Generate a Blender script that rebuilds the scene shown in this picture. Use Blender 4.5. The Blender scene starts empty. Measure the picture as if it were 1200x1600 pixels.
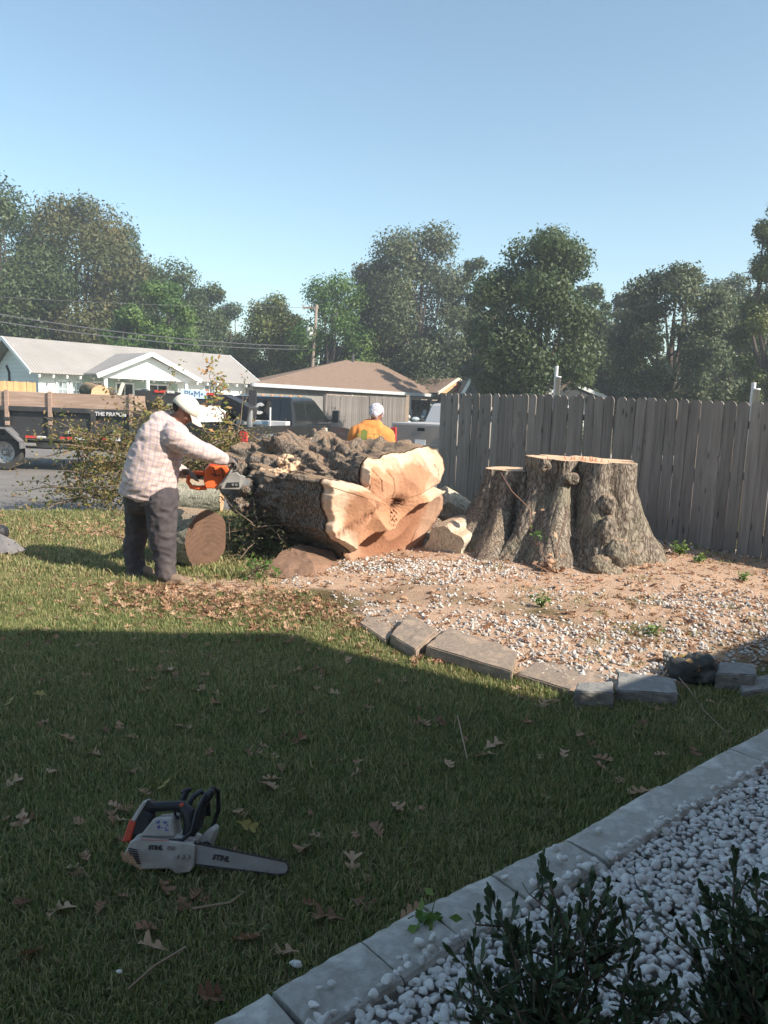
import bpy, bmesh, math, random
import numpy as np
from mathutils import Vector, Matrix, Euler
from mathutils import noise as mnoise

random.seed(7); RNG = np.random.default_rng(7)
SC = bpy.context.scene
COL = SC.collection
PI = math.pi
def R(d): return math.radians(d)

# ------------------------------------------------------------------ camera
CAM_H, PITCH, ROLL, FPX = 1.62, R(-8.1), R(2.1), 1200.0
CF = Vector((0, math.cos(PITCH), math.sin(PITCH)))
_u0 = Vector((0, -math.sin(PITCH), math.cos(PITCH)))
_r0 = Vector((1, 0, 0))
CR = _r0*math.cos(ROLL) + _u0*math.sin(ROLL)
CU = _u0*math.cos(ROLL) - _r0*math.sin(ROLL)
CO = Vector((0, 0, CAM_H))
cam_d = bpy.data.cameras.new('camera'); cam = bpy.data.objects.new('camera', cam_d); COL.objects.link(cam)
cam_d.sensor_fit = 'VERTICAL'; cam_d.sensor_height = 36; cam_d.sensor_width = 27
cam_d.lens = 36*FPX/1600; cam_d.clip_start = 0.05; cam_d.clip_end = 2000
M = Matrix((CR, CU, -CF)).transposed().to_4x4(); M.translation = CO
cam.matrix_world = M
SC.camera = cam

# ------------------------------------------------------------------ light
SUN_EL = R(36)
SX, SY = 0.85, -0.53
sdir = Vector((SX, SY, 0)).normalized()*math.cos(SUN_EL) + Vector((0, 0, math.sin(SUN_EL)))
W = bpy.data.worlds.new('World'); SC.world = W; W.use_nodes = True
nt = W.node_tree; nt.nodes.clear()
sky = nt.nodes.new('ShaderNodeTexSky'); sky.sky_type = 'NISHITA'; sky.sun_disc = False
sky.sun_elevation = SUN_EL; sky.sun_rotation = math.atan2(SX, SY)
sky.air_density = 1.0; sky.dust_density = 0.7; sky.ozone_density = 1.3; sky.altitude = 10
bg = nt.nodes.new('ShaderNodeBackground'); bg.inputs[1].default_value = 0.10
ow = nt.nodes.new('ShaderNodeOutputWorld')
tint = nt.nodes.new('ShaderNodeMix'); tint.data_type = 'RGBA'; tint.blend_type = 'MULTIPLY'; tint.inputs[0].default_value = 1.0
tint.inputs[7].default_value = (.93, .98, .88, 1); nt.links.new(sky.outputs[0], tint.inputs[6]); nt.links.new(tint.outputs[2], bg.inputs[0]); nt.links.new(bg.outputs[0], ow.inputs[0])
sl = bpy.data.lights.new('sun', 'SUN'); sl.energy = 3.7; sl.angle = R(0.55); sl.color = (1.0, 0.90, 0.77)
so = bpy.data.objects.new('sun', sl); COL.objects.link(so)
so.rotation_euler = sdir.to_track_quat('Z', 'Y').to_euler(); so.location = sdir*60
SC.view_settings.view_transform = 'Standard'; SC.view_settings.look = 'None'
SC.view_settings.gamma = 1.0; SC.view_settings.exposure = 1.27; SC.view_settings.use_curve_mapping = False
SC.cycles.max_bounces = 6; SC.cycles.diffuse_bounces = 3; SC.cycles.transparent_max_bounces = 8

# ------------------------------------------------------------------ placement helpers
def ray(px, py):
    return CF + CR*((px-600)/FPX) + CU*((800-py)/FPX)
def P(px, py, y):
    """point seen at a pixel whose distance along world Y is y"""
    r = ray(px, py); return CO + r*(y/r.y)
def Gz(px, py, z=0.0):
    r = ray(px, py); t = (z-CAM_H)/r.z; return CO + r*t

# ------------------------------------------------------------------ terrain
def sstep(a, b, x):
    t = np.clip((x-a)/(b-a), 0, 1); return t*t*(3-2*t)
def vnoise(x, y, seed=0, sc=1.0, octv=4):
    """cheap vectorised value noise in [0,1]"""
    x = np.asarray(x, float)*sc; y = np.asarray(y, float)*sc
    tot = 0; amp = 1; s = 0
    for k in range(octv):
        xi = np.floor(x).astype(np.int64); yi = np.floor(y).astype(np.int64)
        fx = x-xi; fy = y-yi; fx = fx*fx*(3-2*fx); fy = fy*fy*(3-2*fy)
        def h(a, b):
            v = np.sin((a*127.1+b*311.7+seed*74.7+k*19.19))*43758.5453
            return v-np.floor(v)
        v = (h(xi, yi)*(1-fx)+h(xi+1, yi)*fx)*(1-fy)+(h(xi, yi+1)*(1-fx)+h(xi+1, yi+1)*fx)*fy
        tot = tot+v*amp; s += amp; amp *= .5; x = x*2.03; y = y*2.03
    return tot/s
def in_poly(x, y, poly):
    x = np.asarray(x, float); y = np.asarray(y, float); c = np.zeros(x.shape, bool)
    n = len(poly)
    for i in range(n):
        x0, y0 = poly[i]; x1, y1 = poly[(i+1) % n]
        k = ((y0 > y) != (y1 > y)) & (x < (x1-x0)*(y-y0)/((y1-y0) if y1 != y0 else 1e-9)+x0)
        c ^= k
    return c
def dist_poly(x, y, pts, closed=True):
    x = np.asarray(x, float); y = np.asarray(y, float)
    d = np.full(np.shape(x), 1e9); n = len(pts)
    for i in range(n if closed else n-1):
        ax, ay = pts[i]; bx, by = pts[(i+1) % n]
        vx, vy = bx-ax, by-ay; L = vx*vx+vy*vy+1e-12
        t = np.clip(((x-ax)*vx+(y-ay)*vy)/L, 0, 1)
        d = np.minimum(d, np.hypot(x-ax-t*vx, y-ay-t*vy))
    return d
STUMP = (1.86, 7.85)
_bp = [(430, 915), (500, 935), (545, 962), (610, 1004), (700, 1030), (800, 1058), (900, 1085), (960, 1096), (1060, 1088), (1120, 1068), (1200, 1056)]
BED = [tuple(Gz(a, b).xy) for a, b in _bp]
BED_FRONT = list(BED)
BED += [(5.2, 4.9), (6.5, 6.0), (5.2, 8.0), (1.2, 13.0), (0.2, 11.0), (-0.3, 8.8)]
def bed_in(x, y):
    """signed distance, positive inside the stone bed"""
    d = dist_poly(x, y, BED); return np.where(in_poly(x, y, BED), d, -d)
ROAD_A, ROAD_B = Gz(0, 785), Gz(190, 786)
_rd = (ROAD_B-ROAD_A).normalized()
_rn = Vector((-_rd.y, _rd.x, 0))
if _rn.y < 0: _rn = -_rn
def road_d(x, y):
    return (x-ROAD_A.x)*_rn.x+(y-ROAD_A.y)*_rn.y
def zf(x, y):
    x = np.asarray(x, float); y = np.asarray(y, float)
    z = (vnoise(x, y, 3, .7, 3)-.5)*.05
    b = bed_in(x, y)
    z = z*(1-sstep(-.2, .3, b))+sstep(-.03, .10, b)*.035+sstep(0, 1.2, b)*.05
    r = np.hypot(x-STUMP[0], (y-STUMP[1])*1.1)
    z = z+np.exp(-((r/1.5)**2))*.07*(.6+.8*vnoise(x, y, 5, 2.2, 3))
    r2 = np.hypot((x-3.1)*.7, y-7.0)
    z = z+np.exp(-((r2/.6)**2))*.07
    z = z+(vnoise(x, y, 9, 9, 3)-.5)*.018*sstep(-.1, .2, b)
    d = road_d(x, y)
    z = z*(1-sstep(-.6, 0, d))-.19*sstep(-1.4, .25, d)
    return z
def zg(x, y): return float(zf(np.array([x]), np.array([y]))[0])
def G(px, py, dz=0.0):
    z = 0.0
    for _ in range(6):
        p = Gz(px, py, z+dz); z = zg(p.x, p.y)
    return Vector((p.x, p.y, z+dz))

# ------------------------------------------------------------------ materials
MATS = {}
def _n(nt, t, **kw):
    n = nt.nodes.new(t)
    for k, v in kw.items(): setattr(n, k, v)
    return n
def rgb(c): return (c[0], c[1], c[2], 1.0)
def ramp(nt, fac, stops):
    r = _n(nt, 'ShaderNodeValToRGB'); e = r.color_ramp.elements
    e[0].position, e[0].color = stops[0][0], rgb(stops[0][1])
    e[1].position, e[1].color = stops[-1][0], rgb(stops[-1][1])
    for p, c in stops[1:-1]:
        x = e.new(p); x.color = rgb(c)
    nt.links.new(fac, r.inputs[0]); return r.outputs[0]
def mixc(nt, fac, a, b, mode='MIX'):
    m = _n(nt, 'ShaderNodeMix', data_type='RGBA', blend_type=mode)
    for s, v in ((m.inputs[0], fac), (m.inputs[6], a), (m.inputs[7], b)):
        if hasattr(v, 'is_output'): nt.links.new(v, s)
        elif isinstance(v, (int, float)): s.default_value = v
        else: s.default_value = rgb(v)
    return m.outputs[2]
def math_(nt, op, a, b=None, c=None, clamp=False):
    m = _n(nt, 'ShaderNodeMath', operation=op, use_clamp=clamp)
    for i, v in enumerate((a, b, c)):
        if v is None: continue
        if hasattr(v, 'is_output'): nt.links.new(v, m.inputs[i])
        else: m.inputs[i].default_value = v
    return m.outputs[0]
def noise_t(nt, vec, scale, detail=5, rough=.6, dist=0.0):
    n = _n(nt, 'ShaderNodeTexNoise'); n.inputs['Scale'].default_value = scale
    n.inputs['Detail'].default_value = detail; n.inputs['Roughness'].default_value = rough
    n.inputs['Distortion'].default_value = dist
    if vec is not None: nt.links.new(vec, n.inputs['Vector'])
    return n.outputs['Fac']
def coords(nt, kind='Object', scale=(1, 1, 1), rot=(0, 0, 0)):
    t = _n(nt, 'ShaderNodeTexCoord'); m = _n(nt, 'ShaderNodeMapping')
    m.inputs['Scale'].default_value = scale; m.inputs['Rotation'].default_value = rot
    nt.links.new(t.outputs[kind], m.inputs[0]); return m.outputs[0]
def world_pos(nt, scale=(1, 1, 1)):
    g = _n(nt, 'ShaderNodeNewGeometry'); m = _n(nt, 'ShaderNodeMapping')
    m.inputs['Scale'].default_value = scale
    nt.links.new(g.outputs['Position'], m.inputs[0]); return m.outputs[0]
def newmat(name):
    m = bpy.data.materials.new(name); m.use_nodes = True; MATS[name] = m
    return m, m.node_tree, m.node_tree.nodes['Principled BSDF']
def bump(nt, b, h, strength=.4, dist=.02):
    n = _n(nt, 'ShaderNodeBump'); n.inputs['Strength'].default_value = strength
    n.inputs['Distance'].default_value = dist
    nt.links.new(h, n.inputs['Height']); nt.links.new(n.outputs[0], b.inputs['Normal'])
def pm(name, c1, c2=None, scale=8.0, rough=.7, bmp=.25, bdist=.01, stretch=(1, 1, 1), metal=0.0, spec=.4,
       kind='Object', island=0.0, objrand=0.0, c3=None, detail=6, coat=0.0):
    """procedural material: two or three tones mixed by noise, relief, and variation per island or per object"""
    if name in MATS: return MATS[name]
    m, nt, b = newmat(name)
    c2 = c2 or tuple(x*.7 for x in c1)
    v = coords(nt, kind, stretch)
    n = noise_t(nt, v, scale, detail)
    stops = [(.32, c1), (.68, c2)] if c3 is None else [(.25, c1), (.5, c2), (.75, c3)]
    col = ramp(nt, n, stops)
    if island:
        g = _n(nt, 'ShaderNodeNewGeometry')
        f = math_(nt, 'MULTIPLY_ADD', g.outputs['Random Per Island'], 2*island, 1-island)
        hs = _n(nt, 'ShaderNodeHueSaturation'); nt.links.new(f, hs.inputs['Value']); nt.links.new(col, hs.inputs['Color'])
        col = hs.outputs[0]
    if objrand:
        g = _n(nt, 'ShaderNodeObjectInfo')
        f = math_(nt, 'MULTIPLY_ADD', g.outputs['Random'], 2*objrand, 1-objrand)
        hs = _n(nt, 'ShaderNodeHueSaturation'); nt.links.new(f, hs.inputs['Value']); nt.links.new(col, hs.inputs['Color'])
        col = hs.outputs[0]
    nt.links.new(col, b.inputs['Base Color'])
    b.inputs['Roughness'].default_value = rough; b.inputs['Metallic'].default_value = metal
    b.inputs['Specular IOR Level'].default_value = spec
    b.inputs['Coat Weight'].default_value = coat
    if bmp:
        bump(nt, b, noise_t(nt, v, scale*3, 6, .7), bmp, bdist)
    return m
def leafmat(name, cols, trans=.35, rough=.55, worldvar=0.0):
    """leaf: colour by random per leaf, light passes through"""
    m, nt, b = newmat(name)
    g = _n(nt, 'ShaderNodeNewGeometry'); oi = _n(nt, 'ShaderNodeObjectInfo')
    f = math_(nt, 'FRACT', math_(nt, 'ADD', g.outputs['Random Per Island'], oi.outputs['Random']))
    if worldvar:
        w = noise_t(nt, world_pos(nt), worldvar, 3, .5)
        w = math_(nt, 'MULTIPLY_ADD', w, 2.4, -.7)
        f = math_(nt, 'MULTIPLY_ADD', f, .28, math_(nt, 'MULTIPLY', w, .72), clamp=True)
    k = len(cols)
    col = ramp(nt, f, [(i/(k-1), c) for i, c in enumerate(cols)])
    nt.links.new(col, b.inputs['Base Color']); b.inputs['Roughness'].default_value = rough
    b.inputs['Specular IOR Level'].default_value = .3
    if trans:
        tr = _n(nt, 'ShaderNodeBsdfTranslucent'); mx = _n(nt, 'ShaderNodeMixShader')
        hs = _n(nt, 'ShaderNodeHueSaturation'); hs.inputs['Saturation'].default_value = 1.1; hs.inputs['Value'].default_value = 1.3
        nt.links.new(col, hs.inputs['Color']); nt.links.new(hs.outputs[0], tr.inputs[0])
        mx.inputs[0].default_value = trans
        out = nt.nodes['Material Output']
        nt.links.new(b.outputs[0], mx.inputs[1]); nt.links.new(tr.outputs[0], mx.inputs[2]); nt.links.new(mx.outputs[0], out.inputs[0])
    return m
def glass(name, c=(.02, .03, .035), rough=.06):
    m, nt, b = newmat(name)
    b.inputs['Base Color'].default_value = rgb(c); b.inputs['Roughness'].default_value = rough
    b.inputs['Specular IOR Level'].default_value = .8
    return m

# ------------------------------------------------------------------ geometry helpers
class Geo:
    def __init__(s): s.v = []; s.f = []
    def add(s, vs, fs):
        o = len(s.v); s.v += [Vector(p) for p in vs]; s.f += [tuple(i+o for i in f) for f in fs]; return s
    def box(s, c, d, rot=None, M=None):
        x, y, z = d[0]/2, d[1]/2, d[2]/2
        vs = [Vector((a*x, b*y, e*z)) for a in (-1, 1) for b in (-1, 1) for e in (-1, 1)]
        if rot is not None:
            E = Euler(rot).to_matrix(); vs = [E @ p for p in vs]
        vs = [p+Vector(c) for p in vs]
        if M is not None: vs = [M @ p for p in vs]
        return s.add(vs, [(0, 1, 3, 2), (4, 6, 7, 5), (0, 4, 5, 1), (2, 3, 7, 6), (0, 2, 6, 4), (1, 5, 7, 3)])
    def beam(s, a, b, w, h, up=(0, 0, 1)):
        a, b = Vector(a), Vector(b); d = (b-a).normalized(); u = Vector(up)
        r = d.cross(u).normalized(); u = r.cross(d).normalized()
        vs = []
        for p in (a, b):
            for i, j in ((-1, -1), (1, -1), (1, 1), (-1, 1)): vs.append(p+r*i*w/2+u*j*h/2)
        return s.add(vs, [(0, 3, 2, 1), (4, 5, 6, 7), (0, 1, 5, 4), (1, 2, 6, 5), (2, 3, 7, 6), (3, 0, 4, 7)])
    def tube(s, pts, rad, n=8, caps=True, flat=1.0):
        pts = [Vector(p) for p in pts]; k = len(pts)
        if not hasattr(rad, '__len__'): rad = [rad]*k
        prev = None; rings = []
        for i, p in enumerate(pts):
            t = (pts[min(i+1, k-1)]-pts[max(i-1, 0)])
            if t.length < 1e-9: t = Vector((0, 0, 1))
            t.normalize()
            if prev is None:
                a = Vector((0, 0, 1)) if abs(t.z) < .9 else Vector((1, 0, 0))
                u = t.cross(a).normalized()
            else:
                u = prev-t*prev.dot(t)
                u = u.normalized() if u.length > 1e-6 else t.orthogonal().normalized()
            prev = u; w = t.cross(u)
            rings.append([p+(u*math.cos(q*2*PI/n)+w*math.sin(q*2*PI/n)*flat)*rad[i] for q in range(n)])
        return s.loft(rings, caps)
    def loft(s, rings, caps=True, closed=True):
        n = len(rings[0]); vs = [p for r in rings for p in r]; fs = []
        for i in range(len(rings)-1):
            for j in range(n if closed else n-1):
                a = i*n+j; b = i*n+(j+1) % n
                fs.append((a, b, b+n, a+n))
        if caps:
            fs.append(tuple(range(n-1, -1, -1))); fs.append(tuple((len(rings)-1)*n+j for j in range(n)))
        return s.add(vs, fs)
    def lathe(s, prof, n=24, M=None, caps=True):
        """prof: (radius, height) about local Z"""
        rings = [[Vector((r*math.cos(q*2*PI/n), r*math.sin(q*2*PI/n), z)) for q in range(n)] for r, z in prof]
        if M is not None: rings = [[M @ p for p in r] for r in rings]
        return s.loft(rings, caps)
    def prism(s, poly, a, b, M=None, plane='XZ'):
        """extrude a polygon drawn in a plane from a to b along the third axis"""
        def f(p, t):
            if plane == 'XZ': q = Vector((p[0], t, p[1]))
            elif plane == 'YZ': q = Vector((t, p[0], p[1]))
            else: q = Vector((p[0], p[1], t))
            return M @ q if M is not None else q
        n = len(poly); vs = [f(p, a) for p in poly]+[f(p, b) for p in poly]
        fs = [tuple(range(n)), tuple(range(2*n-1, n-1, -1))]+[(i, i+n, (i+1) % n+n, (i+1) % n) for i in range(n)]
        return s.add(vs, fs)
    def quad(s, a, b, c, d): return s.add([a, b, c, d], [(0, 1, 2, 3)])
    def ell(s, c, r, rot=None, n=16, m=10):
        c = Vector(c); E = Euler(rot).to_matrix() if rot is not None else Matrix.Identity(3)
        rings = []
        for i in range(m+1):
            a = -PI/2+PI*(i+.0)/m; a = max(min(a, PI/2-.02), -PI/2+.02)
            rings.append([c+E @ Vector((r[0]*math.cos(a)*math.cos(q*2*PI/n), r[1]*math.cos(a)*math.sin(q*2*PI/n), r[2]*math.sin(a))) for q in range(n)])
        return s.loft(rings)
    def cap(s, a, ra, b, rb, n=14):
        """tapered capsule"""
        a, b = Vector(a), Vector(b); d = (b-a); L = d.length; d = d.normalized() if L > 1e-6 else Vector((0, 0, 1))
        pts = []; rr = []
        for k in range(4): t = -math.cos(k*PI/8); pts.append(a+d*ra*t*1.0); rr.append(max(ra*math.sin(k*PI/8), ra*.05))
        pts.append(a); rr.append(ra); pts.append(b); rr.append(rb)
        for k in range(3, -1, -1): t = math.cos(k*PI/8); pts.append(b+d*rb*t); rr.append(max(rb*math.sin(k*PI/8), rb*.05))
        return s.tube(pts, rr, n)
    def mesh(s, name, smooth=False, fixn=True):
        me = bpy.data.meshes.new(name); me.from_pydata([tuple(p) for p in s.v], [], s.f)
        if fixn:
            bm = bmesh.new(); bm.from_mesh(me); bmesh.ops.recalc_face_normals(bm, faces=bm.faces); bm.to_mesh(me); bm.free()
        if smooth: me.polygons.foreach_set('use_smooth', [True]*len(me.polygons))
        me.update(); return me
def meta(o, label=None, cat=None, group=None, kind=None):
    if label: o['label'] = label
    if cat: o['category'] = cat
    if group: o['group'] = group
    if kind: o['kind'] = kind
    return o
ROOTM = {}
def thing(name, label, cat, loc=(0, 0, 0), rz=0.0, group=None):
    o = bpy.data.objects.new(name, None); COL.objects.link(o); o.empty_display_size = .1
    o.location = loc; o.rotation_euler = (0, 0, rz); meta(o, label, cat, group)
    ROOTM[o.name] = Matrix.Translation(Vector(loc)) @ Matrix.Rotation(rz, 4, 'Z')
    return o
def root_of(o):
    while o.parent is not None: o = o.parent
    return o
def put(name, g, mat, parent=None, smooth=False, bev=0.0, world=False, label=None, kind=None, seg=2, mesh=None, shade=None):
    """link geometry as one object; world=True: the vertices are world coordinates"""
    me = mesh if mesh is not None else g.mesh(name, smooth)
    if world and parent is not None:
        me.transform(ROOTM[root_of(parent).name].inverted())
    o = bpy.data.objects.new(name, me); COL.objects.link(o)
    if isinstance(mat, (list, tuple)):
        for q in mat: me.materials.append(q)
    elif mat is not None and not me.materials: me.materials.append(mat)
    o.parent = parent
    if bev:
        b = o.modifiers.new('bevel', 'BEVEL'); b.width = bev; b.segments = seg; b.limit_method = 'ANGLE'; b.angle_limit = R(35)
        b.harden_normals = False
    if smooth and bev:
        pass
    meta(o, label, None, None, kind)
    return o
def npmesh(name, V, F, mat=None, smooth=False):
    """fast mesh from numpy vertex and (quad or tri) face arrays"""
    me = bpy.data.meshes.new(name); V = np.asarray(V, np.float32); F = np.asarray(F, np.int32)
    me.vertices.add(len(V)); me.vertices.foreach_set('co', V.ravel())
    k = F.shape[1]; me.loops.add(F.size); me.loops.foreach_set('vertex_index', F.ravel())
    me.polygons.add(len(F)); me.polygons.foreach_set('loop_start', np.arange(0, F.size, k, dtype=np.int32))
    me.polygons.foreach_set('loop_total', np.full(len(F), k, np.int32))
    if smooth: me.polygons.foreach_set('use_smooth', np.ones(len(F), bool))
    me.update(calc_edges=True); me.validate()
    if mat: me.materials.append(mat)
    return me
def shallow(o, parent=None, loc=None, rz=None):
    c = o.copy(); COL.objects.link(c)
    if parent is not None: c.parent = parent
    return c
def copy_tree(o, parent=None):
    c = o.copy(); COL.objects.link(c)
    if parent is not None: c.parent = parent
    for ch in list(o.children): copy_tree(ch, c)
    return c
def fuse(g, name, mat, parent=None, vox=.014, it=4, world=True, wrinkle=0.0, wscale=8.0, seed=0, label=None, wstretch=(1, 1, 1), dec=None):
    """union of the pieces as one continuous skin"""
    me = g.mesh(name, True)
    t = bpy.data.objects.new('tmp', me); COL.objects.link(t)
    m = t.modifiers.new('r', 'REMESH'); m.mode = 'VOXEL'; m.voxel_size = vox
    if it: m = t.modifiers.new('s', 'SMOOTH'); m.iterations = it; m.factor = .6
    dg = bpy.context.evaluated_depsgraph_get(); dg.update()
    me2 = bpy.data.meshes.new_from_object(t.evaluated_get(dg)); me2.name = name
    bpy.data.objects.remove(t); bpy.data.meshes.remove(me)
    if wrinkle:
        n = len(me2.vertices); co = np.empty(n*3, np.float32); me2.vertices.foreach_get('co', co); co = co.reshape(-1, 3)
        no = np.empty(n*3, np.float32); me2.vertices.foreach_get('normal', no); no = no.reshape(-1, 3)
        for i in range(n):
            p = Vector((co[i, 0]*wscale*wstretch[0]+seed, co[i, 1]*wscale*wstretch[1], co[i, 2]*wscale*wstretch[2]))
            v = mnoise.noise(p)+.5*mnoise.noise(p*2.1)
            v = 1-abs(v)*2.2
            co[i] += no[i]*wrinkle*v
        me2.vertices.foreach_set('co', co.ravel())
    me2.materials.clear(); me2.polygons.foreach_set('use_smooth', [True]*len(me2.polygons)); me2.update()
    return put(name, None, mat, parent, world=world, mesh=me2, label=label)
def scatter(name, pts, rots, scl, pick, protos, label=None, parent=None):
    """geometry-node instances of a few prototype meshes: for stuff nobody could count"""
    n = len(pts); me = bpy.data.meshes.new(name); me.vertices.add(n)
    me.vertices.foreach_set('co', np.asarray(pts, np.float32).ravel())
    a = me.attributes.new('rot', 'FLOAT_VECTOR', 'POINT'); a.data.foreach_set('vector', np.asarray(rots, np.float32).ravel())
    a = me.attributes.new('scl', 'FLOAT', 'POINT'); a.data.foreach_set('value', np.asarray(scl, np.float32))
    a = me.attributes.new('pick', 'INT', 'POINT'); a.data.foreach_set('value', np.asarray(pick, np.int32))
    o = bpy.data.objects.new(name, me); COL.objects.link(o); o['kind'] = 'stuff'
    if label: o['label'] = label
    if parent: o.parent = parent
    ng = bpy.data.node_groups.new(name+'_nodes', 'GeometryNodeTree')
    ng.interface.new_socket('Geometry', in_out='INPUT', socket_type='NodeSocketGeometry')
    ng.interface.new_socket('Geometry', in_out='OUTPUT', socket_type='NodeSocketGeometry')
    N = ng.nodes; L = ng.links
    gi = N.new('NodeGroupInput'); go = N.new('NodeGroupOutput'); jn = N.new('GeometryNodeJoinGeometry')
    ip = N.new('GeometryNodeInstanceOnPoints')
    infos = []
    for pr in protos:
        oi = N.new('GeometryNodeObjectInfo'); oi.inputs['Object'].default_value = pr; oi.inputs['As Instance'].default_value = True
        infos.append(oi)
    for oi in reversed(infos): L.new(oi.outputs['Geometry'], jn.inputs[0])
    def attr(nm, t):
        q = N.new('GeometryNodeInputNamedAttribute'); q.data_type = t; q.inputs['Name'].default_value = nm; return q.outputs[0]
    er = N.new('FunctionNodeEulerToRotation'); L.new(attr('rot', 'FLOAT_VECTOR'), er.inputs[0])
    L.new(gi.outputs[0], ip.inputs['Points']); L.new(jn.outputs[0], ip.inputs['Instance'])
    ip.inputs['Pick Instance'].default_value = True
    L.new(attr('pick', 'INT'), ip.inputs['Instance Index']); L.new(er.outputs[0], ip.inputs['Rotation'])
    L.new(attr('scl', 'FLOAT'), ip.inputs['Scale']); L.new(ip.outputs[0], go.inputs[0])
    md = o.modifiers.new('scatter', 'NODES'); md.node_group = ng
    return o
def proto(name, me, mat=None):
    if mat: me.materials.append(mat)
    return bpy.data.objects.new(name, me)   # kept out of the scene: only instanced
def text_obj(body, size, mat, parent, M, name='lettering', depth=.002, shear=0.0, bold=0.0, xs=1.0):
    cu = bpy.data.curves.new('txt', 'FONT'); cu.body = body; cu.size = size; cu.extrude = depth; cu.shear = shear
    cu.offset = bold; cu.align_x = 'CENTER'; cu.align_y = 'CENTER'
    t = bpy.data.objects.new('txt', cu); COL.objects.link(t)
    dg = bpy.context.evaluated_depsgraph_get(); dg.update()
    me = bpy.data.meshes.new_from_object(t.evaluated_get(dg)); bpy.data.objects.remove(t)
    me.materials.clear(); me.transform(Matrix.Diagonal((xs, 1, 1, 1))); me.transform(M)
    return put(name, None, mat, parent, mesh=me)
def frame(o, x, y):
    """matrix: local x along x, local y along y (text plane), origin o"""
    x = Vector(x).normalized(); y = Vector(y); y = (y-x*y.dot(x)).normalized(); z = x.cross(y)
    m = Matrix((x, y, z)).transposed().to_4x4(); m.translation = Vector(o); return m
# ================================================================== THE SETTING
# ---- bed of white pebbles by the house: outer edge of its slabs
EDGE_PX = [(250, 1668), (420, 1576), (560, 1492), (655, 1440), (763, 1389), (879, 1331), (1025, 1242), (1135, 1184), (1262, 1116), (1400, 1045)]
EDGE = [G(*p) for p in EDGE_PX]
e_a, e_b = EDGE[0], EDGE[-1]
e_dir = (e_b-e_a).normalized(); e_dir.z = 0; e_dir.normalize()
e_nrm = Vector((e_dir.y, -e_dir.x, 0))            # towards the pebbles
def ed(x, y):
    """signed distance past the outer line of the edging (positive = pebble bed)"""
    x = np.asarray(x, float); y = np.asarray(y, float)
    d = dist_poly(x, y, [(p.x, p.y) for p in EDGE], closed=False)
    s = (x-e_a.x)*e_nrm.x+(y-e_a.y)*e_nrm.y
    px = np.array([p.x for p in EDGE]); 
    t = (x-e_a.x)*e_dir.x+(y-e_a.y)*e_dir.y
    tt = np.array([(p-e_a).dot(e_dir) for p in EDGE]); ss = np.array([(p-e_a).dot(e_nrm) for p in EDGE])
    return s-np.interp(t, tt, ss)
SLAB_W = .20

def gauss(x, y, px, py, rx, ry, ang=0.0):
    c = G(px, py); dx = x-c.x; dy = y-c.y; ca, sa = math.cos(ang), math.sin(ang)
    u = dx*ca+dy*sa; v = -dx*sa+dy*ca
    return np.exp(-((u/rx)**2+(v/ry)**2))
def m_saw(x, y):
    b = bed_in(x, y)
    r = np.hypot(x-STUMP[0], (y-STUMP[1]))
    s = np.exp(-((r/1.55)**4))*1.1
    s = s+gauss(x, y, 720, 995, .95, .42, -.3)*1.2+gauss(x, y, 640, 975, .6, .3)+gauss(x, y, 880, 1040, .8, .25, -.3)
    s = s+gauss(x, y, 1050, 910, 1.0, .5, -.5)*.9+gauss(x, y, 1150, 930, .7, .6)*.7
    s = (s+.42*sstep(.05, .3, b))*sstep(-.05, .08, b)
    s = s+gauss(x, y, 420, 915, .85, .22)*1.3+gauss(x, y, 350, 925, .5, .3)*.8+gauss(x, y, 500, 900, .5, .2)*1.1
    s = s+gauss(x, y, 170, 920, .8, .14, .1)*.5+gauss(x, y, 60, 950, .6, .2, .3)*.35
    s = s+gauss(x, y, 250, 905, .5, .18)*.5
    n = vnoise(x, y, 21, 3.2, 5)
    return np.clip((s-.05)*1.25+(n-.5)*1.3*np.clip(s*2, 0, 1), 0, 1)
def m_lit(x, y):
    b = bed_in(x, y)
    s = gauss(x, y, 440, 955, 1.2, .34, -.05)*1.15+gauss(x, y, 330, 930, .9, .25)*.7+gauss(x, y, 540, 985, .4, .3)*.8
    s = s+gauss(x, y, 800, 1085, .4, .13, -.3)*1.0+gauss(x, y, 690, 1040, .4, .12, -.3)*.6
    s = s+gauss(x, y, 150, 830, 2.2, .5)*.35+gauss(x, y, 60, 800, 2.5, .6)*.4
    s = s*(1-sstep(0, .1, b))+sstep(0, .1, b)*(.55)
    n = vnoise(x, y, 33, 2.4, 5)
    return np.clip(s+(n-.5)*1.2*np.clip(s*2, 0, 1), 0, 1)

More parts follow.
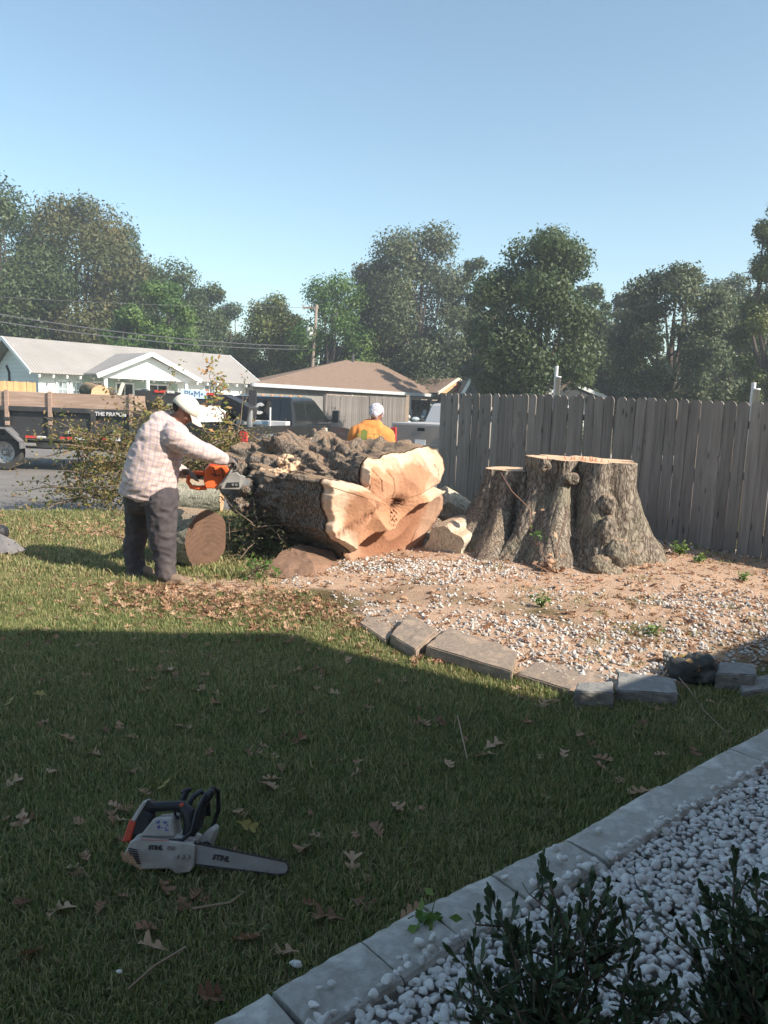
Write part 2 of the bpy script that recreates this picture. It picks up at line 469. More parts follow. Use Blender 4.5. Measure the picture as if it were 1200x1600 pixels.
def build_terrain():
    st = .045; xs = np.arange(-9, 7.2, st); ys = np.arange(.6, 13.0, st)
    X, Y = np.meshgrid(xs, ys); Z = zf(X, Y)
    e = ed(X, Y); Z = np.where(e > SLAB_W*.5, -.01+(vnoise(X, Y, 8, 4, 3)-.5)*.02, Z)
    edge = np.minimum.reduce([X+9, 7.2-X, Y-.6, 13-Y]); Z = Z-.25*(1-sstep(0, .5, edge))
    V = np.stack([X.ravel(), Y.ravel(), Z.ravel()], 1)
    nx, ny = len(xs), len(ys); i = (np.arange(ny-1)[:, None]*nx+np.arange(nx-1)[None, :]).ravel()
    F = np.stack([i, i+1, i+1+nx, i+nx], 1)
    me = npmesh('lawn', V, F, smooth=True)
    ca = me.color_attributes.new('mask', 'FLOAT_COLOR', 'POINT')
    sw = m_saw(X, Y).ravel(); li = m_lit(X, Y).ravel()
    dry = np.clip(vnoise(X, Y, 41, .9, 4)*1.6-.4+.35*sstep(5.2, 8, Y), 0, 1).ravel()  # dry patches by noise, plus sunlit yellowing painted in beyond the shade edge
    c = np.stack([sw, li, dry, np.ones_like(sw)], 1).astype(np.float32)
    ca.data.foreach_set('color', c.ravel())
    m, nt, b = newmat('lawn_ground')
    at = _n(nt, 'ShaderNodeVertexColor', layer_name='mask'); sp = _n(nt, 'ShaderNodeSeparateColor'); nt.links.new(at.outputs[0], sp.inputs[0])
    w = world_pos(nt)
    n1 = noise_t(nt, w, 14, 8, .7); n2 = noise_t(nt, w, 90, 6, .75); n3 = noise_t(nt, w, 2.2, 4)
    grass = ramp(nt, n1, [(.3, (.045, .07, .024)), (.55, (.085, .10, .038)), (.75, (.14, .13, .06))])
    dryc = ramp(nt, n1, [(.3, (.10, .11, .042)), (.7, (.23, .19, .10))])
    g = mixc(nt, sp.outputs[2], grass, dryc)
    lit = ramp(nt, n2, [(.3, (.045, .028, .018)), (.5, (.13, .075, .042)), (.72, (.26, .165, .10))])
    saw = ramp(nt, n2, [(.25, (.27, .17, .11)), (.5, (.45, .31, .22)), (.75, (.60, .45, .34))])
    t2 = math_(nt, 'ADD', sp.outputs[1], math_(nt, 'MULTIPLY_ADD', n1, 1.2, -.6), clamp=True)
    g = mixc(nt, t2, g, lit)
    t3 = math_(nt, 'ADD', sp.outputs[0], math_(nt, 'MULTIPLY_ADD', n2, .9, -.45))
    t3 = math_(nt, 'MULTIPLY_ADD', t3, 1.6, -.3, clamp=True)
    g = mixc(nt, t3, g, saw)
    nt.links.new(g, b.inputs['Base Color']); b.inputs['Roughness'].default_value = .95; b.inputs['Specular IOR Level'].default_value = .15
    bump(nt, b, n2, .6, .012)
    me.materials.append(m)
    o = bpy.data.objects.new('lawn', me); COL.objects.link(o); o['kind'] = 'structure'
    return o
LAWN = build_terrain()

def far_ground():
    n = 60; a = np.linspace(-1, 1, n); a = np.sign(a)*np.abs(a)**2.2*190
    X, Y = np.meshgrid(a, a+20); Z = np.full(X.shape, -.24)
    V = np.stack([X.ravel(), Y.ravel(), Z.ravel()], 1); i = (np.arange(n-1)[:, None]*n+np.arange(n-1)[None, :]).ravel()
    me = npmesh('ground', V, np.stack([i, i+1, i+1+n, i+n], 1), smooth=True)
    m, nt, b = newmat('far_grass'); w = world_pos(nt)
    c = ramp(nt, noise_t(nt, w, .35, 8, .7), [(.3, (.045, .06, .022)), (.55, (.09, .095, .038)), (.75, (.17, .14, .075))])
    nt.links.new(c, b.inputs['Base Color']); b.inputs['Roughness'].default_value = .95
    bump(nt, b, noise_t(nt, w, 12, 6), .6, .05); me.materials.append(m)
    o = bpy.data.objects.new('ground', me); COL.objects.link(o); o['kind'] = 'structure'
far_ground()
def road():
    m, nt, b = newmat('asphalt'); w = world_pos(nt)
    c = ramp(nt, noise_t(nt, w, 1.1, 7, .65), [(.3, (.15, .142, .135)), (.7, (.24, .228, .215))])
    c = mixc(nt, noise_t(nt, w, 60, 3), c, (.32, .30, .28), 'MIX') if False else c
    sp = ramp(nt, noise_t(nt, w, 140, 3, .8), [(.35, (.6, .6, .6)), (.7, (1.25, 1.22, 1.2))])
    c = mixc(nt, 1.0, c, sp, 'MULTIPLY')
    nt.links.new(c, b.inputs['Base Color']); b.inputs['Roughness'].default_value = .9
    bump(nt, b, noise_t(nt, w, 140, 4, .8), .5, .01)
    def q(s, d, z): p = ROAD_A+_rd*s+_rn*d; return (p.x, p.y, z)
    g = Geo(); 
    ss = [-60, -30, -12, -6, -3, 0, 3, 6, 9, 14, 30, 60]
    for a, c2 in zip(ss[:-1], ss[1:]):
        g.quad(q(a, .12, -.176), q(c2, .12, -.176), q(c2, 15, -.17), q(a, 15, -.17))
    o = put('road', g, m); o['kind'] = 'structure'
    g = Geo()
    for a, c2 in zip(ss[:-1], ss[1:]):
        g.add([q(a, 15, -.3), q(c2, 15, -.3), q(c2, 15, -.05), q(a, 15, -.05), q(a, 15.18, -.3), q(c2, 15.18, -.3), q(c2, 15.18, -.05), q(a, 15.18, -.05)],
              [(0, 1, 2, 3), (3, 2, 6, 7), (7, 6, 5, 4)])
    o = put('kerb', g, pm('kerb_concrete', (.42, .40, .37), (.3, .28, .26), 3)); o['kind'] = 'structure'
    # driveway of pale concrete up to the far house
    g = Geo(); g.quad(q(1.2, 15.2, -.10), q(8.5, 15.2, -.10), q(8.0, 30, -.08), q(.5, 30, -.08))
    o = put('driveway', g, pm('drive_concrete', (.50, .47, .43), (.38, .36, .33), 2)); o['kind'] = 'structure'
road()

# ---- grass
GM = leafmat('grass_blade', [(.085, .13, .045), (.14, .19, .062), (.21, .245, .088), (.30, .30, .13), (.42, .36, .19)], .3, .6)
GD = leafmat('grass_dry', [(.14, .18, .06), (.26, .25, .11), (.36, .31, .16), (.46, .37, .21)], .3, .6)
def clump(name, n, r, h, w, mat, seed, lean=.6):
    g = np.random.default_rng(seed); V = []; F = []
    for k in range(n):
        a = g.uniform(0, 2*PI); rr = r*math.sqrt(g.uniform()); x, y = rr*math.cos(a), rr*math.sin(a)
        t = g.uniform(0, 2*PI); hh = h*g.uniform(.5, 1.15); l = lean*hh*g.uniform(.3, 1.3); ww = w*g.uniform(.6, 1.2)
        dx, dy = math.cos(t), math.sin(t); sx, sy = -dy*ww/2, dx*ww/2; o = len(V)
        V += [(x-sx, y-sy, -.01), (x+sx, y+sy, -.01), (x+dx*l*.35+sx*.8, y+dy*l*.35+sy*.8, hh*.6), (x+dx*l*.35-sx*.8, y+dy*l*.35-sy*.8, hh*.6),
              (x+dx*l, y+dy*l, hh*g.uniform(.75, 1.0)), (x+dx*l, y+dy*l, hh*.9)]
        V[-1] = (V[-2][0]+sx*.1, V[-2][1]+sy*.1, V[-2][2])
        F += [(o, o+1, o+2, o+3), (o+3, o+2, o+5, o+4)]
    return proto(name, npmesh(name, V, F), mat)
def frustum_pts(n, y0, y1, seed, slack=.7, pw=1.0):
    g = np.random.default_rng(seed); y = y0+(y1-y0)*g.uniform(0, 1, n)**pw
    x = g.uniform(-1, 1, n)*(.56*y1+slack); k = np.abs(x) < .56*y+slack; return x[k], y[k], g
def build_grass():
    pr = [clump('grass_tuft', 50, .085, .036, .0042, GM, 1), clump('grass_tuft', 50, .085, .032, .0042, GM, 2), clump('grass_tuft', 40, .09, .03, .004, GD, 3, 1.0),
          clump('grass_tuft', 30, .10, .036, .006, GM, 4), clump('grass_tuft', 30, .10, .032, .006, GD, 5, 1.0)]
    P_, R_, S_, K_ = [], [], [], []
    for (n, y0, y1, sd, sc, far) in ((11500, 1.2, 3.6, 11, .95, 0), (17000, 3.6, 6.5, 12, 1.12, 0), (21000, 6.5, 12.6, 13, 1.35, 1)):
        x, y, g = frustum_pts(n, y0, y1, sd)
        b = bed_in(x, y); sw = m_saw(x, y); lt = m_lit(x, y); rd = road_d(x, y)
        dens = vnoise(x, y, 77, 1.6, 4)
        keep = (b < -.03) & (ed(x, y) < -.02) & (rd < -.02+.1*(dens-.5)) & (g.uniform(0, 1, len(x)) > sw*.95) & (g.uniform(0, 1, len(x)) > lt*.62-.05)
        # a few tufts inside the bed
        weeds = (b > .1) & (g.uniform(0, 1, len(x)) < .012) & (x > 1.0)
        keep = keep | weeds
        x, y = x[keep], y[keep]; n = len(x); z = zf(x, y)
        dry = np.clip(vnoise(x, y, 41, .9, 4)*1.7-.45+.32*sstep(5.2, 8, y), 0, 1)
        isd = g.uniform(0, 1, n) < np.clip(dry*.6+.30*sstep(4.6, 7, y), 0, .85)  # more straw tufts on the sunlit lawn, its bright yellow put into the grass
        pick = np.where(isd, 4 if far else 2, g.integers(0, 2, n) if not far else 3)
        P_.append(np.stack([x, y, z], 1)); R_.append(np.stack([g.normal(0, .12, n), g.normal(0, .12, n), g.uniform(0, 2*PI, n)], 1))
        S_.append(sc*g.uniform(.75, 1.25, n)*(.75+.5*vnoise(x, y, 55, 2.5, 3))); K_.append(pick)
    scatter('grass', np.concatenate(P_), np.concatenate(R_), np.concatenate(S_), np.concatenate(K_), pr, 'short green and straw coloured lawn grass')
build_grass()

# ---- fallen oak leaves
LM = leafmat('dead_leaf', [(.17, .085, .05), (.29, .16, .095), (.41, .25, .155), (.50, .345, .23), (.34, .175, .105)], .2, .7)
LY = leafmat('yellow_leaf', [(.30, .22, .06), (.36, .30, .10)], .3, .6)
def oak_leaf(seed, L=.12, lobes=3):
    g = np.random.default_rng(seed); up = []; 
    pts = [(0, .004)]
    for i in range(lobes):
        c = (i+.6)/(lobes+.4)*L*.86+.012; w = L*(.36 if i == lobes//2 else .27)*g.uniform(.8, 1.15)
        pts += [(c-.012, L*.06), (c+.006, w), (c+.020, w*.8), (c+.022, L*.07)]
    pts += [(L*.93, L*.10), (L, 0)]
    V = []; F = []; n = len(pts)
    curl = g.uniform(1.5, 5.5); bend = g.uniform(-3, 3)
    for sgn in (1, -1):
        o = len(V)
        for x, w in pts:
            V.append((x-L/2, 0, .006+bend*(x-L/2)**2)); z = curl*w*w*3+bend*(x-L/2)**2+g.uniform(0, .006); V.append((x-L/2+w*.35, sgn*w*.93, z+.004))
        for i in range(n-1):
            a = o+2*i; F.append((a, a+1, a+3, a+2) if sgn > 0 else (a, a+2, a+3, a+1))
    return V, F
leaf_me = []
for s in range(5):
    V, F = oak_leaf(100+s, .115+.01*s, 3 if s % 2 else 2)
    me = npmesh('fallen_leaf', V, F, LM); leaf_me.append(me)
yl = npmesh('fallen_leaf', *oak_leaf(120, .09, 2), LY)
def add_leaf(p, rz, sc, me, tilt=(0, 0)):
    o = bpy.data.objects.new('fallen_leaf', me); COL.objects.link(o); o.parent = LAWN
    o.location = p; o.rotation_euler = (tilt[0], tilt[1], rz); o.scale = (sc, sc, sc)
_lp = [(35, 1280), (150, 1178), (105, 1157), (260, 1049), (430, 1073), (465, 1158), (416, 1228), (525, 1083), (186, 1133), (371, 1268), (512, 1432), (640, 1434),
       (55, 1490), (478, 1326), (562, 1190), (700, 1195), (690, 1130), (215, 1350), (255, 1385), (175, 1278), (330, 1560), (850, 1100), (770, 1165), (550, 1350), (620, 1260),
       (445, 1150), (660, 1110), (820, 1130), (1000, 1240), (905, 1150), (880, 1180), (760, 1180), (940, 1200), (735, 1395), (590, 1300), (100, 1420), (240, 1480), (390, 1470)]
g_ = np.random.default_rng(5)
for px, py in _lp:
    p = G(px, py, .025); add_leaf(p, g_.uniform(0, 6.28), g_.uniform(.5, .85), leaf_me[g_.integers(0, 5)], (g_.normal(0, .3), g_.normal(0, .3)))
for px, py in ((262, 1224), (60, 1085), (385, 1290), (18, 1095)):
    add_leaf(G(px, py, .045), g_.uniform(0, 6.28), .9, yl, (.5, .3))
cnt = 0
while cnt < 150:
    px = g_.uniform(0, 1200); py = 985+520*g_.uniform()**1.9; p = G(px, py, .0)
    if ed([p.x], [p.y])[0] > -.05 or bed_in([p.x], [p.y])[0] > -.05: continue
    if py > 1150 and g_.uniform() < .35: continue
    add_leaf((p.x, p.y, p.z+.022), g_.uniform(0, 6.28), g_.uniform(.36, .68), leaf_me[g_.integers(0, 5)], (g_.normal(0, .2), g_.normal(0, .2))); cnt += 1
def litter():
    pr = [bpy.data.objects.new('leaf_form', m) for m in leaf_me]
    x, y, g = frustum_pts(85000, 4.6, 12.4, 31)
    d = m_lit(x, y); s = m_saw(x, y); b = bed_in(x, y)
    pr_ = np.where(b > 0, .07+.18*vnoise(x, y, 61, 1.7, 4)**2, np.minimum(1, d*1.0)+.02)
    pr_ = np.where((b > 0) & (x > 1.6) & (y < 6.6), pr_*1.8, pr_)
    k = (g.uniform(0, 1, len(x)) < pr_) & (road_d(x, y) < -.05)
    x, y = x[k], y[k]; n = len(x); z = zf(x, y)+np.where(b[k] > 0, .008, .025)
    scatter('leaf_litter', np.stack([x, y, z], 1), np.stack([g.normal(0, .4, n), g.normal(0, .4, n), g.uniform(0, 6.28, n)], 1), g.uniform(.28, .66, n), g.integers(0, 5, n), pr, 'dry brown oak leaves strewn over lawn and stone bed')
litter()

# ---- pebbles and edging slabs
def pebble_me(name, seed, mat, flat=.65):
    bm = bmesh.new(); bmesh.ops.create_icosphere(bm, subdivisions=2, radius=1.0)
    r = random.Random(seed); ax = (r.uniform(.85, 1.35), r.uniform(.75, 1.0), flat*r.uniform(.8, 1.15))
    cuts = [(Vector((r.gauss(0, 1), r.gauss(0, 1), r.gauss(0, 1))).normalized(), r.uniform(.42, .78)) for _ in range(11)]
    for v in bm.verts:
        for n, d in cuts:
            t = v.co.dot(n)
            if t > d: v.co -= n*(t-d)*.85
        v.co *= 1+.13*mnoise.noise(v.co*1.3+Vector((seed, 0, 0)))
        v.co = Vector((v.co.x*ax[0], v.co.y*ax[1], v.co.z*ax[2]))
    me = bpy.data.meshes.new(name); bm.to_mesh(me); bm.free()
    me.polygons.foreach_set('use_smooth', [True]*len(me.polygons)); me.materials.append(mat); return me
PEB = pm('white_pebble', (.76, .75, .72), (.56, .535, .50), 2.2, .75, .3, .06, objrand=.14, spec=.3)
CHIP = pm('white_chip', (.60, .58, .55), (.40, .36, .33), 2.0, .85, .3, .06, objrand=.3, spec=.2)
SLABM = pm('edging_concrete', (.62, .59, .54), (.37, .35, .31), 9, .92, .8, .014, c3=(.70, .67, .61), detail=10, objrand=.08)
gb = Geo()
for i in range(len(EDGE)-1):
    a, b2 = EDGE[i], EDGE[i+1]; n = Vector(((b2-a).y, -(b2-a).x, 0)).normalized()
    gb.quad(a+n*.05+Vector((0, 0, .0)), b2+n*.05, b2+n*2.2, a+n*2.2)
GBED = put('gravel_bed', gb, pm('bed_soil', (.42, .39, .35), (.25, .225, .19), 30)); GBED['kind'] = 'structure'
for v in GBED.data.vertices: v.co.z = .008
for i in range(len(EDGE)-1):
    a, b2 = EDGE[i].copy(), EDGE[i+1].copy(); a.z = b2.z = 0
    d = (b2-a); L = d.length-.012; d.normalize(); n = Vector((d.y, -d.x, 0))
    c = (a+b2)/2+n*SLAB_W/2; g = Geo()
    nx, ny = 26, 9; r_ = random.Random(i)
    rings = []
    # chipped slab: a fine top sheet with broken edges
    def edge_(t, s): return (mnoise.noise(Vector((t*8+i*7, s, 3)))*.008+mnoise.noise(Vector((t*31+i, s*3, 9)))*.004)
    for k in range(nx+1):
        t = -L/2+L*k/nx; ring = []
        w0 = -SLAB_W/2+edge_(t, 0); w1 = SLAB_W/2+edge_(t, 5)
        zt = .052+mnoise.noise(Vector((t*6+i*3, 1, 1)))*.003
        for (w, z) in ((w0-.004, -.05), (w0-.002, .02), (w0+.001, zt-.012), (w0+.010, zt-.003), (w0+.03, zt), (w1-.03, zt), (w1-.010, zt-.003), (w1, zt-.012), (w1+.004, -.05)):
            tt = t+(edge_(w*3, 9) if k in (0, nx) else 0)
            ring.append(d*tt+n*w+Vector((0, 0, z+mnoise.noise(Vector((t*22, w*22, i)))*.002)))
        rings.append(ring)
    g.loft(rings)
    o = put('slab', g, SLABM, GBED, smooth=False, bev=.003); o.location = c; o.rotation_euler = (r_.gauss(0, .012), r_.gauss(0, .02), 0)

def proj(p):
    q = Vector(p)-CO; f = q.dot(CF); return 600+FPX*q.dot(CR)/f, 800-FPX*q.dot(CU)/f, f
def pebbles():
    mes = [pebble_me('stone', s, PEB) for s in range(7)]
    g = np.random.default_rng(3); L = []
    tot = (e_b-e_a).length; cell = {}
    N_ = 90000; tt = g.uniform(0, tot, N_); ss = g.uniform(.03, SLAB_W+1.35, N_); XX = e_a.x+e_dir.x*tt+e_nrm.x*ss; YY = e_a.y+e_dir.y*tt+e_nrm.y*ss; EE = ed(XX, YY)
    n_slab = 0
    for x, y, e in zip(XX, YY, EE):
        if len(L) > 6500: break
        x, y, e = float(x), float(y), float(e)
        if e < .04 or y < 1.2 or y > 4.3 or x > .58*y+.35: continue
        if e < SLAB_W-.01:
            if g.uniform() < (.978 if y > 2.1 else .90) or n_slab > 34: continue
            n_slab += 1
        r = g.uniform(.010, .021) if g.uniform() < .85 else g.uniform(.02, .027)
        key = (int(x/.04), int(y/.04)); ok = True; near = 0
        for i in (-1, 0, 1):
            for j in (-1, 0, 1):
                for (a, b, rr, zz) in cell.get((key[0]+i, key[1]+j), ()):
                    dd = math.hypot(a-x, b-y)
                    if dd < (r+rr)*.50: ok = False
                    elif dd < (r+rr)*.9: near += 1
        if not ok: continue
        base = .056 if e < SLAB_W else .016
        z = base+r*.45+(.012 if near else 0)+g.uniform(0, .008)
        cell.setdefault(key, []).append((x, y, r, z)); L.append((x, y, z, r))
    vis = []
    for q in L:
        a, b, f = proj(q[:3]); vis.append(q[3]/f if (-10 < a < 1210 and b < 1615) else 0)
    order = sorted(range(len(L)), key=lambda i: -vis[i])
    for i in order[:300]:
        x, y, z, r = L[i]; o = bpy.data.objects.new('stone', mes[i % 7]); COL.objects.link(o); o.parent = GBED
        o.location = (x, y, z); o.scale = (r, r, r); o.rotation_euler = (g.normal(0, .35), g.normal(0, .35), g.uniform(0, 6.28))
    rest = [L[i] for i in order[300:]]; n = len(rest); A = np.array(rest)
    pr = [bpy.data.objects.new('stone_form', m) for m in mes]
    scatter('loose_gravel', A[:, :3], np.stack([g.normal(0, .35, n), g.normal(0, .35, n), g.uniform(0, 6.28, n)], 1), A[:, 3], g.integers(0, 7, n), pr, parent=GBED)
    # two pebbles kicked onto the grass
    for px, py, r in ((463, 1506, .019), (187, 1518, .010)):
        o = bpy.data.objects.new('stone', mes[2]); COL.objects.link(o); o.parent = GBED; o.location = G(px, py, .03); o.scale = (r, r*.8, r)
    # white chips in the bed round the stump
    mc = [pebble_me('chip', 50+s, CHIP, .6) for s in range(5)]
    x, y, g = frustum_pts(95000, 4.3, 12, 71); b = bed_in(x, y); k = b > .03; x, y, b = x[k], y[k], b[k]
    d = gauss(x, y, 690, 885, .9, .30, -.1)*1.1+gauss(x, y, 600, 905, .6, .2)*.5+gauss(x, y, 960, 1000, .8, .32, -.2)*.75+gauss(x, y, 1080, 1010, .9, .5, .2)*.7
    d = d+gauss(x, y, 1180, 1020, .9, .6)*.8+gauss(x, y, 850, 940, 1.4, .3)*.16+gauss(x, y, 1150, 950, .8, .4)*.45+.05+gauss(x, y, 1000, 1035, .5, .2)*.5+gauss(x, y, 600, 940, .6, .3)*.15
    d = d*(.12+2.6*np.clip(vnoise(x, y, 91, 2.1, 4)-.36, 0, 1)*2); rs = np.hypot(x-STUMP[0], y-STUMP[1]); d = np.where(rs < .95, d*.15, d)
    k = g.uniform(0, 1, len(x)) < np.clip(d*2.3, 0, 1)*.9; x, y = x[k], y[k]; n = len(x)
    s = g.uniform(.008, .020, n)*(1+.3*(g.uniform(0, 1, n) < .1)); z = zf(x, y)+s*.35
    pr = [bpy.data.objects.new('chip_form', m) for m in mc]
    scatter('stone_chips', np.stack([x, y, z], 1), np.stack([g.normal(0, .5, n), g.normal(0, .5, n), g.uniform(0, 6.28, n)], 1), s, g.integers(0, 5, n), pr, 'white landscaping stone chips around the stump')
    # crumbs of wood on sawdust
    WC = pm('wood_crumb', (.55, .36, .22), (.35, .20, .11), 3, .9, 0, objrand=.3)
    mw = [pebble_me('crumb', 80+s, WC, .4) for s in range(2)]
    x, y, g = frustum_pts(60000, 4.5, 9.6, 72); k = g.uniform(0, 1, len(x)) < m_saw(x, y)*.75; x, y = x[k], y[k]; n = len(x)
    s = g.uniform(.003, .008, n)*np.where(g.uniform(0, 1, n) < .04, 2.2, 1); z = zf(x, y)+.003
    pr = [bpy.data.objects.new('crumb_form', m) for m in mw]
    scatter('sawdust', np.stack([x, y, z], 1), np.stack([g.normal(0, .5, n), g.normal(0, .5, n), g.uniform(0, 6.28, n)], 1), s, g.integers(0, 2, n), pr, 'tan sawdust and wood crumbs strewn round stump and log')
pebbles()
# ================================================================== TREES AND FAR THINGS
def leaf_cloud(centers, radii, n, size, seed, squash=.8, aspect=.55, droop=0.0, hollow=.55):
    """n leaf-sized rhombs spread through the crown's clumps"""
    g = np.random.default_rng(seed); C = np.asarray(centers); Rr = np.asarray(radii)
    w = Rr**2; idx = g.choice(len(C), n, p=w/w.sum())
    d = g.normal(size=(n, 3)); d /= np.linalg.norm(d, axis=1)[:, None]
    rad = (hollow+(1-hollow)*g.uniform(0, 1, n)**.5)*g.normal(1, .10, n)
    # ragged clumps: push leaves out along a few random directions
    pos = C[idx]+d*(Rr[idx]*rad)[:, None]*np.array([1, 1, squash])
    pos += np.clip(g.normal(size=(n, 3)), -1.5, 1.5)*(Rr[idx]*.27)[:, None]
    nrm = d+g.normal(size=(n, 3))*.5+np.array([0, 0, .25]); nrm /= np.linalg.norm(nrm, axis=1)[:, None]
    t = np.cross(nrm, g.normal(size=(n, 3))); t /= np.linalg.norm(t, axis=1)[:, None]
    t[:, 2] -= droop; t /= np.linalg.norm(t, axis=1)[:, None]
    b = np.cross(nrm, t); s = size*g.uniform(.6, 1.4, n)
    T = t*s[:, None]; B = b*(s*aspect)[:, None]
    V = np.stack([pos-T, pos+B, pos+T, pos-B], 1).reshape(-1, 3)
    F = np.arange(4*n).reshape(-1, 4); return V, F
BARK = pm('tree_bark', (.14, .115, .095), (.07, .055, .045), 6, .95, .6, .05, stretch=(1, 1, .3))
LEAF = {
 'dark':   leafmat('foliage_dark',   [(0.030, 0.051, 0.019), (0.049, 0.076, 0.027), (0.070, 0.100, 0.035), (0.101, 0.124, 0.049)], .22, .5, .35),
 'olive':  leafmat('foliage_olive',  [(0.043, 0.059, 0.022), (0.076, 0.089, 0.032), (0.115, 0.113, 0.043), (0.169, 0.135, 0.057)], .25, .5, .3),
 'green':  leafmat('foliage_green',  [(0.041, 0.084, 0.019), (0.068, 0.132, 0.030), (0.108, 0.182, 0.043), (0.149, 0.216, 0.061)], .3, .5, .4),
 'grey':   leafmat('foliage_grey',   [(0.041, 0.059, 0.030), (0.068, 0.089, 0.043), (0.105, 0.124, 0.062), (0.149, 0.162, 0.081)], .22, .5, .4),
 'yellow': leafmat('foliage_yellow', [(.05, .075, .024), (.09, .12, .038), (.13, .145, .045), (.21, .17, .06)], .28, .5, .5),
}
def tree(label, px, top, wpx, y, kind, seed, n=15000, size=.17, base_z=-.2, low=.18, lobes=26, sq=.85, open_=.0, lean=0.0, lr=.27, trunk_r=.3, name='tree', group='trees behind the houses'):
    g = np.random.default_rng(seed); base = P(px, 600, y); base.z = base_z
    T = P(px, top, y); H = T.z-base_z; wd = wpx/FPX*y
    t = thing(name, label, 'tree', base, 0, group)
    zc0 = H*low; rz = (H-zc0)/2; C = []; Rd = []
    for k in range(lobes):
        # clumps fill an uneven egg
        u = g.uniform(0, 1); a = g.uniform(0, 2*PI); zz = (k+.5)/lobes
        prof = (1-(max(0, zz-.38)/.66)**2.5)**.5 if zz > .2 else .88+.6*zz
        rr = wd/2*prof*(.25+.75*math.sqrt(u))*(1-lr*.45)
        C.append((rr*math.cos(a)+lean*zz*H, rr*math.sin(a), zc0+zz*(H-zc0)*(1-lr*.35)+g.normal(0, .25)))
        Rd.append(wd*lr*g.uniform(.45, 1.05)*(.6+.4*prof)*.75)
    C.append((lean*H+wd*.06, 0, H-wd*lr*.55)); Rd.append(wd*lr*.5); C.append((lean*H-wd*.14, .3, H-wd*lr*.75)); Rd.append(wd*lr*.5)
    V, F = leaf_cloud(C, Rd, int(n*1.6), size*.72, seed, sq, .5, .2, .35+.3*(1-open_))
    V[:, 2] = np.maximum(V[:, 2], .05)
    me = npmesh('crown', V, F, LEAF[kind]); put('crown', None, None, t, mesh=me)
    gg = Geo(); th = H*(low+.25)
    gg.tube([(0, 0, -.2), (lean*H*.1, .05, th*.5), (lean*H*.3, 0, th), (lean*H*.7, .1, H*.75)], [trunk_r*1.3, trunk_r, trunk_r*.75, trunk_r*.2], 8)
    put('trunk', gg, BARK, t, smooth=True)
    gl = Geo()
    for k in range(0, len(C)-1, 2):
        c = Vector(C[k]); s = Vector((lean*H*.25, 0, H*(low*.7+.35*g.uniform(0, .6)))); m = (s+c)/2+Vector((g.normal(0, .3), g.normal(0, .3), .4))
        gl.tube([s, m, c], [trunk_r*.42, trunk_r*.25, trunk_r*.08], 5, caps=False)
    put('limbs', gl, BARK, t, smooth=True)
    return t
tree('tall dark live oak with a ragged crown cut off by the left edge', 5, 284, 230, 62, 'dark', 1, 20000, .20, lobes=34)
tree('tallest broad olive green oak rising behind the left end of the white house', 122, 300, 190, 66, 'olive', 2, 24000, .20, lobes=40, low=.12)
tree('dark rounded oak standing right of the tallest one over the white house roof', 262, 400, 180, 70, 'dark', 3, 19000, .19, lobes=30, low=.1)
tree('dark oak shoulder just left of the pale loose tree by the utility pole', 325, 440, 110, 72, 'dark', 33, 12000, .19, lobes=20, low=.1)
tree('bright green young tree in front of dark oaks over white house roof', 262, 440, 105, 56, 'green', 4, 11000, .16, lobes=20, low=.2)
tree('smaller bright green tree low behind the white house roof', 205, 478, 90, 55, 'green', 41, 8000, .16, lobes=16, low=.2)
tree('pale loose tree between the white house and the utility pole', 422, 458, 130, 60, 'yellow', 5, 14000, .15, lobes=26, low=.1, open_=.6)
tree('leaning open tree with bare limbs just right of the utility pole', 518, 424, 135, 58, 'green', 6, 15000, .15, lobes=30, low=.04, open_=.5, lean=-.01, lr=.30)
tree('small dark tree low at the foot of the utility pole', 500, 515, 90, 66, 'dark', 61, 8000, .17, lobes=14, low=.05)
tree('tall grey green oak with pale limbs behind the brown roof', 652, 346, 170, 60, 'grey', 7, 22000, .17, lobes=38, low=.14, open_=.5)
tree('grey green lower crown at left of the tall oak behind the brown roof', 580, 400, 120, 62, 'olive', 71, 14000, .17, lobes=24, low=.1, open_=.4)
tree('dense dark round oak right of centre above the wooden fence', 838, 357, 215, 35.5, 'dark', 8, 40000, .115, lobes=46, low=.06, lr=.24)
tree('loose grey green oak with sky gaps above the right half of the fence', 1045, 408, 190, 40, 'grey', 9, 22000, .14, lobes=36, low=.12, open_=.6, lr=.22)
tree('dark leafy tree filling the gap behind the fence at right', 1120, 455, 130, 44, 'dark', 91, 15000, .14, lobes=24, low=.05)
tree('tall yellowing tree cut off by the right edge of the photo', 1212, 300, 130, 34, 'yellow', 10, 17000, .11, lobes=34, low=.1, lr=.22)
for i, (px, top, w, y, k, lb) in enumerate([(-30, 480, 130, 64, 'dark', 'low dark bush tree at the far left behind the white house'), (455, 530, 110, 72, 'olive', 'low olive bush tree behind the gap between the two houses'),
        (560, 520, 120, 74, 'dark', 'low dark tree right behind the ridge of the brown roof'), (720, 520, 130, 66, 'olive', 'low olive tree between the two big oaks at centre'),
        (925, 560, 90, 56, 'yellow', 'small sunlit bush tree between the two right oaks'), (975, 560, 120, 62, 'green', 'low green tree over the small roof beyond the fence'),
        (1180, 545, 110, 50, 'olive', 'low olive tree behind the last fence pickets at right'), (385, 540, 100, 74, 'dark', 'low dark tree behind the right end of the white house roof'),
        (790, 545, 110, 62, 'dark', 'low dark tree under the dense round oak'), (655, 540, 90, 70, 'dark', 'low dark tree under the tall grey green oak'), (90, 490, 150, 70, 'dark', 'low dark tree under the tallest oak at left'),
        (1050, 545, 130, 58, 'dark', 'low dark tree under the loose grey green oak')]):
    tree(lb, px, top, w, y, k, 200+i, 8000, .17, low=.0, lobes=18)

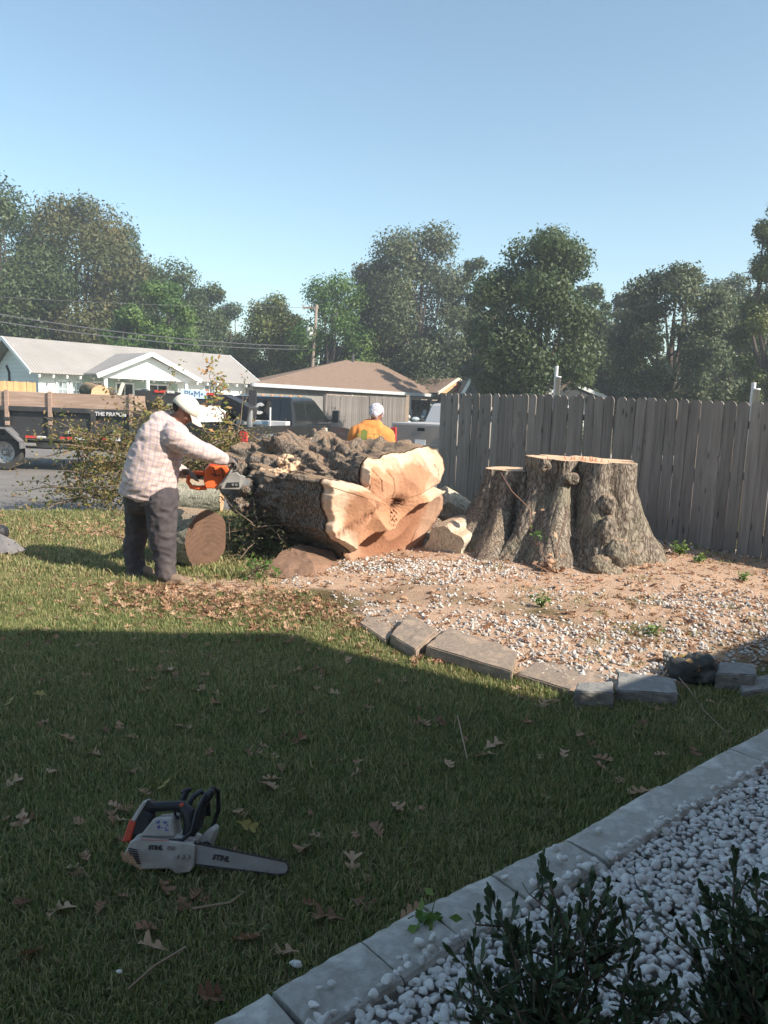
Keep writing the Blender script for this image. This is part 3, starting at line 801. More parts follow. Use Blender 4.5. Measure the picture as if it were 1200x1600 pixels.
for i, (px, top, w, y, k, lb) in enumerate([(45, 326, 130, 69, 'dark', 'dark oak crown between the two tallest trees at far left'), (195, 350, 110, 72, 'dark', 'dark right shoulder of the tallest tree group at left'), (215, 405, 120, 74, 'olive', 'olive oak crown behind the bright green young tree'),
        (360, 470, 90, 76, 'dark', 'dark narrow crown just left of the pale loose tree'), (455, 490, 80, 66, 'yellow', 'pale low tree touching the utility pole on its left'), (612, 440, 110, 66, 'dark', 'dark mid height oak filling the middle of the brown roof tree group'), (705, 430, 100, 62, 'grey', 'grey green oak joining the tall oak to the dense round one'),
        (912, 440, 85, 52, 'dark', 'dark side crown at the right shoulder of the dense round oak'), (950, 500, 95, 60, 'olive', 'low olive crown closing the gap right of the dense round oak'), (765, 430, 80, 50, 'dark', 'dark lower crown filling the left side of the dense round oak'), (735, 400, 70, 60, 'dark', 'narrow dark crown at the left shoulder of the dense round oak'), (1130, 425, 120, 50, 'grey', 'grey green crown joining the loose oak to the yellowing tree'), (1190, 440, 120, 46, 'dark', 'dark crown behind the yellowing tree at the right edge'),
        (975, 450, 90, 54, 'grey', 'thin grey green crown at the left of the loose oak'), (560, 455, 80, 64, 'olive', 'olive crown between the leaning open tree and the tall oak')]):
    tree(lb, px, top, w, y, k, 300+i, 11000, .17, low=.0, lobes=26, open_=.4)

# ---- utility pole and wires
pole_m = pm('pole_wood', (.30, .24, .19), (.20, .16, .13), 5, .9, .3, stretch=(1, 1, .1))
pb = P(483, 600, 56); pb.z = -.2; pt = P(495, 476, 56)
t = thing('utility_pole', 'leaning brown utility pole with a pale transformer beside the brown roof', 'utility pole', pb)
g = Geo(); g.tube([(0, 0, 0), pt-pb], [.14, .10], 10); put('pole', g, pole_m, t, smooth=True)
dv = (pt-pb).normalized()
g = Geo(); c = (pt-pb)-dv*2.1+Vector((-.36, -.1, 0)); g.lathe([(.0, -.5), (.24, -.5), (.27, -.4), (.27, .42), (.2, .5), (0, .52)], 14, Matrix.Translation(c)); put('transformer', g, pm('transformer_paint', (.55, .56, .56), (.48, .49, .5), 2, .5, 0), t, smooth=True)
g = Geo(); g.beam((pt-pb)+Vector((-1.0, 0, -.25)), (pt-pb)+Vector((.15, 0, -.2)), .1, .12); put('crossarm', g, pole_m, t)
g = Geo(); 
for dx in (-.95, -.5, .05):
    g = Geo(); g.lathe([(.03, 0), (.06, .04), (.06, .1), (.03, .16)], 8, Matrix.Translation((pt-pb)+Vector((dx, 0, -.18)))); put('insulator', g, pm('insulator_glaze', (.4, .4, .38)), t)
wire_m = pm('wire', (.10, .10, .11), (.08, .08, .09), 1, .6, 0)
wlabs = ['lowest thick overhead cable crossing in front of the left trees', 'second overhead cable just above the lowest one at left', 'thin highest overhead wire crossing the left trees']
for i, (a, b, c, r) in enumerate((((0, 497, 40), (250, 532, 48), (484, 546, 56), .028), ((0, 486, 40), (250, 525, 48), (484, 541, 56), .028), ((-20, 460, 44), (180, 470, 50), (492, 480, 56), .013))):
    A, B, C_ = P(*a), P(*b), P(*c); pts = []
    e0 = A+(A-B)*.6
    for k in range(25):
        t_ = k/24; q0 = e0*(1-t_)+C_*t_; sag = (A+C_)/2; pts.append(q0+Vector((0, 0, -1))*4*t_*(1-t_)*(.55 if i < 2 else .25))
    g = Geo(); g.tube(pts, r, 5); meta(put('overhead_wire', g, wire_m), wlabs[i], 'cable', 'overhead wires to the utility pole')

# ---- far houses
def hit_plane(px, py, p0, n):
    r = ray(px, py); return CO+r*((Vector(p0)-CO).dot(n)/r.dot(n))
def wall_frame(ax, ay, rz):
    return Matrix.Translation((ax, ay, -.2)) @ Matrix.Rotation(rz, 4, 'Z')
WHITE = pm('white_siding', (.80, .82, .79), (.74, .77, .74), 3, .6, .05)
m, nt, b = newmat('lap_siding'); v = coords(nt)
wv = _n(nt, 'ShaderNodeTexWave', wave_type='BANDS', bands_direction='Z', wave_profile='SAW'); wv.inputs['Scale'].default_value = 1.6; nt.links.new(v, wv.inputs[0])
nt.links.new(mixc(nt, wv.outputs[1], (.62, .68, .70), (.74, .80, .80)), b.inputs['Base Color']); b.inputs['Roughness'].default_value = .6
bump(nt, b, wv.outputs[1], .6, .03); LAP = m
m, nt, b = newmat('pale_metal_roof'); v = coords(nt)
wv = _n(nt, 'ShaderNodeTexWave', wave_type='BANDS', bands_direction='X'); wv.inputs['Scale'].default_value = 2.2; nt.links.new(v, wv.inputs[0])
c = ramp(nt, noise_t(nt, v, .8, 5), [(.3, (.33, .305, .285)), (.7, (.40, .375, .35))]); c = mixc(nt, .22, c, wv.outputs[0], 'MULTIPLY')
nt.links.new(c, b.inputs['Base Color']); b.inputs['Roughness'].default_value = .55; bump(nt, b, wv.outputs[1], .5, .03); MROOF = m
MINT = pm('mint_wall', (.45, .56, .48), (.40, .50, .43), 3, .7, .05)
WINM = glass('window_glass', (.25, .32, .35), .1); DARKG = glass('dark_glass', (.03, .035, .04), .05)
TRIM = pm('white_trim', (.82, .83, .82), (.78, .8, .79), 3, .5, .0)

def white_house():
    rz = R(47); ax, ay = -15.6, 34.0
    t = thing('white_house', 'white bungalow with a pale metal roof and gabled porch behind the trailer', 'house', (ax, ay, -.2), rz)
    Mw = wall_frame(ax, ay, rz); Mi = Mw.inverted(); nrm = (Mw.to_3x3() @ Vector((0, -1, 0)))
    def loc(px, py, yl):
        return Mi @ hit_plane(px, py, Mw @ Vector((0, yl, 0)), nrm)
    L = (Mi @ Vector((-7.2, 43.0, 0))).x; ez = loc(60, 578, 0).z; rzz = Mi @ P(10, 523, 36); RZ = 4.4; D = 2.9
    RZ = loc(180, 540, D).z
    g = Geo(); g.box((L/2, .45+(2*D-.9)/2, ez/2), (L-1.0, 2*D-.9, ez)); w = put('wall', g, WHITE, t)
    # gable wall at the left end with lap siding
    g = Geo(); g.prism([(.45, 0), (2*D-.45, 0), (2*D-.45, ez), (D, RZ-.12), (.45, ez)], .46, .50, plane='YZ'); put('gable_wall', g, LAP, t)
    g = Geo(); g.prism([(.45, ez-.05), (2*D-.45, ez-.05), (D, RZ-.12)], L-.5, L-.46, plane='YZ'); put('gable_wall', g, LAP, t)
    g = Geo()
    for (y0, z0, y1, z1) in ((-.12, ez-.06, D, RZ), (2*D+.12, ez-.06, D, RZ)):
        g.add([(-.1, y0, z0), (L+.1, y0, z0), (L+.1, y1, z1), (-.1, y1, z1), (-.1, y0, z0-.07), (L+.1, y0, z0-.07), (L+.1, y1, z1-.07), (-.1, y1, z1-.07)],
              [(0, 1, 2, 3), (7, 6, 5, 4), (0, 4, 5, 1), (1, 5, 6, 2), (3, 7, 4, 0)])
    rf = put('roof', g, MROOF, t)
    for x in (-.13, L+.13):
        for y0 in (-.14, 2*D+.14):
            g = Geo(); g.beam((x, y0, ez-.12), (x, D, RZ-.07), .05, .16); put('rake_board', g, TRIM, rf)
    me = None; k = 0; x = .3
    gt = Geo(); gt.box((0, 0, 0), (.09, .5, .12)); me = gt.mesh('rafter_tail'); me.materials.append(TRIM)
    while x < L:
        o = bpy.data.objects.new('rafter_tail', me); COL.objects.link(o); o.parent = t; o.location = (x, .14, ez-.16); o.rotation_euler = (R(24), 0, 0); x += .62
    # porch
    yp = -1.3; a = loc(233, 551, yp); l = loc(150, 583, yp); r = loc(312, 593, yp); zl = (l.z+r.z)/2; xl = l.x; xr = r.x; xa = (xl+xr)/2; za = a.z
    g = Geo(); g.prism([(xl+.35, zl+.02), (xr-.35, zl+.02), (xa, za-.16)], yp+.2, yp+.26); pg = put('porch_gable', g, WHITE, t)
    g = Geo()
    for (x0, x1) in ((xl, xa), (xr, xa)):
        s = 1 if x1 > x0 else -1
        g.add([(x0, yp-.1, zl), (x1, yp-.1, za), (x1, D, za), (x0, D*.3, zl), (x0, yp-.1, zl-.08), (x1, yp-.1, za-.08), (x1, D, za-.08), (x0, D*.3, zl-.08)],
              [(0, 1, 2, 3), (7, 6, 5, 4), (0, 4, 5, 1), (0, 3, 7, 4)])
    put('porch_roof', g, MROOF, t)
    g = Geo(); g.beam((xl-.02, yp-.14, zl-.1), (xa, yp-.14, za-.06), .06, .2); g.beam((xr+.02, yp-.14, zl-.1), (xa, yp-.14, za-.06), .06, .2); put('fascia', g, TRIM, t)
    g = Geo(); g.box(((xl+xr)/2, yp+.3, zl-.06), (xr-xl-.7, .14, .2)); put('porch_beam', g, TRIM, t)
    gp = Geo(); gp.box((0, 0, zl/2-.05), (.14, .14, zl-.1)); me = gp.mesh('porch_post'); me.materials.append(TRIM)
    for f in (.06, .5, .94):
        o = bpy.data.objects.new('porch_post', me); COL.objects.link(o); o.parent = t; o.location = (xl+.3+(xr-xl-.6)*f, yp+.3, 0)
    g = Geo(); g.box(((xl+xr)/2, .43, zl/2), (xr-xl-.4, .04, zl-.1)); put('porch_wall', g, MINT, t)
    g = Geo(); g.box(((xl+xr)/2, (yp+.45)/2, .15), (xr-xl-.4, .45-yp, .3)); put('porch_floor', g, pm('porch_concrete', (.5, .49, .46)), t)
    def window(x0, x1, z0, z1, y, gl=WINM, mull=2):
        g = Geo(); wd = x1-x0; 
        for (cx, cz, sx, sz) in (((x0+x1)/2, z1, wd+.1, .08), ((x0+x1)/2, z0, wd+.14, .09), (x0, (z0+z1)/2, .08, z1-z0), (x1, (z0+z1)/2, .08, z1-z0)): g.box((cx, y-.03, cz), (sx, .08, sz))
        for k in range(1, mull): g.box((x0+wd*k/mull, y-.031, (z0+z1)/2), (.03, .05, z1-z0))
        g.box(((x0+x1)/2, y-.029, (z0+z1)/2), (wd, .05, .04))
        f = put('window', g, TRIM, t); g = Geo(); g.box(((x0+x1)/2, y-.01, (z0+z1)/2), (wd, .02, z1-z0)); put('pane', g, gl, f)
    for (p0, p1, q0, q1) in ((88, 105, 595, 622), (110, 127, 596, 623), (318, 334, 601, 630)):
        a_ = loc(p0, q0, .45); b_ = loc(p1, q1, .45); window(a_.x, b_.x, b_.z, a_.z, .44)
    for f, wv_, gl in ((.16, .5, DARKG), (.42, .9, DARKG), (.75, 1.1, DARKG)):
        x = xl+(xr-xl)*f; window(x-wv_/2, x+wv_/2, .9, zl-.35, .40, gl)
    g = Geo(); x = xl+(xr-xl)*.6; g.box((x, .395, 1.15), (.8, .04, 1.9)); put('door', g, pm('white_door', (.7, .74, .7)), t)
    g = Geo(); q = loc(20, 560, .45); g.tube([(.43, 3.6, 1.2), (.43, 3.6, 2.6), (.43, 3.9, 2.9)], .06, 6); put('downpipe', g, pm('black_pipe', (.03, .03, .035)), t)
white_house()

def picket_fence(name, label, A, B, h, w, gap, mat, ztop=None, cat='fence', base=-.2, dog=True, group=None):
    A = Vector(A); B = Vector(B); A.z = B.z = base; d = B-A; L = d.length; rz = math.atan2(d.y, d.x)
    t = thing(name, label, cat, A, rz, group)
    g = Geo(); g.prism([(0, 0), (w, 0), (w, h-.03), (w-.025, h), (.025, h), (0, h-.03)], 0, .018); me = g.mesh('picket'); me.materials.append(mat)
    x = 0; r = random.Random(len(label))
    while x < L:
        o = bpy.data.objects.new('picket', me); COL.objects.link(o); o.parent = t; o.location = (x, r.uniform(0, .006), r.uniform(-.03, 0)); o.rotation_euler = (0, r.gauss(0, .006), 0); x += w+gap
    g = Geo()
    for z in (.35, h*.5, h-.3): g.beam((0, .04, z), (L, .04, z), .04, .09)
    put('rails', g, mat, t); n = int(L/2.4)+1; gp = Geo(); gp.box((0, .11, h/2), (.09, .09, h-.05)); me = gp.mesh('post'); me.materials.append(mat)
    for k in range(n+1):
        o = bpy.data.objects.new('post', me); COL.objects.link(o); o.parent = t; o.location = (L*k/n, 0, 0)
    return t
CEDAR = pm('cedar_new', (.62, .34, .16), (.48, .25, .11), 3, .8, .2, stretch=(3, 3, .3), objrand=.12)
picket_fence('cedar_fence', 'short run of new orange cedar fence beside the white house', P(-60, 600, 30.5), P(54, 600, 33.3), 2.15, .14, .01, CEDAR)

# brown-roofed house
m, nt, b = newmat('brown_shingles'); v = coords(nt)
br = _n(nt, 'ShaderNodeTexBrick'); br.inputs['Scale'].default_value = 3.0; br.inputs['Mortar Size'].default_value = .03
nt.links.new(coords(nt, 'Object', (1, 1.2, 1.2)), br.inputs[0])
c = ramp(nt, noise_t(nt, v, 5, 8, .75), [(.3, (.19, .125, .09)), (.7, (.31, .215, .16))])
nt.links.new(mixc(nt, .25, c, br.outputs[0], 'MULTIPLY'), b.inputs['Base Color']); b.inputs['Roughness'].default_value = .9
bump(nt, b, noise_t(nt, v, 25, 5), .5, .03); SHING = m
GREYB = pm('grey_brick', (.27, .26, .245), (.20, .19, .18), 4, .9, .3)
BUFF = pm('buff_boards', (.62, .42, .22), (.52, .34, .17), 4, .8, .1, stretch=(4, 1, .3))
def brown_house():
    ax, ay, rz = -7.3, 42.0, math.atan2(.75, .66)
    t = thing('brown_roof_house', 'low brick house with a brown hip roof shaded by trees beyond the truck', 'house', (ax, ay, -.2), rz)
    Mw = wall_frame(ax, ay, rz); Mi = Mw.inverted(); nrm = Mw.to_3x3() @ Vector((0, -1, 0))
    def loc(px, py, yl): return Mi @ hit_plane(px, py, Mw @ Vector((0, yl, 0)), nrm)
    e0 = loc(398, 601, 0); ez = 2.62; R1 = loc(540, 563, 4.5); R2 = loc(592, 567, 4.5); L = loc(688, 618, 0).x
    rzh = (R1.z+R2.z)/2
    # roof planes
    g = Geo(); A, B, Cc, Dd = (0, 0, ez), (L, 0, ez-.1), (L, 9, ez), (5, 9, ez); r1 = (R1.x, 4.5, rzh); r2 = (R2.x, 4.5, rzh)
    low = lambda p: (p[0], p[1], p[2]-.16)
    g.add([A, B, Cc, Dd, r1, r2], [(0, 1, 5, 4), (1, 2, 5), (2, 3, 4, 5), (3, 0, 4)]); rf = put('roof', g, SHING, t)
    g = Geo(); g.beam((0, -.03, ez-.09), (L, -.03, ez-.19), .05, .2); g.beam((-.02, 0, ez-.09), (5, 9, ez-.09), .05, .18); put('fascia', g, pm('grey_fascia', (.50, .52, .53), (.42, .44, .45)), rf)
    g = Geo(); g.lathe([(.1, 0), (.1, .55)], 8, Matrix.Translation((R1.x+.5, 4.3, rzh-.1))); put('vent_pipe', g, pm('dark_pipe', (.08, .08, .08)), rf)
    xw = loc(507, 610, .4).x
    g = Geo(); g.box((xw/2+.2, 2.2, (ez-.2)/2), (xw-.2, 3.6, ez-.2)); put('wall', g, GREYB, t)
    g = Geo(); g.box(((xw+L)/2, 3.2, (ez-.25)/2), (L-xw, .15, ez-.25)); put('porch_wall', g, pm('dark_recess_wall', (.16, .14, .13)), t)  # shade under the porch eave is put into this wall's dark colour
    g = Geo(); g.box((8.5, 6.0, (ez-.25)/2), (12.8, 5.3, ez-.25)); put('back_wall', g, GREYB, t)
    # porch posts
    gp = Geo(); gp.box((0, 0, (ez-.3)/2), (.16, .16, ez-.3)); me = gp.mesh('porch_post'); me.materials.append(pm('old_white_post', (.62, .60, .56)))
    for px in (549, 601, 640):
        x = loc(px, 620, .25).x; o = bpy.data.objects.new('porch_post', me); COL.objects.link(o); o.parent = t; o.location = (x, .25, 0)
    g = Geo(); g.box(((xw+L)/2, .25, ez-.42), (L-xw, .1, .22)); put('porch_beam', g, pm('beam_tan', (.5, .42, .33)), t)
    # gabled right wing with buff boards
    yl = -.6; a = loc(716, 591, yl); l = loc(684, 615, yl); r = loc(748, 616, yl)
    zl = (l.z+r.z)/2
    g = Geo(); g.prism([(l.x+.2, zl), (r.x-.2, zl), (a.x, a.z-.12)], yl+.15, yl+.22); put('gable_board', g, BUFF, t)
    g = Geo()
    for x0 in (l.x, r.x):
        g.add([(x0, yl, zl), (a.x, yl, a.z), (a.x, 6, a.z), (x0, 6, zl)], [(0, 1, 2, 3)])
    put('wing_roof', g, SHING, t)
    g = Geo(); g.beam((l.x-.05, yl-.03, zl-.05), (a.x, yl-.03, a.z-.05), .06, .2); g.beam((r.x+.05, yl-.03, zl-.05), (a.x, yl-.03, a.z-.05), .06, .2); put('rake_board', g, pm('cream_trim', (.78, .68, .55)), t)
    # small red star on the gable
    star = [(math.sin(k*PI/5)*(.38 if k % 2 == 0 else .15), math.cos(k*PI/5)*(.38 if k % 2 == 0 else .15)) for k in range(10)]
    g = Geo(); s = loc(714, 606, yl+.1); g.prism([(s.x+p[0], s.z+p[1]) for p in star], yl+.10, yl+.14); put('star_ornament', g, pm('red_star', (.5, .1, .09)), t)
    g = Geo(); g.box(((l.x+r.x)/2+.9, 2.5, zl/2), (r.x-l.x-1.8, 5, zl)); put('wing_wall', g, pm('pale_wing_wall', (.66, .62, .56)), t)
    # open carport with a bright doorway
    x0 = loc(643, 640, 1.0).x; x1 = loc(683, 640, 1.0).x
    g = Geo(); g.box(((x0+x1)/2, 3.0, (ez-.3)/2), (x1-x0, .1, ez-.3)); put('carport_wall', g, pm('carport_panel', (.36, .32, .29)), t)
    g = Geo(); xa = loc(672, 640, .6).x; xb = loc(681, 640, .6).x; g.box(((xa+xb)/2, .6, 1.15), (xb-xa, .06, 2.1)); put('door', g, TRIM, t)
    return t, Mw, loc
bh, bhM, bhl = brown_house()
GREYF = pm('old_gate_wood', (.22, .195, .18), (.15, .135, .125), 4, .9, .2, stretch=(3, 3, .3), objrand=.18)
picket_fence('gate_fence', 'weathered brown gate fence in front of the brown roofed house', bhM @ Vector((bhl(508, 650, -2.5).x, -2.5, 0)), bhM @ Vector((bhl(574, 650, -2.5).x, -2.5, 0)), 2.15, .15, .012, GREYF)
picket_fence('gate_fence', 'second weathered panel of the gate fence ending at a tan post', bhM @ Vector((bhl(577, 650, -2.3).x, -2.3, 0)), bhM @ Vector((bhl(633, 650, -2.3).x, -2.3, 0)), 2.2, .15, .012, GREYF)
p = bhM @ Vector((bhl(636, 650, -2.3).x, -2.3, 0)); g = Geo(); g.box((0, 0, 1.15), (.2, .2, 2.3)); g.box((0, 0, 2.33), (.26, .26, .06))
o = put('gate_post', g, pm('tan_post', (.5, .38, .28))); o.location = (p.x, p.y, -.2); meta(o, 'tan wooden gate post at the right end of the gate fence', 'post')

def small_roof_house(label, px0, px1, peak, eave, y, rmat, wmat, name='house', ridge=.5):
    a = P(px0, eave, y); b = P(px1, eave, y); pk = P((px0+px1)/2, peak, y+2)
    t = thing(name, label, 'house', (a.x, y, -.2)); w = b.x-a.x; ez = a.z+.2; pz = pk.z+.2
    g = Geo(); g.box((w/2, 3.2, ez/2), (w-.6, 5.8, ez)); put('wall', g, wmat, t)
    g = Geo(); g.prism([(0, ez-.1), (w, ez-.1), (w*ridge, pz)], 0, 6.4); put('roof', g, rmat, t)
    g = Geo(); g.beam((0, -.05, ez), (w*ridge, -.05, pz), .06, .2); g.beam((w, -.05, ez), (w*ridge, -.05, pz), .06, .2); put('rake_board', g, TRIM, t)
    g = Geo(); g.box((w*.3, .22, ez*.6), (.8, .06, .9)); f = put('window', g, TRIM, t); g = Geo(); g.box((w*.3, .18, ez*.6), (.65, .03, .75)); put('pane', g, DARKG, f)
small_roof_house('dark grey gabled roof with white trim poking up left behind the fence', 722, 782, 589, 617, 50, pm('dark_grey_shingle', (.16, .165, .17), (.11, .115, .12), 20), WHITE, ridge=.25)
small_roof_house('far house with a dark slate roof just over the fence right of the first pipe', 855, 950, 598, 619, 46, pm('slate', (.07, .075, .08), (.05, .055, .06), 20), WHITE, ridge=.3)
small_roof_house('far house with brown and pale grey roof seen between trees over the fence', 900, 1010, 598, 614, 60, pm('pinkish_roof', (.34, .24, .2), (.45, .42, .4), .6), WHITE)
# ================================================================== FENCE, STUMP, LOGS
m, nt, b = newmat('weathered_board')
v = coords(nt, 'Object', (9, 9, .55)); oi = _n(nt, 'ShaderNodeObjectInfo')
va = _n(nt, 'ShaderNodeVectorMath', operation='ADD'); cb = _n(nt, 'ShaderNodeCombineXYZ')
nt.links.new(math_(nt, 'MULTIPLY', oi.outputs['Random'], 37.0), cb.inputs[0]); nt.links.new(math_(nt, 'MULTIPLY', oi.outputs['Random'], 91.0), cb.inputs[2])
nt.links.new(v, va.inputs[0]); nt.links.new(cb.outputs[0], va.inputs[1])
n1 = noise_t(nt, va.outputs[0], 2.4, 8, .7, .6); 
kn = _n(nt, 'ShaderNodeTexVoronoi'); kn.inputs['Scale'].default_value = 1.3
mp = _n(nt, 'ShaderNodeMapping'); mp.inputs['Scale'].default_value = (.8, .1, 4.0); nt.links.new(va.outputs[0], mp.inputs[0]); nt.links.new(mp.outputs[0], kn.inputs['Vector'])
kf = math_(nt, 'MULTIPLY_ADD', kn.outputs['Distance'], -9.0, 1.6, clamp=True)
c = ramp(nt, n1, [(.28, (.16, .136, .115)), (.5, (.255, .222, .195)), (.72, (.35, .31, .275))])
c = mixc(nt, math_(nt, 'MULTIPLY', kf, .75), c, (.05, .042, .036))
hs = _n(nt, 'ShaderNodeHueSaturation'); nt.links.new(math_(nt, 'MULTIPLY_ADD', oi.outputs['Random'], .4, .78), hs.inputs['Value']); nt.links.new(c, hs.inputs['Color'])
nt.links.new(hs.outputs[0], b.inputs['Base Color']); b.inputs['Roughness'].default_value = .9; b.inputs['Specular IOR Level'].default_value = .2
bump(nt, b, n1, .5, .004); BOARD = m

FA = Vector((0.86, 12.65, 0)); FB = Vector((4.22, 8.28, 0)); fd = (FB-FA).normalized(); f_rz = math.atan2(fd.y, fd.x)
def main_fence():
    L = 9.0; W = .137; GAP = .007
    t = thing('wooden_fence', 'tall weathered grey picket fence with dog-eared tops beside the stump', 'fence', (FA.x, FA.y, 0), f_rz)
    mes = []
    for s in range(5):
        r = random.Random(s); H = 1.90; e = .030+.004*s; ny = 14; prof = []
        wv = [r.uniform(-.0015, .0015) for _ in range(ny+1)]
        lft = [(wv[k], H*.982*k/ny) for k in range(ny)]; rgt = [(W+wv[-1-k]-r.uniform(0, .002), H*.982*k/ny) for k in range(ny)]
        poly = [(0, 0)]+[(W, 0)]+[(W, H-e*1.2), (W-e*.35, H-e*.45), (W-e, H), (e, H), (e*.35, H-e*.45), (0, H-e*1.2)]
        g = Geo(); g.prism(poly, 0, .017); me = g.mesh('picket'); me.materials.append(BOARD); mes.append(me)
    x = 0; r = random.Random(4); i = 0
    while x < L:
        wx, wy = FA.x+fd.x*x, FA.y+fd.y*x; z0 = zg(wx, wy)
        o = bpy.data.objects.new('picket', mes[i % 5]); COL.objects.link(o); o.parent = t
        w = r.uniform(.95, 1.06); o.location = (x, r.uniform(-.004, .006), .02*math.sin(x*.9)-.10+r.uniform(-.012, .008)); o.scale = (w, 1, 1)
        o.rotation_euler = (r.gauss(0, .004), r.gauss(0, .0055), r.gauss(0, .02)); x += W*w+GAP+(.004 if r.random() < .25 else 0); i += 1
    for z in (.28, .95, 1.52):
        g = Geo(); g.box((L/2, .042, z), (L, .04, .085)); put('rail', g, BOARD, t)
    gp = Geo(); gp.box((0, 0, .78), (.09, .09, 1.62)); me = gp.mesh('post'); me.materials.append(BOARD)
    for k in range(5):
        o = bpy.data.objects.new('post', me); COL.objects.link(o); o.parent = t; o.location = (.1+k*2.2, .11, 0)
main_fence()
PVC = pm('white_pvc', (.78, .79, .80), (.68, .69, .70), 3, .4, .05)
for (px, ptop, y, px2, ps, lb) in ((870, 572, 12.3, 868, 588, 'white stepped vent pipe rising behind the middle of the fence'), (1178, 598, 9.9, 1175, 607, 'white pipe poking up behind the fence near the right edge')):
    q = P(px, ptop, y); t = thing('white_pipe', lb, 'pipe', (q.x, q.y, 0), 0, 'white pipes behind the fence')
    s = P(px, ps, y).z
    g = Geo(); g.lathe([(.028, 0), (.028, q.z-.01), (.031, q.z)], 12); put('inner_pipe', g, PVC, t, smooth=True)
    g = Geo(); g.lathe([(.044, 0), (.044, s-.02), (.048, s-.02), (.048, s)], 12, Matrix.Translation((.03, -.02, 0))); put('outer_sleeve', g, PVC, t, smooth=True)

# ---- bark and wood
def barkmat(name, dark, mid, light, sc=1.0, moss=None, stretch=(1, 1, .38), orange=0.0, disp=.035):
    m, nt, b = newmat(name)
    v = coords(nt, 'Object', stretch)
    vo = _n(nt, 'ShaderNodeTexVoronoi', feature='DISTANCE_TO_EDGE'); vo.inputs['Scale'].default_value = 22*sc
    nn = _n(nt, 'ShaderNodeTexNoise'); nn.inputs['Scale'].default_value = 7*sc; nn.inputs['Detail'].default_value = 5; nt.links.new(v, nn.inputs[0])
    vm = _n(nt, 'ShaderNodeVectorMath', operation='SCALE'); vm.inputs['Scale'].default_value = .28/sc; nt.links.new(nn.outputs['Color'], vm.inputs[0])
    va = _n(nt, 'ShaderNodeVectorMath', operation='ADD'); nt.links.new(v, va.inputs[0]); nt.links.new(vm.outputs[0], va.inputs[1]); nt.links.new(va.outputs[0], vo.inputs['Vector'])
    e = math_(nt, 'MULTIPLY', vo.outputs['Distance'], 5.0, clamp=True)
    n2 = noise_t(nt, v, 38*sc, 6, .7); n3 = noise_t(nt, coords(nt), 2.6, 4)
    h = math_(nt, 'MULTIPLY_ADD', n2, .95, math_(nt, 'MULTIPLY', e, .28))
    c = ramp(nt, h, [(.38, dark), (.62, mid), (.86, light)])
    if moss: c = mixc(nt, math_(nt, 'MULTIPLY_ADD', n3, 4, -2.1, clamp=True), c, mixc(nt, n2, moss, light))
    if orange:
        c = mixc(nt, math_(nt, 'MULTIPLY', math_(nt, 'MULTIPLY_ADD', noise_t(nt, coords(nt), 5.5, 6, .7), 6, -3.3, clamp=True), orange), c, (.36, .19, .10))
    # sawdust on upward faces, strengthened so a sunlit tan is put into the tops
    ge = _n(nt, 'ShaderNodeNewGeometry'); sx = _n(nt, 'ShaderNodeSeparateXYZ'); nt.links.new(ge.outputs['Normal'], sx.inputs[0])
    up = math_(nt, 'MULTIPLY_ADD', math_(nt, 'ADD', sx.outputs[2], math_(nt, 'MULTIPLY', n2, .5)), 2.2, -1.75, clamp=True)
    c = mixc(nt, math_(nt, 'MULTIPLY', up, .8), c, (.46, .31, .20))
    nt.links.new(c, b.inputs['Base Color']); b.inputs['Roughness'].default_value = .95; b.inputs['Specular IOR Level'].default_value = .2
    bump(nt, b, h, .9, disp); return m
BK = barkmat('stump_bark', (.075, .06, .048), (.215, .18, .145), (.38, .33, .27), 1.0, moss=(.16, .18, .10))
BKL = barkmat('log_bark', (.06, .048, .04), (.18, .15, .125), (.37, .315, .265), 1.6, moss=(.17, .16, .12), orange=.6)
BKP = barkmat('pale_bark', (.34, .29, .21), (.58, .51, .40), (.72, .66, .54), 1.3, disp=.01)
BKG = barkmat('grey_log_bark', (.13, .125, .09), (.30, .29, .23), (.44, .42, .35), 1.6, disp=.012)
def woodface(name, base, mid, dark, center=(0, 0, 0), scale=9.0, axis=None, dist=3.0, saw=.25):
    m, nt, b = newmat(name)
    v = coords(nt, 'Object'); mp = _n(nt, 'ShaderNodeVectorMath', operation='SUBTRACT'); nt.links.new(v, mp.inputs[0]); mp.inputs[1].default_value = center
    w = _n(nt, 'ShaderNodeTexWave', wave_type='RINGS', rings_direction='SPHERICAL'); w.inputs['Scale'].default_value = scale; w.inputs['Distortion'].default_value = dist
    w.inputs['Detail'].default_value = 4; w.inputs['Detail Scale'].default_value = .7; nt.links.new(mp.outputs[0], w.inputs[0])
    n1 = noise_t(nt, v, 1.9, 6, .6, .8); n2 = noise_t(nt, v, 45, 5, .7)
    c = ramp(nt, n1, [(.32, base), (.5, mid), (.68, dark)])
    c = mixc(nt, math_(nt, 'MULTIPLY', w.outputs[1], .22), c, tuple(x*.55 for x in mid))
    c = mixc(nt, math_(nt, 'MULTIPLY', n2, saw), c, (.62, .42, .27))
    nt.links.new(c, b.inputs['Base Color']); b.inputs['Roughness'].default_value = .85; b.inputs['Specular IOR Level'].default_value = .2
    h = math_(nt, 'MULTIPLY_ADD', n2, .4, w.outputs[1]); bump(nt, b, h, .25, .006); return m
WF = woodface('fresh_cut_wood', (.74, .52, .33), (.66, .42, .25), (.50, .27, .145))
WFS = woodface('stump_cut_wood', (.72, .52, .36), (.64, .43, .28), (.52, .32, .2), scale=14, saw=.6)
WFD = woodface('dark_cut_wood', (.10, .052, .04), (.075, .036, .028), (.045, .024, .019), scale=12)  # giant log's shadow on the round is put into this dark tone
DARKW = pm('rotten_wood', (.07, .035, .022), (.18, .09, .05), 22, .95, .8, .02)

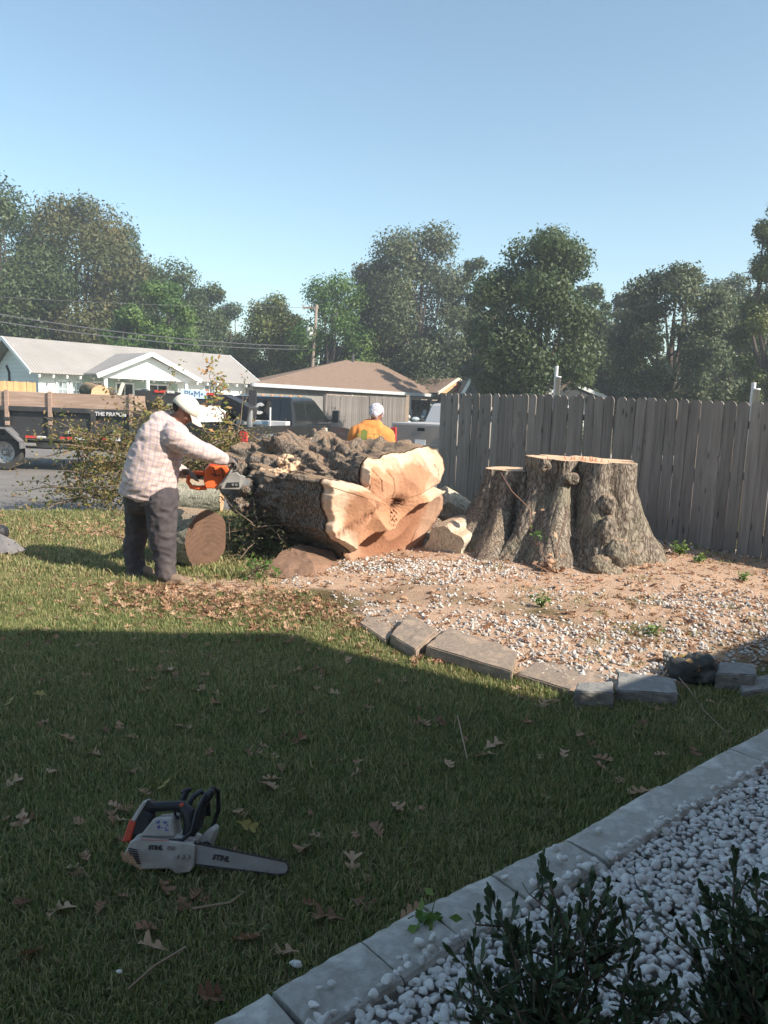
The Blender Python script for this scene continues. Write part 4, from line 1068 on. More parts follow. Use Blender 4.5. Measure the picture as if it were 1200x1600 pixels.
def displace(me, amp, sc, seed=0, stretch=(1, 1, 1), ridged=True, lock=None):
    n = len(me.vertices); co = np.empty(n*3); me.vertices.foreach_get('co', co); co = co.reshape(-1, 3)
    no = np.empty(n*3); me.vertices.foreach_get('normal', no); no = no.reshape(-1, 3)
    for i in range(n):
        p = Vector((co[i, 0]*sc*stretch[0]+seed*3.1, co[i, 1]*sc*stretch[1], co[i, 2]*sc*stretch[2]))
        v = mnoise.noise(p)+.55*mnoise.noise(p*2.3)+.3*mnoise.noise(p*5.1)
        v = (.45-abs(v)*1.5) if ridged else v
        k = 1.0 if lock is None else lock(co[i])
        co[i] += no[i]*amp*v*k
    me.vertices.foreach_set('co', co.ravel()); me.update()

def stump():
    ox, oy = STUMP; oz = zg(ox, oy)
    t = thing('tree_stump', 'massive oak stump with fluted dark bark and a flat fresh cut top by the fence', 'tree stump', (ox, oy, 0))
    # profile: ridges at angles (deg, -90 faces the camera), strength at top, strength at the foot
    ridges = [(-80, .12, .34, 17), (-30, .15, .36, 22), (-118, .02, .36, 14), (-150, .0, .30, 16), (20, .08, .35, 18), (70, .1, .4, 20), (120, .1, .4, 20), (165, .03, .35, 18)]
    top = 1.12; sx_ = .10
    def rad(th, f):
        d0 = .46+.05*math.sin(2*th+.6)+.03*math.sin(3*th)
        flare = (1-f)**2.1
        r = d0*(1+.10*(1-f))+.26*flare
        for a, rt, rb, w in ridges:
            dd = (math.degrees(th)-a+180) % 360-180
            k = math.exp(-(dd/w)**2); r += k*(rt*f+rb*(1-f)**1.5*.9)
        for a, w, dep in ((-103, 8, .15), (-55, 6, .05), (-2, 9, .06), (-135, 8, .06), (45, 10, .1), (95, 9, .1), (145, 9, .12)):
            dd = (math.degrees(th)-a+180) % 360-180
            r -= math.exp(-(dd/w)**2)*dep*(1 if a not in (-58,) else (1.0-.45*f))
        return r
    n, k = 300, 110; V = []; F = []
    for j in range(k+1):
        f = j/k; z = oz-.16+(top-oz+.16)*f
        for i in range(n):
            th = 2*PI*i/n; r = rad(th, max(0, (f-.06)/.94)); p = Vector((math.cos(th)*r, math.sin(th)*r, z))
            q = Vector((th*3.2+f*.35, f*2.2, 1.7))
            lump = mnoise.noise(Vector((math.cos(th)*2.4, math.sin(th)*2.4, f*2.2)))*.055
            fis = 0
            qq = Vector((math.cos(th)*11, math.sin(th)*11, f*3.4)); a_ = mnoise.noise(qq)+.5*mnoise.noise(qq*2.1)
            fis = (.4-abs(a_)*1.5)*.034+mnoise.noise(Vector((math.cos(th)*5, math.sin(th)*5, f*5)))*.035
            s = (r+lump+fis)/max(r, .01)
            V.append((p.x*s+sx_+.02*(1-f), p.y*s, z+(0 if j < k else 0)))
    for j in range(k):
        for i in range(n): a = j*n+i; b2 = j*n+(i+1) % n; F.append((a, b2, b2+n, a+n))
    me = npmesh('trunk', V, F, BK, smooth=True); put('trunk', None, None, t, mesh=me)
    # cut top
    rim = V[k*n:(k+1)*n]; cx = sum(p[0] for p in rim)/n; cy = sum(p[1] for p in rim)/n; V2 = []; F2 = []
    R_ = 14
    for j in range(R_+1):
        s = 1-j/R_ if j < R_ else .001
        for i in range(n):
            x = cx+(rim[i][0]-cx)*s*.995; y = cy+(rim[i][1]-cy)*s*.995
            z = top+.004+.020*mnoise.noise(Vector((x*3, y*3, 0)))*min(1, j*.4)+.006*mnoise.noise(Vector((x*22, y*6, 3)))*min(1, j)
            z += .015*(x-cx)*-1.2
            V2.append((x, y, z))
    for i in range(n): V[k*n+i] = V[k*n+i]
    for j in range(R_):
        for i in range(n): a = j*n+i; b2 = j*n+(i+1) % n; F2.append((a, b2, b2+n, a+n))
    # make bark rim meet the tilted face
    co = np.array(V, dtype=float)
    for i in range(n):
        for j in range(k-12, k+1):
            w = (j-(k-12))/12; co[j*n+i, 2] += w*(.015*(co[j*n+i, 0]-cx)*-1.2+.004)
    me.vertices.foreach_set('co', co.ravel())
    put('cut_top', None, None, t, mesh=npmesh('cut_top', V2, F2, WFS, smooth=True))
    # jagged splinters left by the saw
    g = Geo(); r = random.Random(2)
    for q in range(26):
        x = r.gauss(.12, .10); y = r.gauss(-.15, .12); h = r.uniform(.012, .05); g.prism([(x-.012, top-.01), (x+.012, top-.01), (x+r.uniform(-.01, .01), top+h)], y, y+.01)
    put('splinters', g, pm('splinter_wood', (.6, .33, .2), (.45, .22, .13)), t, kind='stuff')
    # lower side trunk at left, cut at its own height
    c = P(803, 733, 8.15); c0 = Vector((c.x-ox, c.y-oy, 0)); n2, k2 = 200, 70; V = []; F = []; h = c.z
    for j in range(k2+1):
        f = j/k2; z = oz-.15+(h-oz+.15)*f
        for i in range(n2):
            th = 2*PI*i/n2; r0 = .29+.31*(1-f)**1.7
            for a, w, rb in ((-160, 26, .12), (-112, 16, .30), (-60, 20, .1), (160, 25, .2)):
                dd = (math.degrees(th)-a+180) % 360-180; r0 += math.exp(-(dd/w)**2)*rb*(1-f)**1.5
            for a, w, dp in ((-136, 8, .11), (-88, 8, .08)):
                dd = (math.degrees(th)-a+180) % 360-180; r0 -= math.exp(-(dd/w)**2)*dp*(1-f*.7)
            qq = Vector((math.cos(th)*7+5, math.sin(th)*7, f*3.4)); a_ = mnoise.noise(qq)+.5*mnoise.noise(qq*2.2)
            r0 += (.4-abs(a_)*1.5)*.026+mnoise.noise(Vector((math.cos(th)*2, math.sin(th)*2+7, f*2.5)))*.06
            V.append((c0.x+math.cos(th)*r0*(1+.12*(1-f))-.05*(1-f), c0.y+math.sin(th)*r0-.10*(1-f), z))
    for j in range(k2):
        for i in range(n2): a = j*n2+i; b2 = j*n2+(i+1) % n2; F.append((a, b2, b2+n2, a+n2))
    st = put('side_trunk', None, None, t, mesh=npmesh('side_trunk', V, F, BK, smooth=True))
    rim = V[k2*n2:]; V2 = []; F2 = []
    for j in range(9):
        s = 1-j/8 if j < 8 else .001
        for i in range(n2):
            x = c0.x+(rim[i][0]-c0.x)*s; y = c0.y+(rim[i][1]-c0.y)*s; V2.append((x, y, h+.002+.018*mnoise.noise(Vector((x*5, y*5, 0)))*min(1, j*.5)))
    for j in range(8):
        for i in range(n2): a = j*n2+i; b2 = j*n2+(i+1) % n2; F2.append((a, b2, b2+n2, a+n2))
    put('cut_top', None, None, st, mesh=npmesh('cut_top', V2, F2, WFS, smooth=True))
    # burls in the groove at the right of the middle ridge
    for (px, py, y, r, sc, sd) in ((949, 789, 7.20, .085, (1, .9, 1.25), 1), (938, 884, 6.95, .10, (1.1, .9, .95), 2), (966, 866, 7.02, .12, (1.0, .9, 1.25), 3), (948, 836, 7.10, .11, (.75, .8, 1.7), 4),
                                   (893, 748, 7.36, .058, (1.2, .6, 1.0), 5), (851, 728, 7.32, .055, (1.1, .7, 1.2), 6), (985, 880, 7.3, .11, (1, .9, 1.2), 7)):
        c = P(px, py, y); g = Geo(); g.ell((c.x-ox, c.y-oy, c.z), (r*sc[0], r*sc[1], r*sc[2]), n=64, m=44); me = g.mesh('burl', True); displace(me, .018, 7, sd); displace(me, .006, 30, sd+9); me.materials.append(BK)
        put('burl', None, None, t, mesh=me)
    # exposed pale cambium patch at the foot
    return t
stump()
LEAFT = leafmat('twig_leaf', [(.10, .14, .04), (.30, .20, .09), (.45, .33, .20)], .25)
def small_leaves(g_, pts, s, rnd, geo):
    for p in pts:
        a = Vector((rnd.gauss(0, 1), rnd.gauss(0, 1), rnd.gauss(0, .6))).normalized(); b = a.orthogonal().normalized(); c = a.cross(b)
        l = s*rnd.uniform(.6, 1.3); geo.add([p, p+a*l*.5+b*l*.28+c*l*.05, p+a*l, p+a*l*.5-b*l*.28+c*l*.05], [(0, 1, 2, 3)])
def vine():
    b0 = P(862, 895, 7.02); t = thing('dry_vine', 'thin dry vine climbing the dark hollow of the stump with dead leaves at its foot', 'vine', b0); tm = pm('twig_bark', (.30, .17, .11), (.18, .10, .07)); r = random.Random(3); g = Geo()
    W_ = lambda px, py, y: P(px, py, y)-b0
    g.tube([W_(862, 900, 7.0), W_(872, 850, 7.05), W_(884, 810, 7.1), W_(890, 778, 7.15)], [.007, .005, .004, .002], 5); g.tube([W_(862, 895, 7.0), W_(850, 870, 6.95), W_(842, 845, 6.98)], [.006, .004, .002], 5)
    g.tube([W_(782, 738, 7.55), W_(800, 768, 7.3), W_(828, 795, 7.1), W_(830, 830, 7.05)], [.004, .005, .005, .003], 5); g.tube([W_(862, 893, 7.0), W_(832, 880, 6.9), W_(885, 906, 6.85)], [.005, .004, .002], 5)
    put('stem', g, tm, t, smooth=True); g = Geo(); pts = [W_(862+r.gauss(0, 11), 888+r.gauss(0, 10), 6.95+r.gauss(0, .04)) for _ in range(70)]+[W_(838, 800, 7.05), W_(844, 797, 7.05), W_(869, 826, 7.0), W_(866, 830, 7.0)]; small_leaves(0, pts, .07, r, g)
    put('dead_leaves', g, LM, t, kind='stuff'); g = Geo(); small_leaves(0, [W_(842+r.gauss(0, 7), 838+r.gauss(0, 6), 6.95) for _ in range(16)], .06, r, g); put('green_leaves', g, LEAF['green'], t, kind='stuff')
vine()

# ---- the giant log
LOUT = [(500, 752), (506, 748), (520, 750), (537, 752), (553, 756), (566, 766), (562, 752), (562, 738), (566, 722), (576, 714), (592, 718), (598, 711), (612, 707), (630, 708), (650, 700), (668, 697), (683, 703), (692, 716), (695, 733), (689, 750), (678, 761),
        (697, 768), (710, 782), (710, 800), (699, 822), (688, 840), (683, 858), (668, 876), (646, 890), (620, 902), (592, 908), (572, 904), (560, 890), (550, 870), (542, 858), (530, 850), (514, 842), (506, 828), (511, 812), (503, 795), (500, 778), (505, 765)]
def giant_log():
    p0 = Gz(560, 893, .0); e = Vector((.84, .54, 0)).normalized(); nrm = Vector((e.y, -e.x, 0)); anchor = P(500, 780, 7.15)
    base = Vector((anchor.x, anchor.y, 0)); t = thing('giant_log', 'huge knobbly felled oak trunk with an orange sawn face lit by the sun', 'log', base)
    n = 440
    out = []
    for px, py in LOUT:
        q = hit_plane(px, py, base, nrm); out.append(((q-base).dot(e), q.z))
    # resample evenly with a little smoothing
    P2 = np.array(out); d = np.r_[0, np.cumsum(np.hypot(*np.diff(np.r_[P2, P2[:1]], axis=0).T))]; s = np.linspace(0, d[-1], n, endpoint=False)
    U = np.interp(s, d, np.r_[P2[:, 0], P2[0, 0]]); Zc = np.interp(s, d, np.r_[P2[:, 1], P2[0, 1]])
    for _ in range(3):
        U = (np.roll(U, 1)+2*U+np.roll(U, -1))/4; Zc = (np.roll(Zc, 1)+2*Zc+np.roll(Zc, -1))/4
    for i in range(n):
        U[i] += .012*mnoise.noise(Vector((i*.19, 1, 1)))+.006*mnoise.noise(Vector((i*.61, 5, 1))); Zc[i] += .012*mnoise.noise(Vector((i*.19, 7, 1)))+.006*mnoise.noise(Vector((i*.61, 9, 1)))
    uc, zc = float(U.mean()), float(Zc.mean())
    def uz(px, py): q = hit_plane(px, py, base, nrm); return (q-base).dot(e), q.z
    lip = [uz(*q) for q in ((530, 880), (548, 864), (566, 848), (585, 832), (612, 826), (632, 806), (650, 786), (672, 784), (700, 766))]
    lu = [q[0] for q in lip]; lz = [q[1] for q in lip]
    def rec(u, z):
        d = float(np.interp(u, lu, lz))+.012*mnoise.noise(Vector((u*14, 0, 3)))-z
        return 0.0 if d <= 0 else .17*min(1, d/.03)**.7+d*.16
    # far end: rounder knobbly blob
    ang = np.arctan2(Zc-zc, U-uc)
    Ue = .60+(.66+.10*np.cos(2*ang+.4)+.07*np.sin(5*ang))*np.cos(ang); Ze = .60+(.53+.06*np.sin(3*ang))*np.sin(ang)
    k = 170; Lg = 2.05; V = []; F = []; wr = random.Random(12)
    bumps = [(-2.9, .55, .13, .20), (2.2, .75, .16, .16), (1.7, .93, .15, .16), (2.6, .95, .14, .14), (1.2, .80, .12, .15), (-3.05, .92, .14, .2), (2.95, .30, .08, .2), (1.5, .5, .08, .12), (.9, .9, .13, .2), (-2.3, .8, .10, .2), (2.0, .42, -.09, .14), (2.35, .58, -.08, .1), (1.35, .68, -.10, .09), (2.75, .8, -.08, .08), (1.8, .82, -.10, .07)]
    for _ in range(46): bumps.append((wr.uniform(.5, 3.6), wr.uniform(.12, 1.0), wr.uniform(.03, .09), wr.uniform(.035, .075)))
    for _ in range(16): bumps.append((wr.uniform(.5, 3.3), wr.uniform(.15, 1.0), -wr.uniform(.04, .09), wr.uniform(.03, .06)))
    for j in range(k+1):
        f = j/k; w = f**.8*.95; w = w if f < 1 else .95
        for i in range(n):
            u = U[i]*(1-w)+Ue[i]*w; z = Zc[i]*(1-w)+Ze[i]*w; cu = uc*(1-w)+.6*w; cz = zc*(1-w)+.6*w
            du, dz = u-cu, z-cz; rr = math.hypot(du, dz)+1e-6; a = math.atan2(dz, du); amp = min(1, f*7)
            b_ = 0
            for (ba, bf, bh, bw) in bumps:
                da = (a-ba+PI) % (2*PI)-PI; b_ += bh*math.exp(-(da/(bw*2.2))**2-((f-bf)/(bw*.75))**2)
            qq = Vector((du*2.6, f*3.4, dz*2.6)); lump = mnoise.noise(qq)*.08+(.3-abs(mnoise.noise(qq*2.1)))*.10+(.3-abs(mnoise.noise(qq*4.3+Vector((4, 0, 0)))))*.05
            top_ = max(0, math.sin(a)); lump *= (.55+.9*top_+.5*f)
            q3 = Vector((math.cos(a)*8, f*4.0, math.sin(a)*8)); d1 = mnoise.voronoi(Vector((math.cos(a)*7, f*9, math.sin(a)*7))+Vector((mnoise.noise(q3), mnoise.noise(q3+Vector((5, 5, 5))), 0))*.5)[0]; fis = (min(.35, d1[1]-d1[0])-.2)*.075+(.35-abs(mnoise.noise(q3*1.6)+.5*mnoise.noise(q3*3.4))*1.4)*.016
            # rounding-off of the far end
            endk = 1-.22*max(0, (f-.88)/.12)**2
            s_ = (1+(b_+lump+fis)*amp/rr)*endk
            uu = cu+du*s_; zz = cz+dz*s_
            if zz < .01: zz = .01-(.01-zz)*.1
            off = -nrm*(Lg*f+.02+rec(U[i], Zc[i])*(1-f))
            # ragged far end
            off -= nrm*(.10*mnoise.noise(Vector((a*1.5, 3, 1)))*f)
            p = e*uu+off; V.append((p.x, p.y, zz))
    for j in range(k):
        for i in range(n): a = j*n+i; b2 = j*n+(i+1) % n; F.append((a, b2, b2+n, a+n))
    o0 = len(V); 
    for j in range(1, 9):
        s_ = 1-j/8.0+.001; ring = V[k*n:(k+1)*n]; cx = sum(p[0] for p in ring)/n; cy = sum(p[1] for p in ring)/n; cz = sum(p[2] for p in ring)/n
        for i in range(n):
            q = ring[i]; x = cx+(q[0]-cx)*s_; y = cy+(q[1]-cy)*s_; z = cz+(q[2]-cz)*s_; b_ = .12*mnoise.noise(Vector((x*3, y*3, z*3)))+.16*(1-s_*s_)
            V.append((x-nrm.x*b_, y-nrm.y*b_, z))
        for i in range(n): a = k*n+(j-1)*n+i; b2 = k*n+(j-1)*n+(i+1) % n; F.append((a, b2, b2+n, a+n))
    put('bark', None, None, t, mesh=npmesh('bark', V, F, BKL, smooth=True))
    # sawn face with steps, hollows and cracks
    m = woodface('log_cut_wood', (.76, .50, .34), (.66, .385, .235), (.46, .225, .12), center=tuple(e*.25+Vector((0, 0, .62))), scale=4.2, dist=11)
    ntm = m.node_tree; bb = ntm.nodes['Principled BSDF']; old = bb.inputs['Base Color'].links[0].from_socket
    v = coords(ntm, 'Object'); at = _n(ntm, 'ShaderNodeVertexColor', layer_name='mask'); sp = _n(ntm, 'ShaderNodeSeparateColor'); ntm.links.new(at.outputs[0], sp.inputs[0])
    nz = noise_t(ntm, v, 3.2, 5, .6); ph = math_(ntm, 'MULTIPLY_ADD', sp.outputs[2], 150.0, math_(ntm, 'MULTIPLY', nz, 30.0)); rg = math_(ntm, 'MULTIPLY_ADD', math_(ntm, 'SINE', ph), .5, .5)
    rim = math_(ntm, 'MULTIPLY_ADD', math_(ntm, 'ADD', sp.outputs[2], math_(ntm, 'MULTIPLY_ADD', nz, .9, -.45)), 6.0, -4.0, clamp=True)
    old = mixc(ntm, rim, mixc(ntm, nz, (.42, .20, .11), (.58, .34, .21)), (.74, .56, .41)); old = mixc(ntm, math_(ntm, 'MULTIPLY', rg, .22), old, (.42, .22, .12))
    st = _n(ntm, 'ShaderNodeTexWave', wave_type='BANDS', bands_direction='DIAGONAL'); st.inputs['Scale'].default_value = 26; st.inputs['Distortion'].default_value = 1.2; ntm.links.new(v, st.inputs[0]); old = mixc(ntm, math_(ntm, 'MULTIPLY', st.outputs[1], .16), old, (.52, .30, .18))
    old = mixc(ntm, math_(ntm, 'MULTIPLY_ADD', sp.outputs[2], 60.0, -58.8, clamp=True), old, (.10, .06, .04))
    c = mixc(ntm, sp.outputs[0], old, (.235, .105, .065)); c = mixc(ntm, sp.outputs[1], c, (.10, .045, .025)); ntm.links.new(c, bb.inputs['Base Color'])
    Rg = 80; V2 = []; F2 = []; MK = []
    seam = [uz(566, 766), uz(574, 788), uz(568, 806), uz(556, 826), uz(548, 862)]
    def seam_side(u, z):
        zz = [q[1] for q in seam][::-1]; uu = [q[0] for q in seam][::-1]; return u < float(np.interp(z, zz, uu))
    hole = uz(617, 786); hole2 = uz(612, 812); gl = [uz(520, 838), uz(545, 815), uz(565, 800), uz(580, 790)]; cr = [uz(566, 722), uz(572, 740), uz(574, 760), uz(570, 775)]
    cr2 = [uz(600, 734), uz(609, 748), uz(609, 765), uz(605, 776)]; cr3 = [uz(676, 725), uz(682, 735), uz(681, 745)]; cr4 = [uz(577, 732), uz(590, 750), uz(591, 768)]; rim_ = [uz(500, 752), uz(566, 766), uz(620, 790), uz(695, 775)]
    dark_l = [uz(640, 790), uz(600, 815), uz(560, 850), uz(545, 862)]
    def dl(u, z, line):
        best = 9.0
        for q in range(len(line)-1):
            ax, ay = line[q]; bx, by = line[q+1]; vx, vy = bx-ax, by-ay; tt = max(0, min(1, ((u-ax)*vx+(z-ay)*vy)/(vx*vx+vy*vy))); best = min(best, math.hypot(u-ax-tt*vx, z-ay-tt*vy))
        return best
    cu, cz = uz(606, 790)
    for j in range(Rg+1):
        s_ = 1-(j/Rg)**.9 if j < Rg else .001
        for i in range(n):
            u = cu+(U[i]-cu)*s_; z = cz+(Zc[i]-cz)*s_; edge = min(1, j*.25)
            h = .030*mnoise.noise(Vector((u*1.9, z*1.9, 1)))*edge+.003*mnoise.noise(Vector((u*40, z*40, 5)))*edge+(.11 if seam_side(u, z) else 0)*edge+.05*(1-s_*s_)+.09*(.35-abs(mnoise.noise(Vector((u*2.7+3, z*2.7, 2)))))*edge
            k1 = math.exp(-((u-hole[0])/.075)**2-((z-hole[1])/.06)**2)*(.7+1.2*abs(mnoise.noise(Vector((u*30, z*30, 0))))); k2 = math.exp(-((u-hole2[0])/.05)**2-((z-hole2[1])/.12)**2)*max(0, mnoise.noise(Vector((u*38, z*38, 0)))*2.6)
            k3 = max(0, 1-dl(u, z, gl)/.055); kc = max(max(0, 1-dl(u, z, seam)/.010), *[max(0, 1-dl(u, z, q)/(.004+.007*abs(mnoise.noise(Vector((u*20, z*20, 1)))))) for q in (cr, cr2, cr3, cr4)])
            h -= (.08*min(1, k1)+.03*min(1, k2)+.022*k3*(.3+1.4*abs(mnoise.noise(Vector((u*40, z*12, 2)))))+.012*kc)*edge
            h += (.003*abs(mnoise.noise(Vector((u*6+z*3, z*5, 4)))))*edge
            # the lower part steps back; its darker brown stands in for the stump's shadow
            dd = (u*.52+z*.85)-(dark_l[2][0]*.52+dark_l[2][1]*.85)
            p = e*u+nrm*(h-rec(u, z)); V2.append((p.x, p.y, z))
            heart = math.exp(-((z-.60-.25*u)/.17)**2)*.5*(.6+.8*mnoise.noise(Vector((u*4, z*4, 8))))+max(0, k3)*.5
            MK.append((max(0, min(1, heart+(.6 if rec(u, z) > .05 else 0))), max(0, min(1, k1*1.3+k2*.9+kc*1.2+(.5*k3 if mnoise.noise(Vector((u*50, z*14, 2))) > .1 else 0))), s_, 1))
    for j in range(Rg):
        for i in range(n): a = j*n+i; b2 = j*n+(i+1) % n; F2.append((a, b2, b2+n, a+n))
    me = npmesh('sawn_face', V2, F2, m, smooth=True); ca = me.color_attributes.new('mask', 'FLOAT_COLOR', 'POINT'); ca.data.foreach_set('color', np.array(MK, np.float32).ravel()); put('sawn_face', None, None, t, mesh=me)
    # fresh chips and broken knots on top and pale scars
    for (px, py, y, r, sd) in ((436, 744, 7.9, .085, 1), (458, 733, 8.05, .10, 2), (448, 722, 8.2, .08, 3), (418, 738, 8.1, .07, 2.5), (476, 728, 8.1, .07, 1.5), (385, 762, 8.0, .10, 4), (378, 738, 8.4, .12, 5), (398, 722, 8.7, .13, 6), (430, 706, 8.8, .13, 7), (500, 706, 8.6, .12, 8), (545, 704, 8.6, .1, 9), (380, 790, 7.9, .1, 10), (404, 742, 8.1, .07, 11)):
        c = P(px, py, y)-base; g = Geo(); g.ell(c, (r, r*.9, r*.75), n=48, m=32); me = g.mesh('knot', True); displace(me, .06, 8, sd+20); displace(me, .015, 30, sd); me.materials.append(BKL if sd > 3 else WFS); put('knot', None, None, t, mesh=me)
    return t
giant_log()

def round_log(name, label, A, B, ra, rb, bark, face, seed=0, faceA=True, faceB=True, group=None, knob=.0, cat='log', sq=1.0):
    A, B = Vector(A), Vector(B); t = thing(name, label, cat, (A.x, A.y, 0), 0, group); ax = (B-A); L = ax.length; ax.normalize()
    u = Vector((0, 0, 1)).cross(ax).normalized(); w = ax.cross(u).normalized(); n, k = 90, max(10, int(L/.03)); V = []; F = []; o = Vector((A.x, A.y, 0))
    for j in range(k+1):
        f = j/k; c = A+ax*L*f-o; r0 = ra*(1-f)+rb*f
        for i in range(n):
            th = 2*PI*i/n; q = Vector((math.cos(th)*5+seed, math.sin(th)*5, f*L*4)); a_ = mnoise.noise(q*1.6)+.5*mnoise.noise(q*3.3)
            r = r0*(1+.10*mnoise.noise(Vector((math.cos(th)*1.3+seed, math.sin(th)*1.3, f*L*1.5)))*(1+knob*4))+(.35-abs(a_)*1.2)*.014
            p = c+(u*math.cos(th)+w*math.sin(th)*sq)*r; V.append((p.x, p.y, max(p.z, .0)))
    for j in range(k):
        for i in range(n): a = j*n+i; b2 = j*n+(i+1) % n; F.append((a, b2, b2+n, a+n))
    put('bark', None, None, t, mesh=npmesh('bark', V, F, bark, smooth=True))
    for on, ring, c in ((faceA, V[:n], A-o), (faceB, V[k*n:], B-o)):
        V2 = []; F2 = []
        for j in range(13):
            s = 1-j/12 if j < 12 else .001
            for i in range(n):
                q = Vector(ring[i]); p = c+(q-c)*s+ax*(.008*mnoise.noise(q*s*9+Vector((seed, 0, 0))))*min(1, j); V2.append(tuple(p))
        for j in range(12):
            for i in range(n): a = j*n+i; b2 = j*n+(i+1) % n; F2.append((a, b2, b2+n, a+n))
        put('cut_end', None, None, t, mesh=npmesh('cut_end', V2, F2, face if on else bark, smooth=True))
    return t
# short pale log lying behind the round one, right end cut
a = P(205, 772, 10.6); b2 = P(347, 771, 10.7); round_log('log', 'pale grey log lying on the grass under the orange chainsaw', Vector((a.x, 10.6, .235)), Vector((b2.x, 10.7, .235)), .24, .23, BKG, WF, 2, group='cut logs by the giant log')
# big round log with dark sawn face towards the right
a = G(238, 890); b2 = G(305, 893); c1 = P(324, 843, 7.25); round_log('log', 'thick round with a dark red brown sawn face in front of the pale log', Vector((c1.x-.40, c1.y+.20, .265)), Vector((c1.x, c1.y-.04, .265)), .285, .28, BKG, WFD, 5, group='cut logs by the giant log')
# pale barkless root piece right of the giant log
a = P(692, 838, 7.75); b2 = P(742, 812, 8.15)
round_log('log', 'pale barkless chunk between the giant log and the stump', Vector((a.x+.02, 7.75, .19)), Vector((b2.x, 8.2, .30)), .22, .20, BKP, BKP, 8, knob=.6, group='cut logs by the giant log', sq=.9)
a = P(690, 790, 8.6); b2 = P(724, 790, 8.9)
round_log('log', 'pale branch end leaning behind the barkless chunk against the fence side', Vector((a.x-.05, 8.55, .56)), Vector((b2.x+.06, 8.8, .30)), .17, .18, BKP, BKP, 9, knob=.5, group='cut logs by the giant log')

def wedge():
    # slab-like wedge of wood lying tilted in front of the giant log
    pts = [(413, 893), (440, 856), (470, 845), (512, 858), (525, 876), (498, 903), (496, 884)]
    o = G(460, 900); t = thing('wood_wedge', 'brown wedge of sawn wood tilted on the ground under the giant log', 'wood chunk', (o.x, o.y, 0))
    top = [G(413, 897)+Vector((0, 0, .05)), P(440, 862, 7.35), P(468, 850, 7.5), P(520, 862, 7.5), P(530, 880, 7.3), P(490, 882, 6.95), ]
    bot = [Vector((p.x, p.y, zg(p.x, p.y)-.02)) for p in top]; bot[5] = G(496, 903)-Vector((0, 0, .02)); bot[0] = G(413, 901)
    oo = Vector((o.x, o.y, 0)); g = Geo(); n = len(top)
    g.add([p-oo for p in bot]+[p-oo for p in top], [tuple(range(n-1, -1, -1)), tuple(range(n, 2*n))]+[(i, (i+1) % n, (i+1) % n+n, i+n) for i in range(n)])
    me = g.mesh('chunk'); bm = bmesh.new(); bm.from_mesh(me); bmesh.ops.triangulate(bm, faces=bm.faces); bmesh.ops.subdivide_edges(bm, edges=bm.edges, cuts=9, use_grid_fill=True); bm.normal_update(); bm.to_mesh(me); bm.free()
    displace(me, .012, 7, 3, ridged=False); displace(me, .004, 30, 5, ridged=False); me.materials.append(woodface('wedge_wood', (.25, .15, .11), (.20, .115, .08), (.13, .075, .05), scale=6)); put('chunk', None, None, t, mesh=me)
wedge()

# ---- pavers in front of the stone bed
PAVM = pm('paver_concrete', (.36, .27, .20), (.25, .20, .16), 9, .95, .8, .014, c3=(.46, .34, .25), detail=10)
PAVG = pm('paver_grey', (.34, .335, .31), (.22, .215, .205), 9, .95, .8, .014, c3=(.42, .41, .39), detail=10)
def paver(label, corners, h, sink=.02, tilt=(0, 0), mat=PAVM, seed=0, name='paver'):
    """corners: four pixels of the top face, near-left, near-right, far-right, far-left"""
    q = [G(a, b_) for a, b_ in corners]; z0 = sum(p.z for p in q)/4
    q = [Gz(a, b_, z0+h) for a, b_ in corners]; c = sum(q, Vector())/4
    t = Vector((c.x, c.y, z0-sink)); g = Geo(); k = 10; r = random.Random(seed)
    nx, ny = 16, 8; V = []; F = []
    vs = [Vector((p.x-c.x, p.y-c.y, 0)) for p in q]
    g.add([Vector((p.x, p.y, 0)) for p in vs]+[Vector((p.x*.985, p.y*.985, h+sink)) for p in vs], [(3, 2, 1, 0), (4, 5, 6, 7), (0, 1, 5, 4), (1, 2, 6, 5), (2, 3, 7, 6), (3, 0, 4, 7)])
    me = g.mesh(name); bm = bmesh.new(); bm.from_mesh(me)
    bmesh.ops.bevel(bm, geom=[e for e in bm.edges], offset=.007, segments=2, affect='EDGES'); bmesh.ops.triangulate(bm, faces=bm.faces)
    bmesh.ops.subdivide_edges(bm, edges=[e for e in bm.edges if e.calc_length() > .05], cuts=5, use_grid_fill=True); bm.normal_update(); bm.to_mesh(me); bm.free()
    displace(me, .006, 16, seed, ridged=False); displace(me, .0025, 60, seed+4, ridged=False); me.materials.append(mat)
    o = bpy.data.objects.new(name, me); COL.objects.link(o); o.location = t; o.rotation_euler = (tilt[0], tilt[1], 0)
    meta(o, label, 'paver', 'loose concrete pavers edging the stone bed'); return o
paver('first paver from the left, half buried in sawdust at the bed edge', [(560, 972), (603, 1001), (640, 966), (590, 948)], .020, seed=1)
paver('small tilted thick paver between the half buried one and the long slab', [(610, 988), (650, 1009), (684, 985), (640, 963)], .065, tilt=(.08, -.05), seed=2)
paver('long sawdust covered slab with a clean grey front edge in the sun', [(664, 1010), (800, 1048), (810, 1015), (700, 980)], .055, tilt=(.0, .03), seed=3)
paver('wide flat slab right of the long one, at the edge of the shade', [(806, 1052), (892, 1078), (955, 1056), (848, 1026)], .022, seed=4)
paver('small broken block standing in front of the slab joint', [(897, 1080), (960, 1082), (958, 1064), (902, 1066)], .085, mat=PAVG, seed=5)
paver('grey slab in the shade left of the weeds', [(962, 1078), (1060, 1084), (1056, 1060), (965, 1048)], .065, mat=PAVG, seed=6)
paver('rough grey block behind the dark rock near the right edge', [(1118, 1052), (1182, 1054), (1180, 1036), (1124, 1034)], .09, mat=PAVG, seed=7)
paver('flat slab at the right edge in front of the rough block', [(1160, 1082), (1230, 1072), (1225, 1050), (1150, 1060)], .05, mat=PAVG, seed=8)
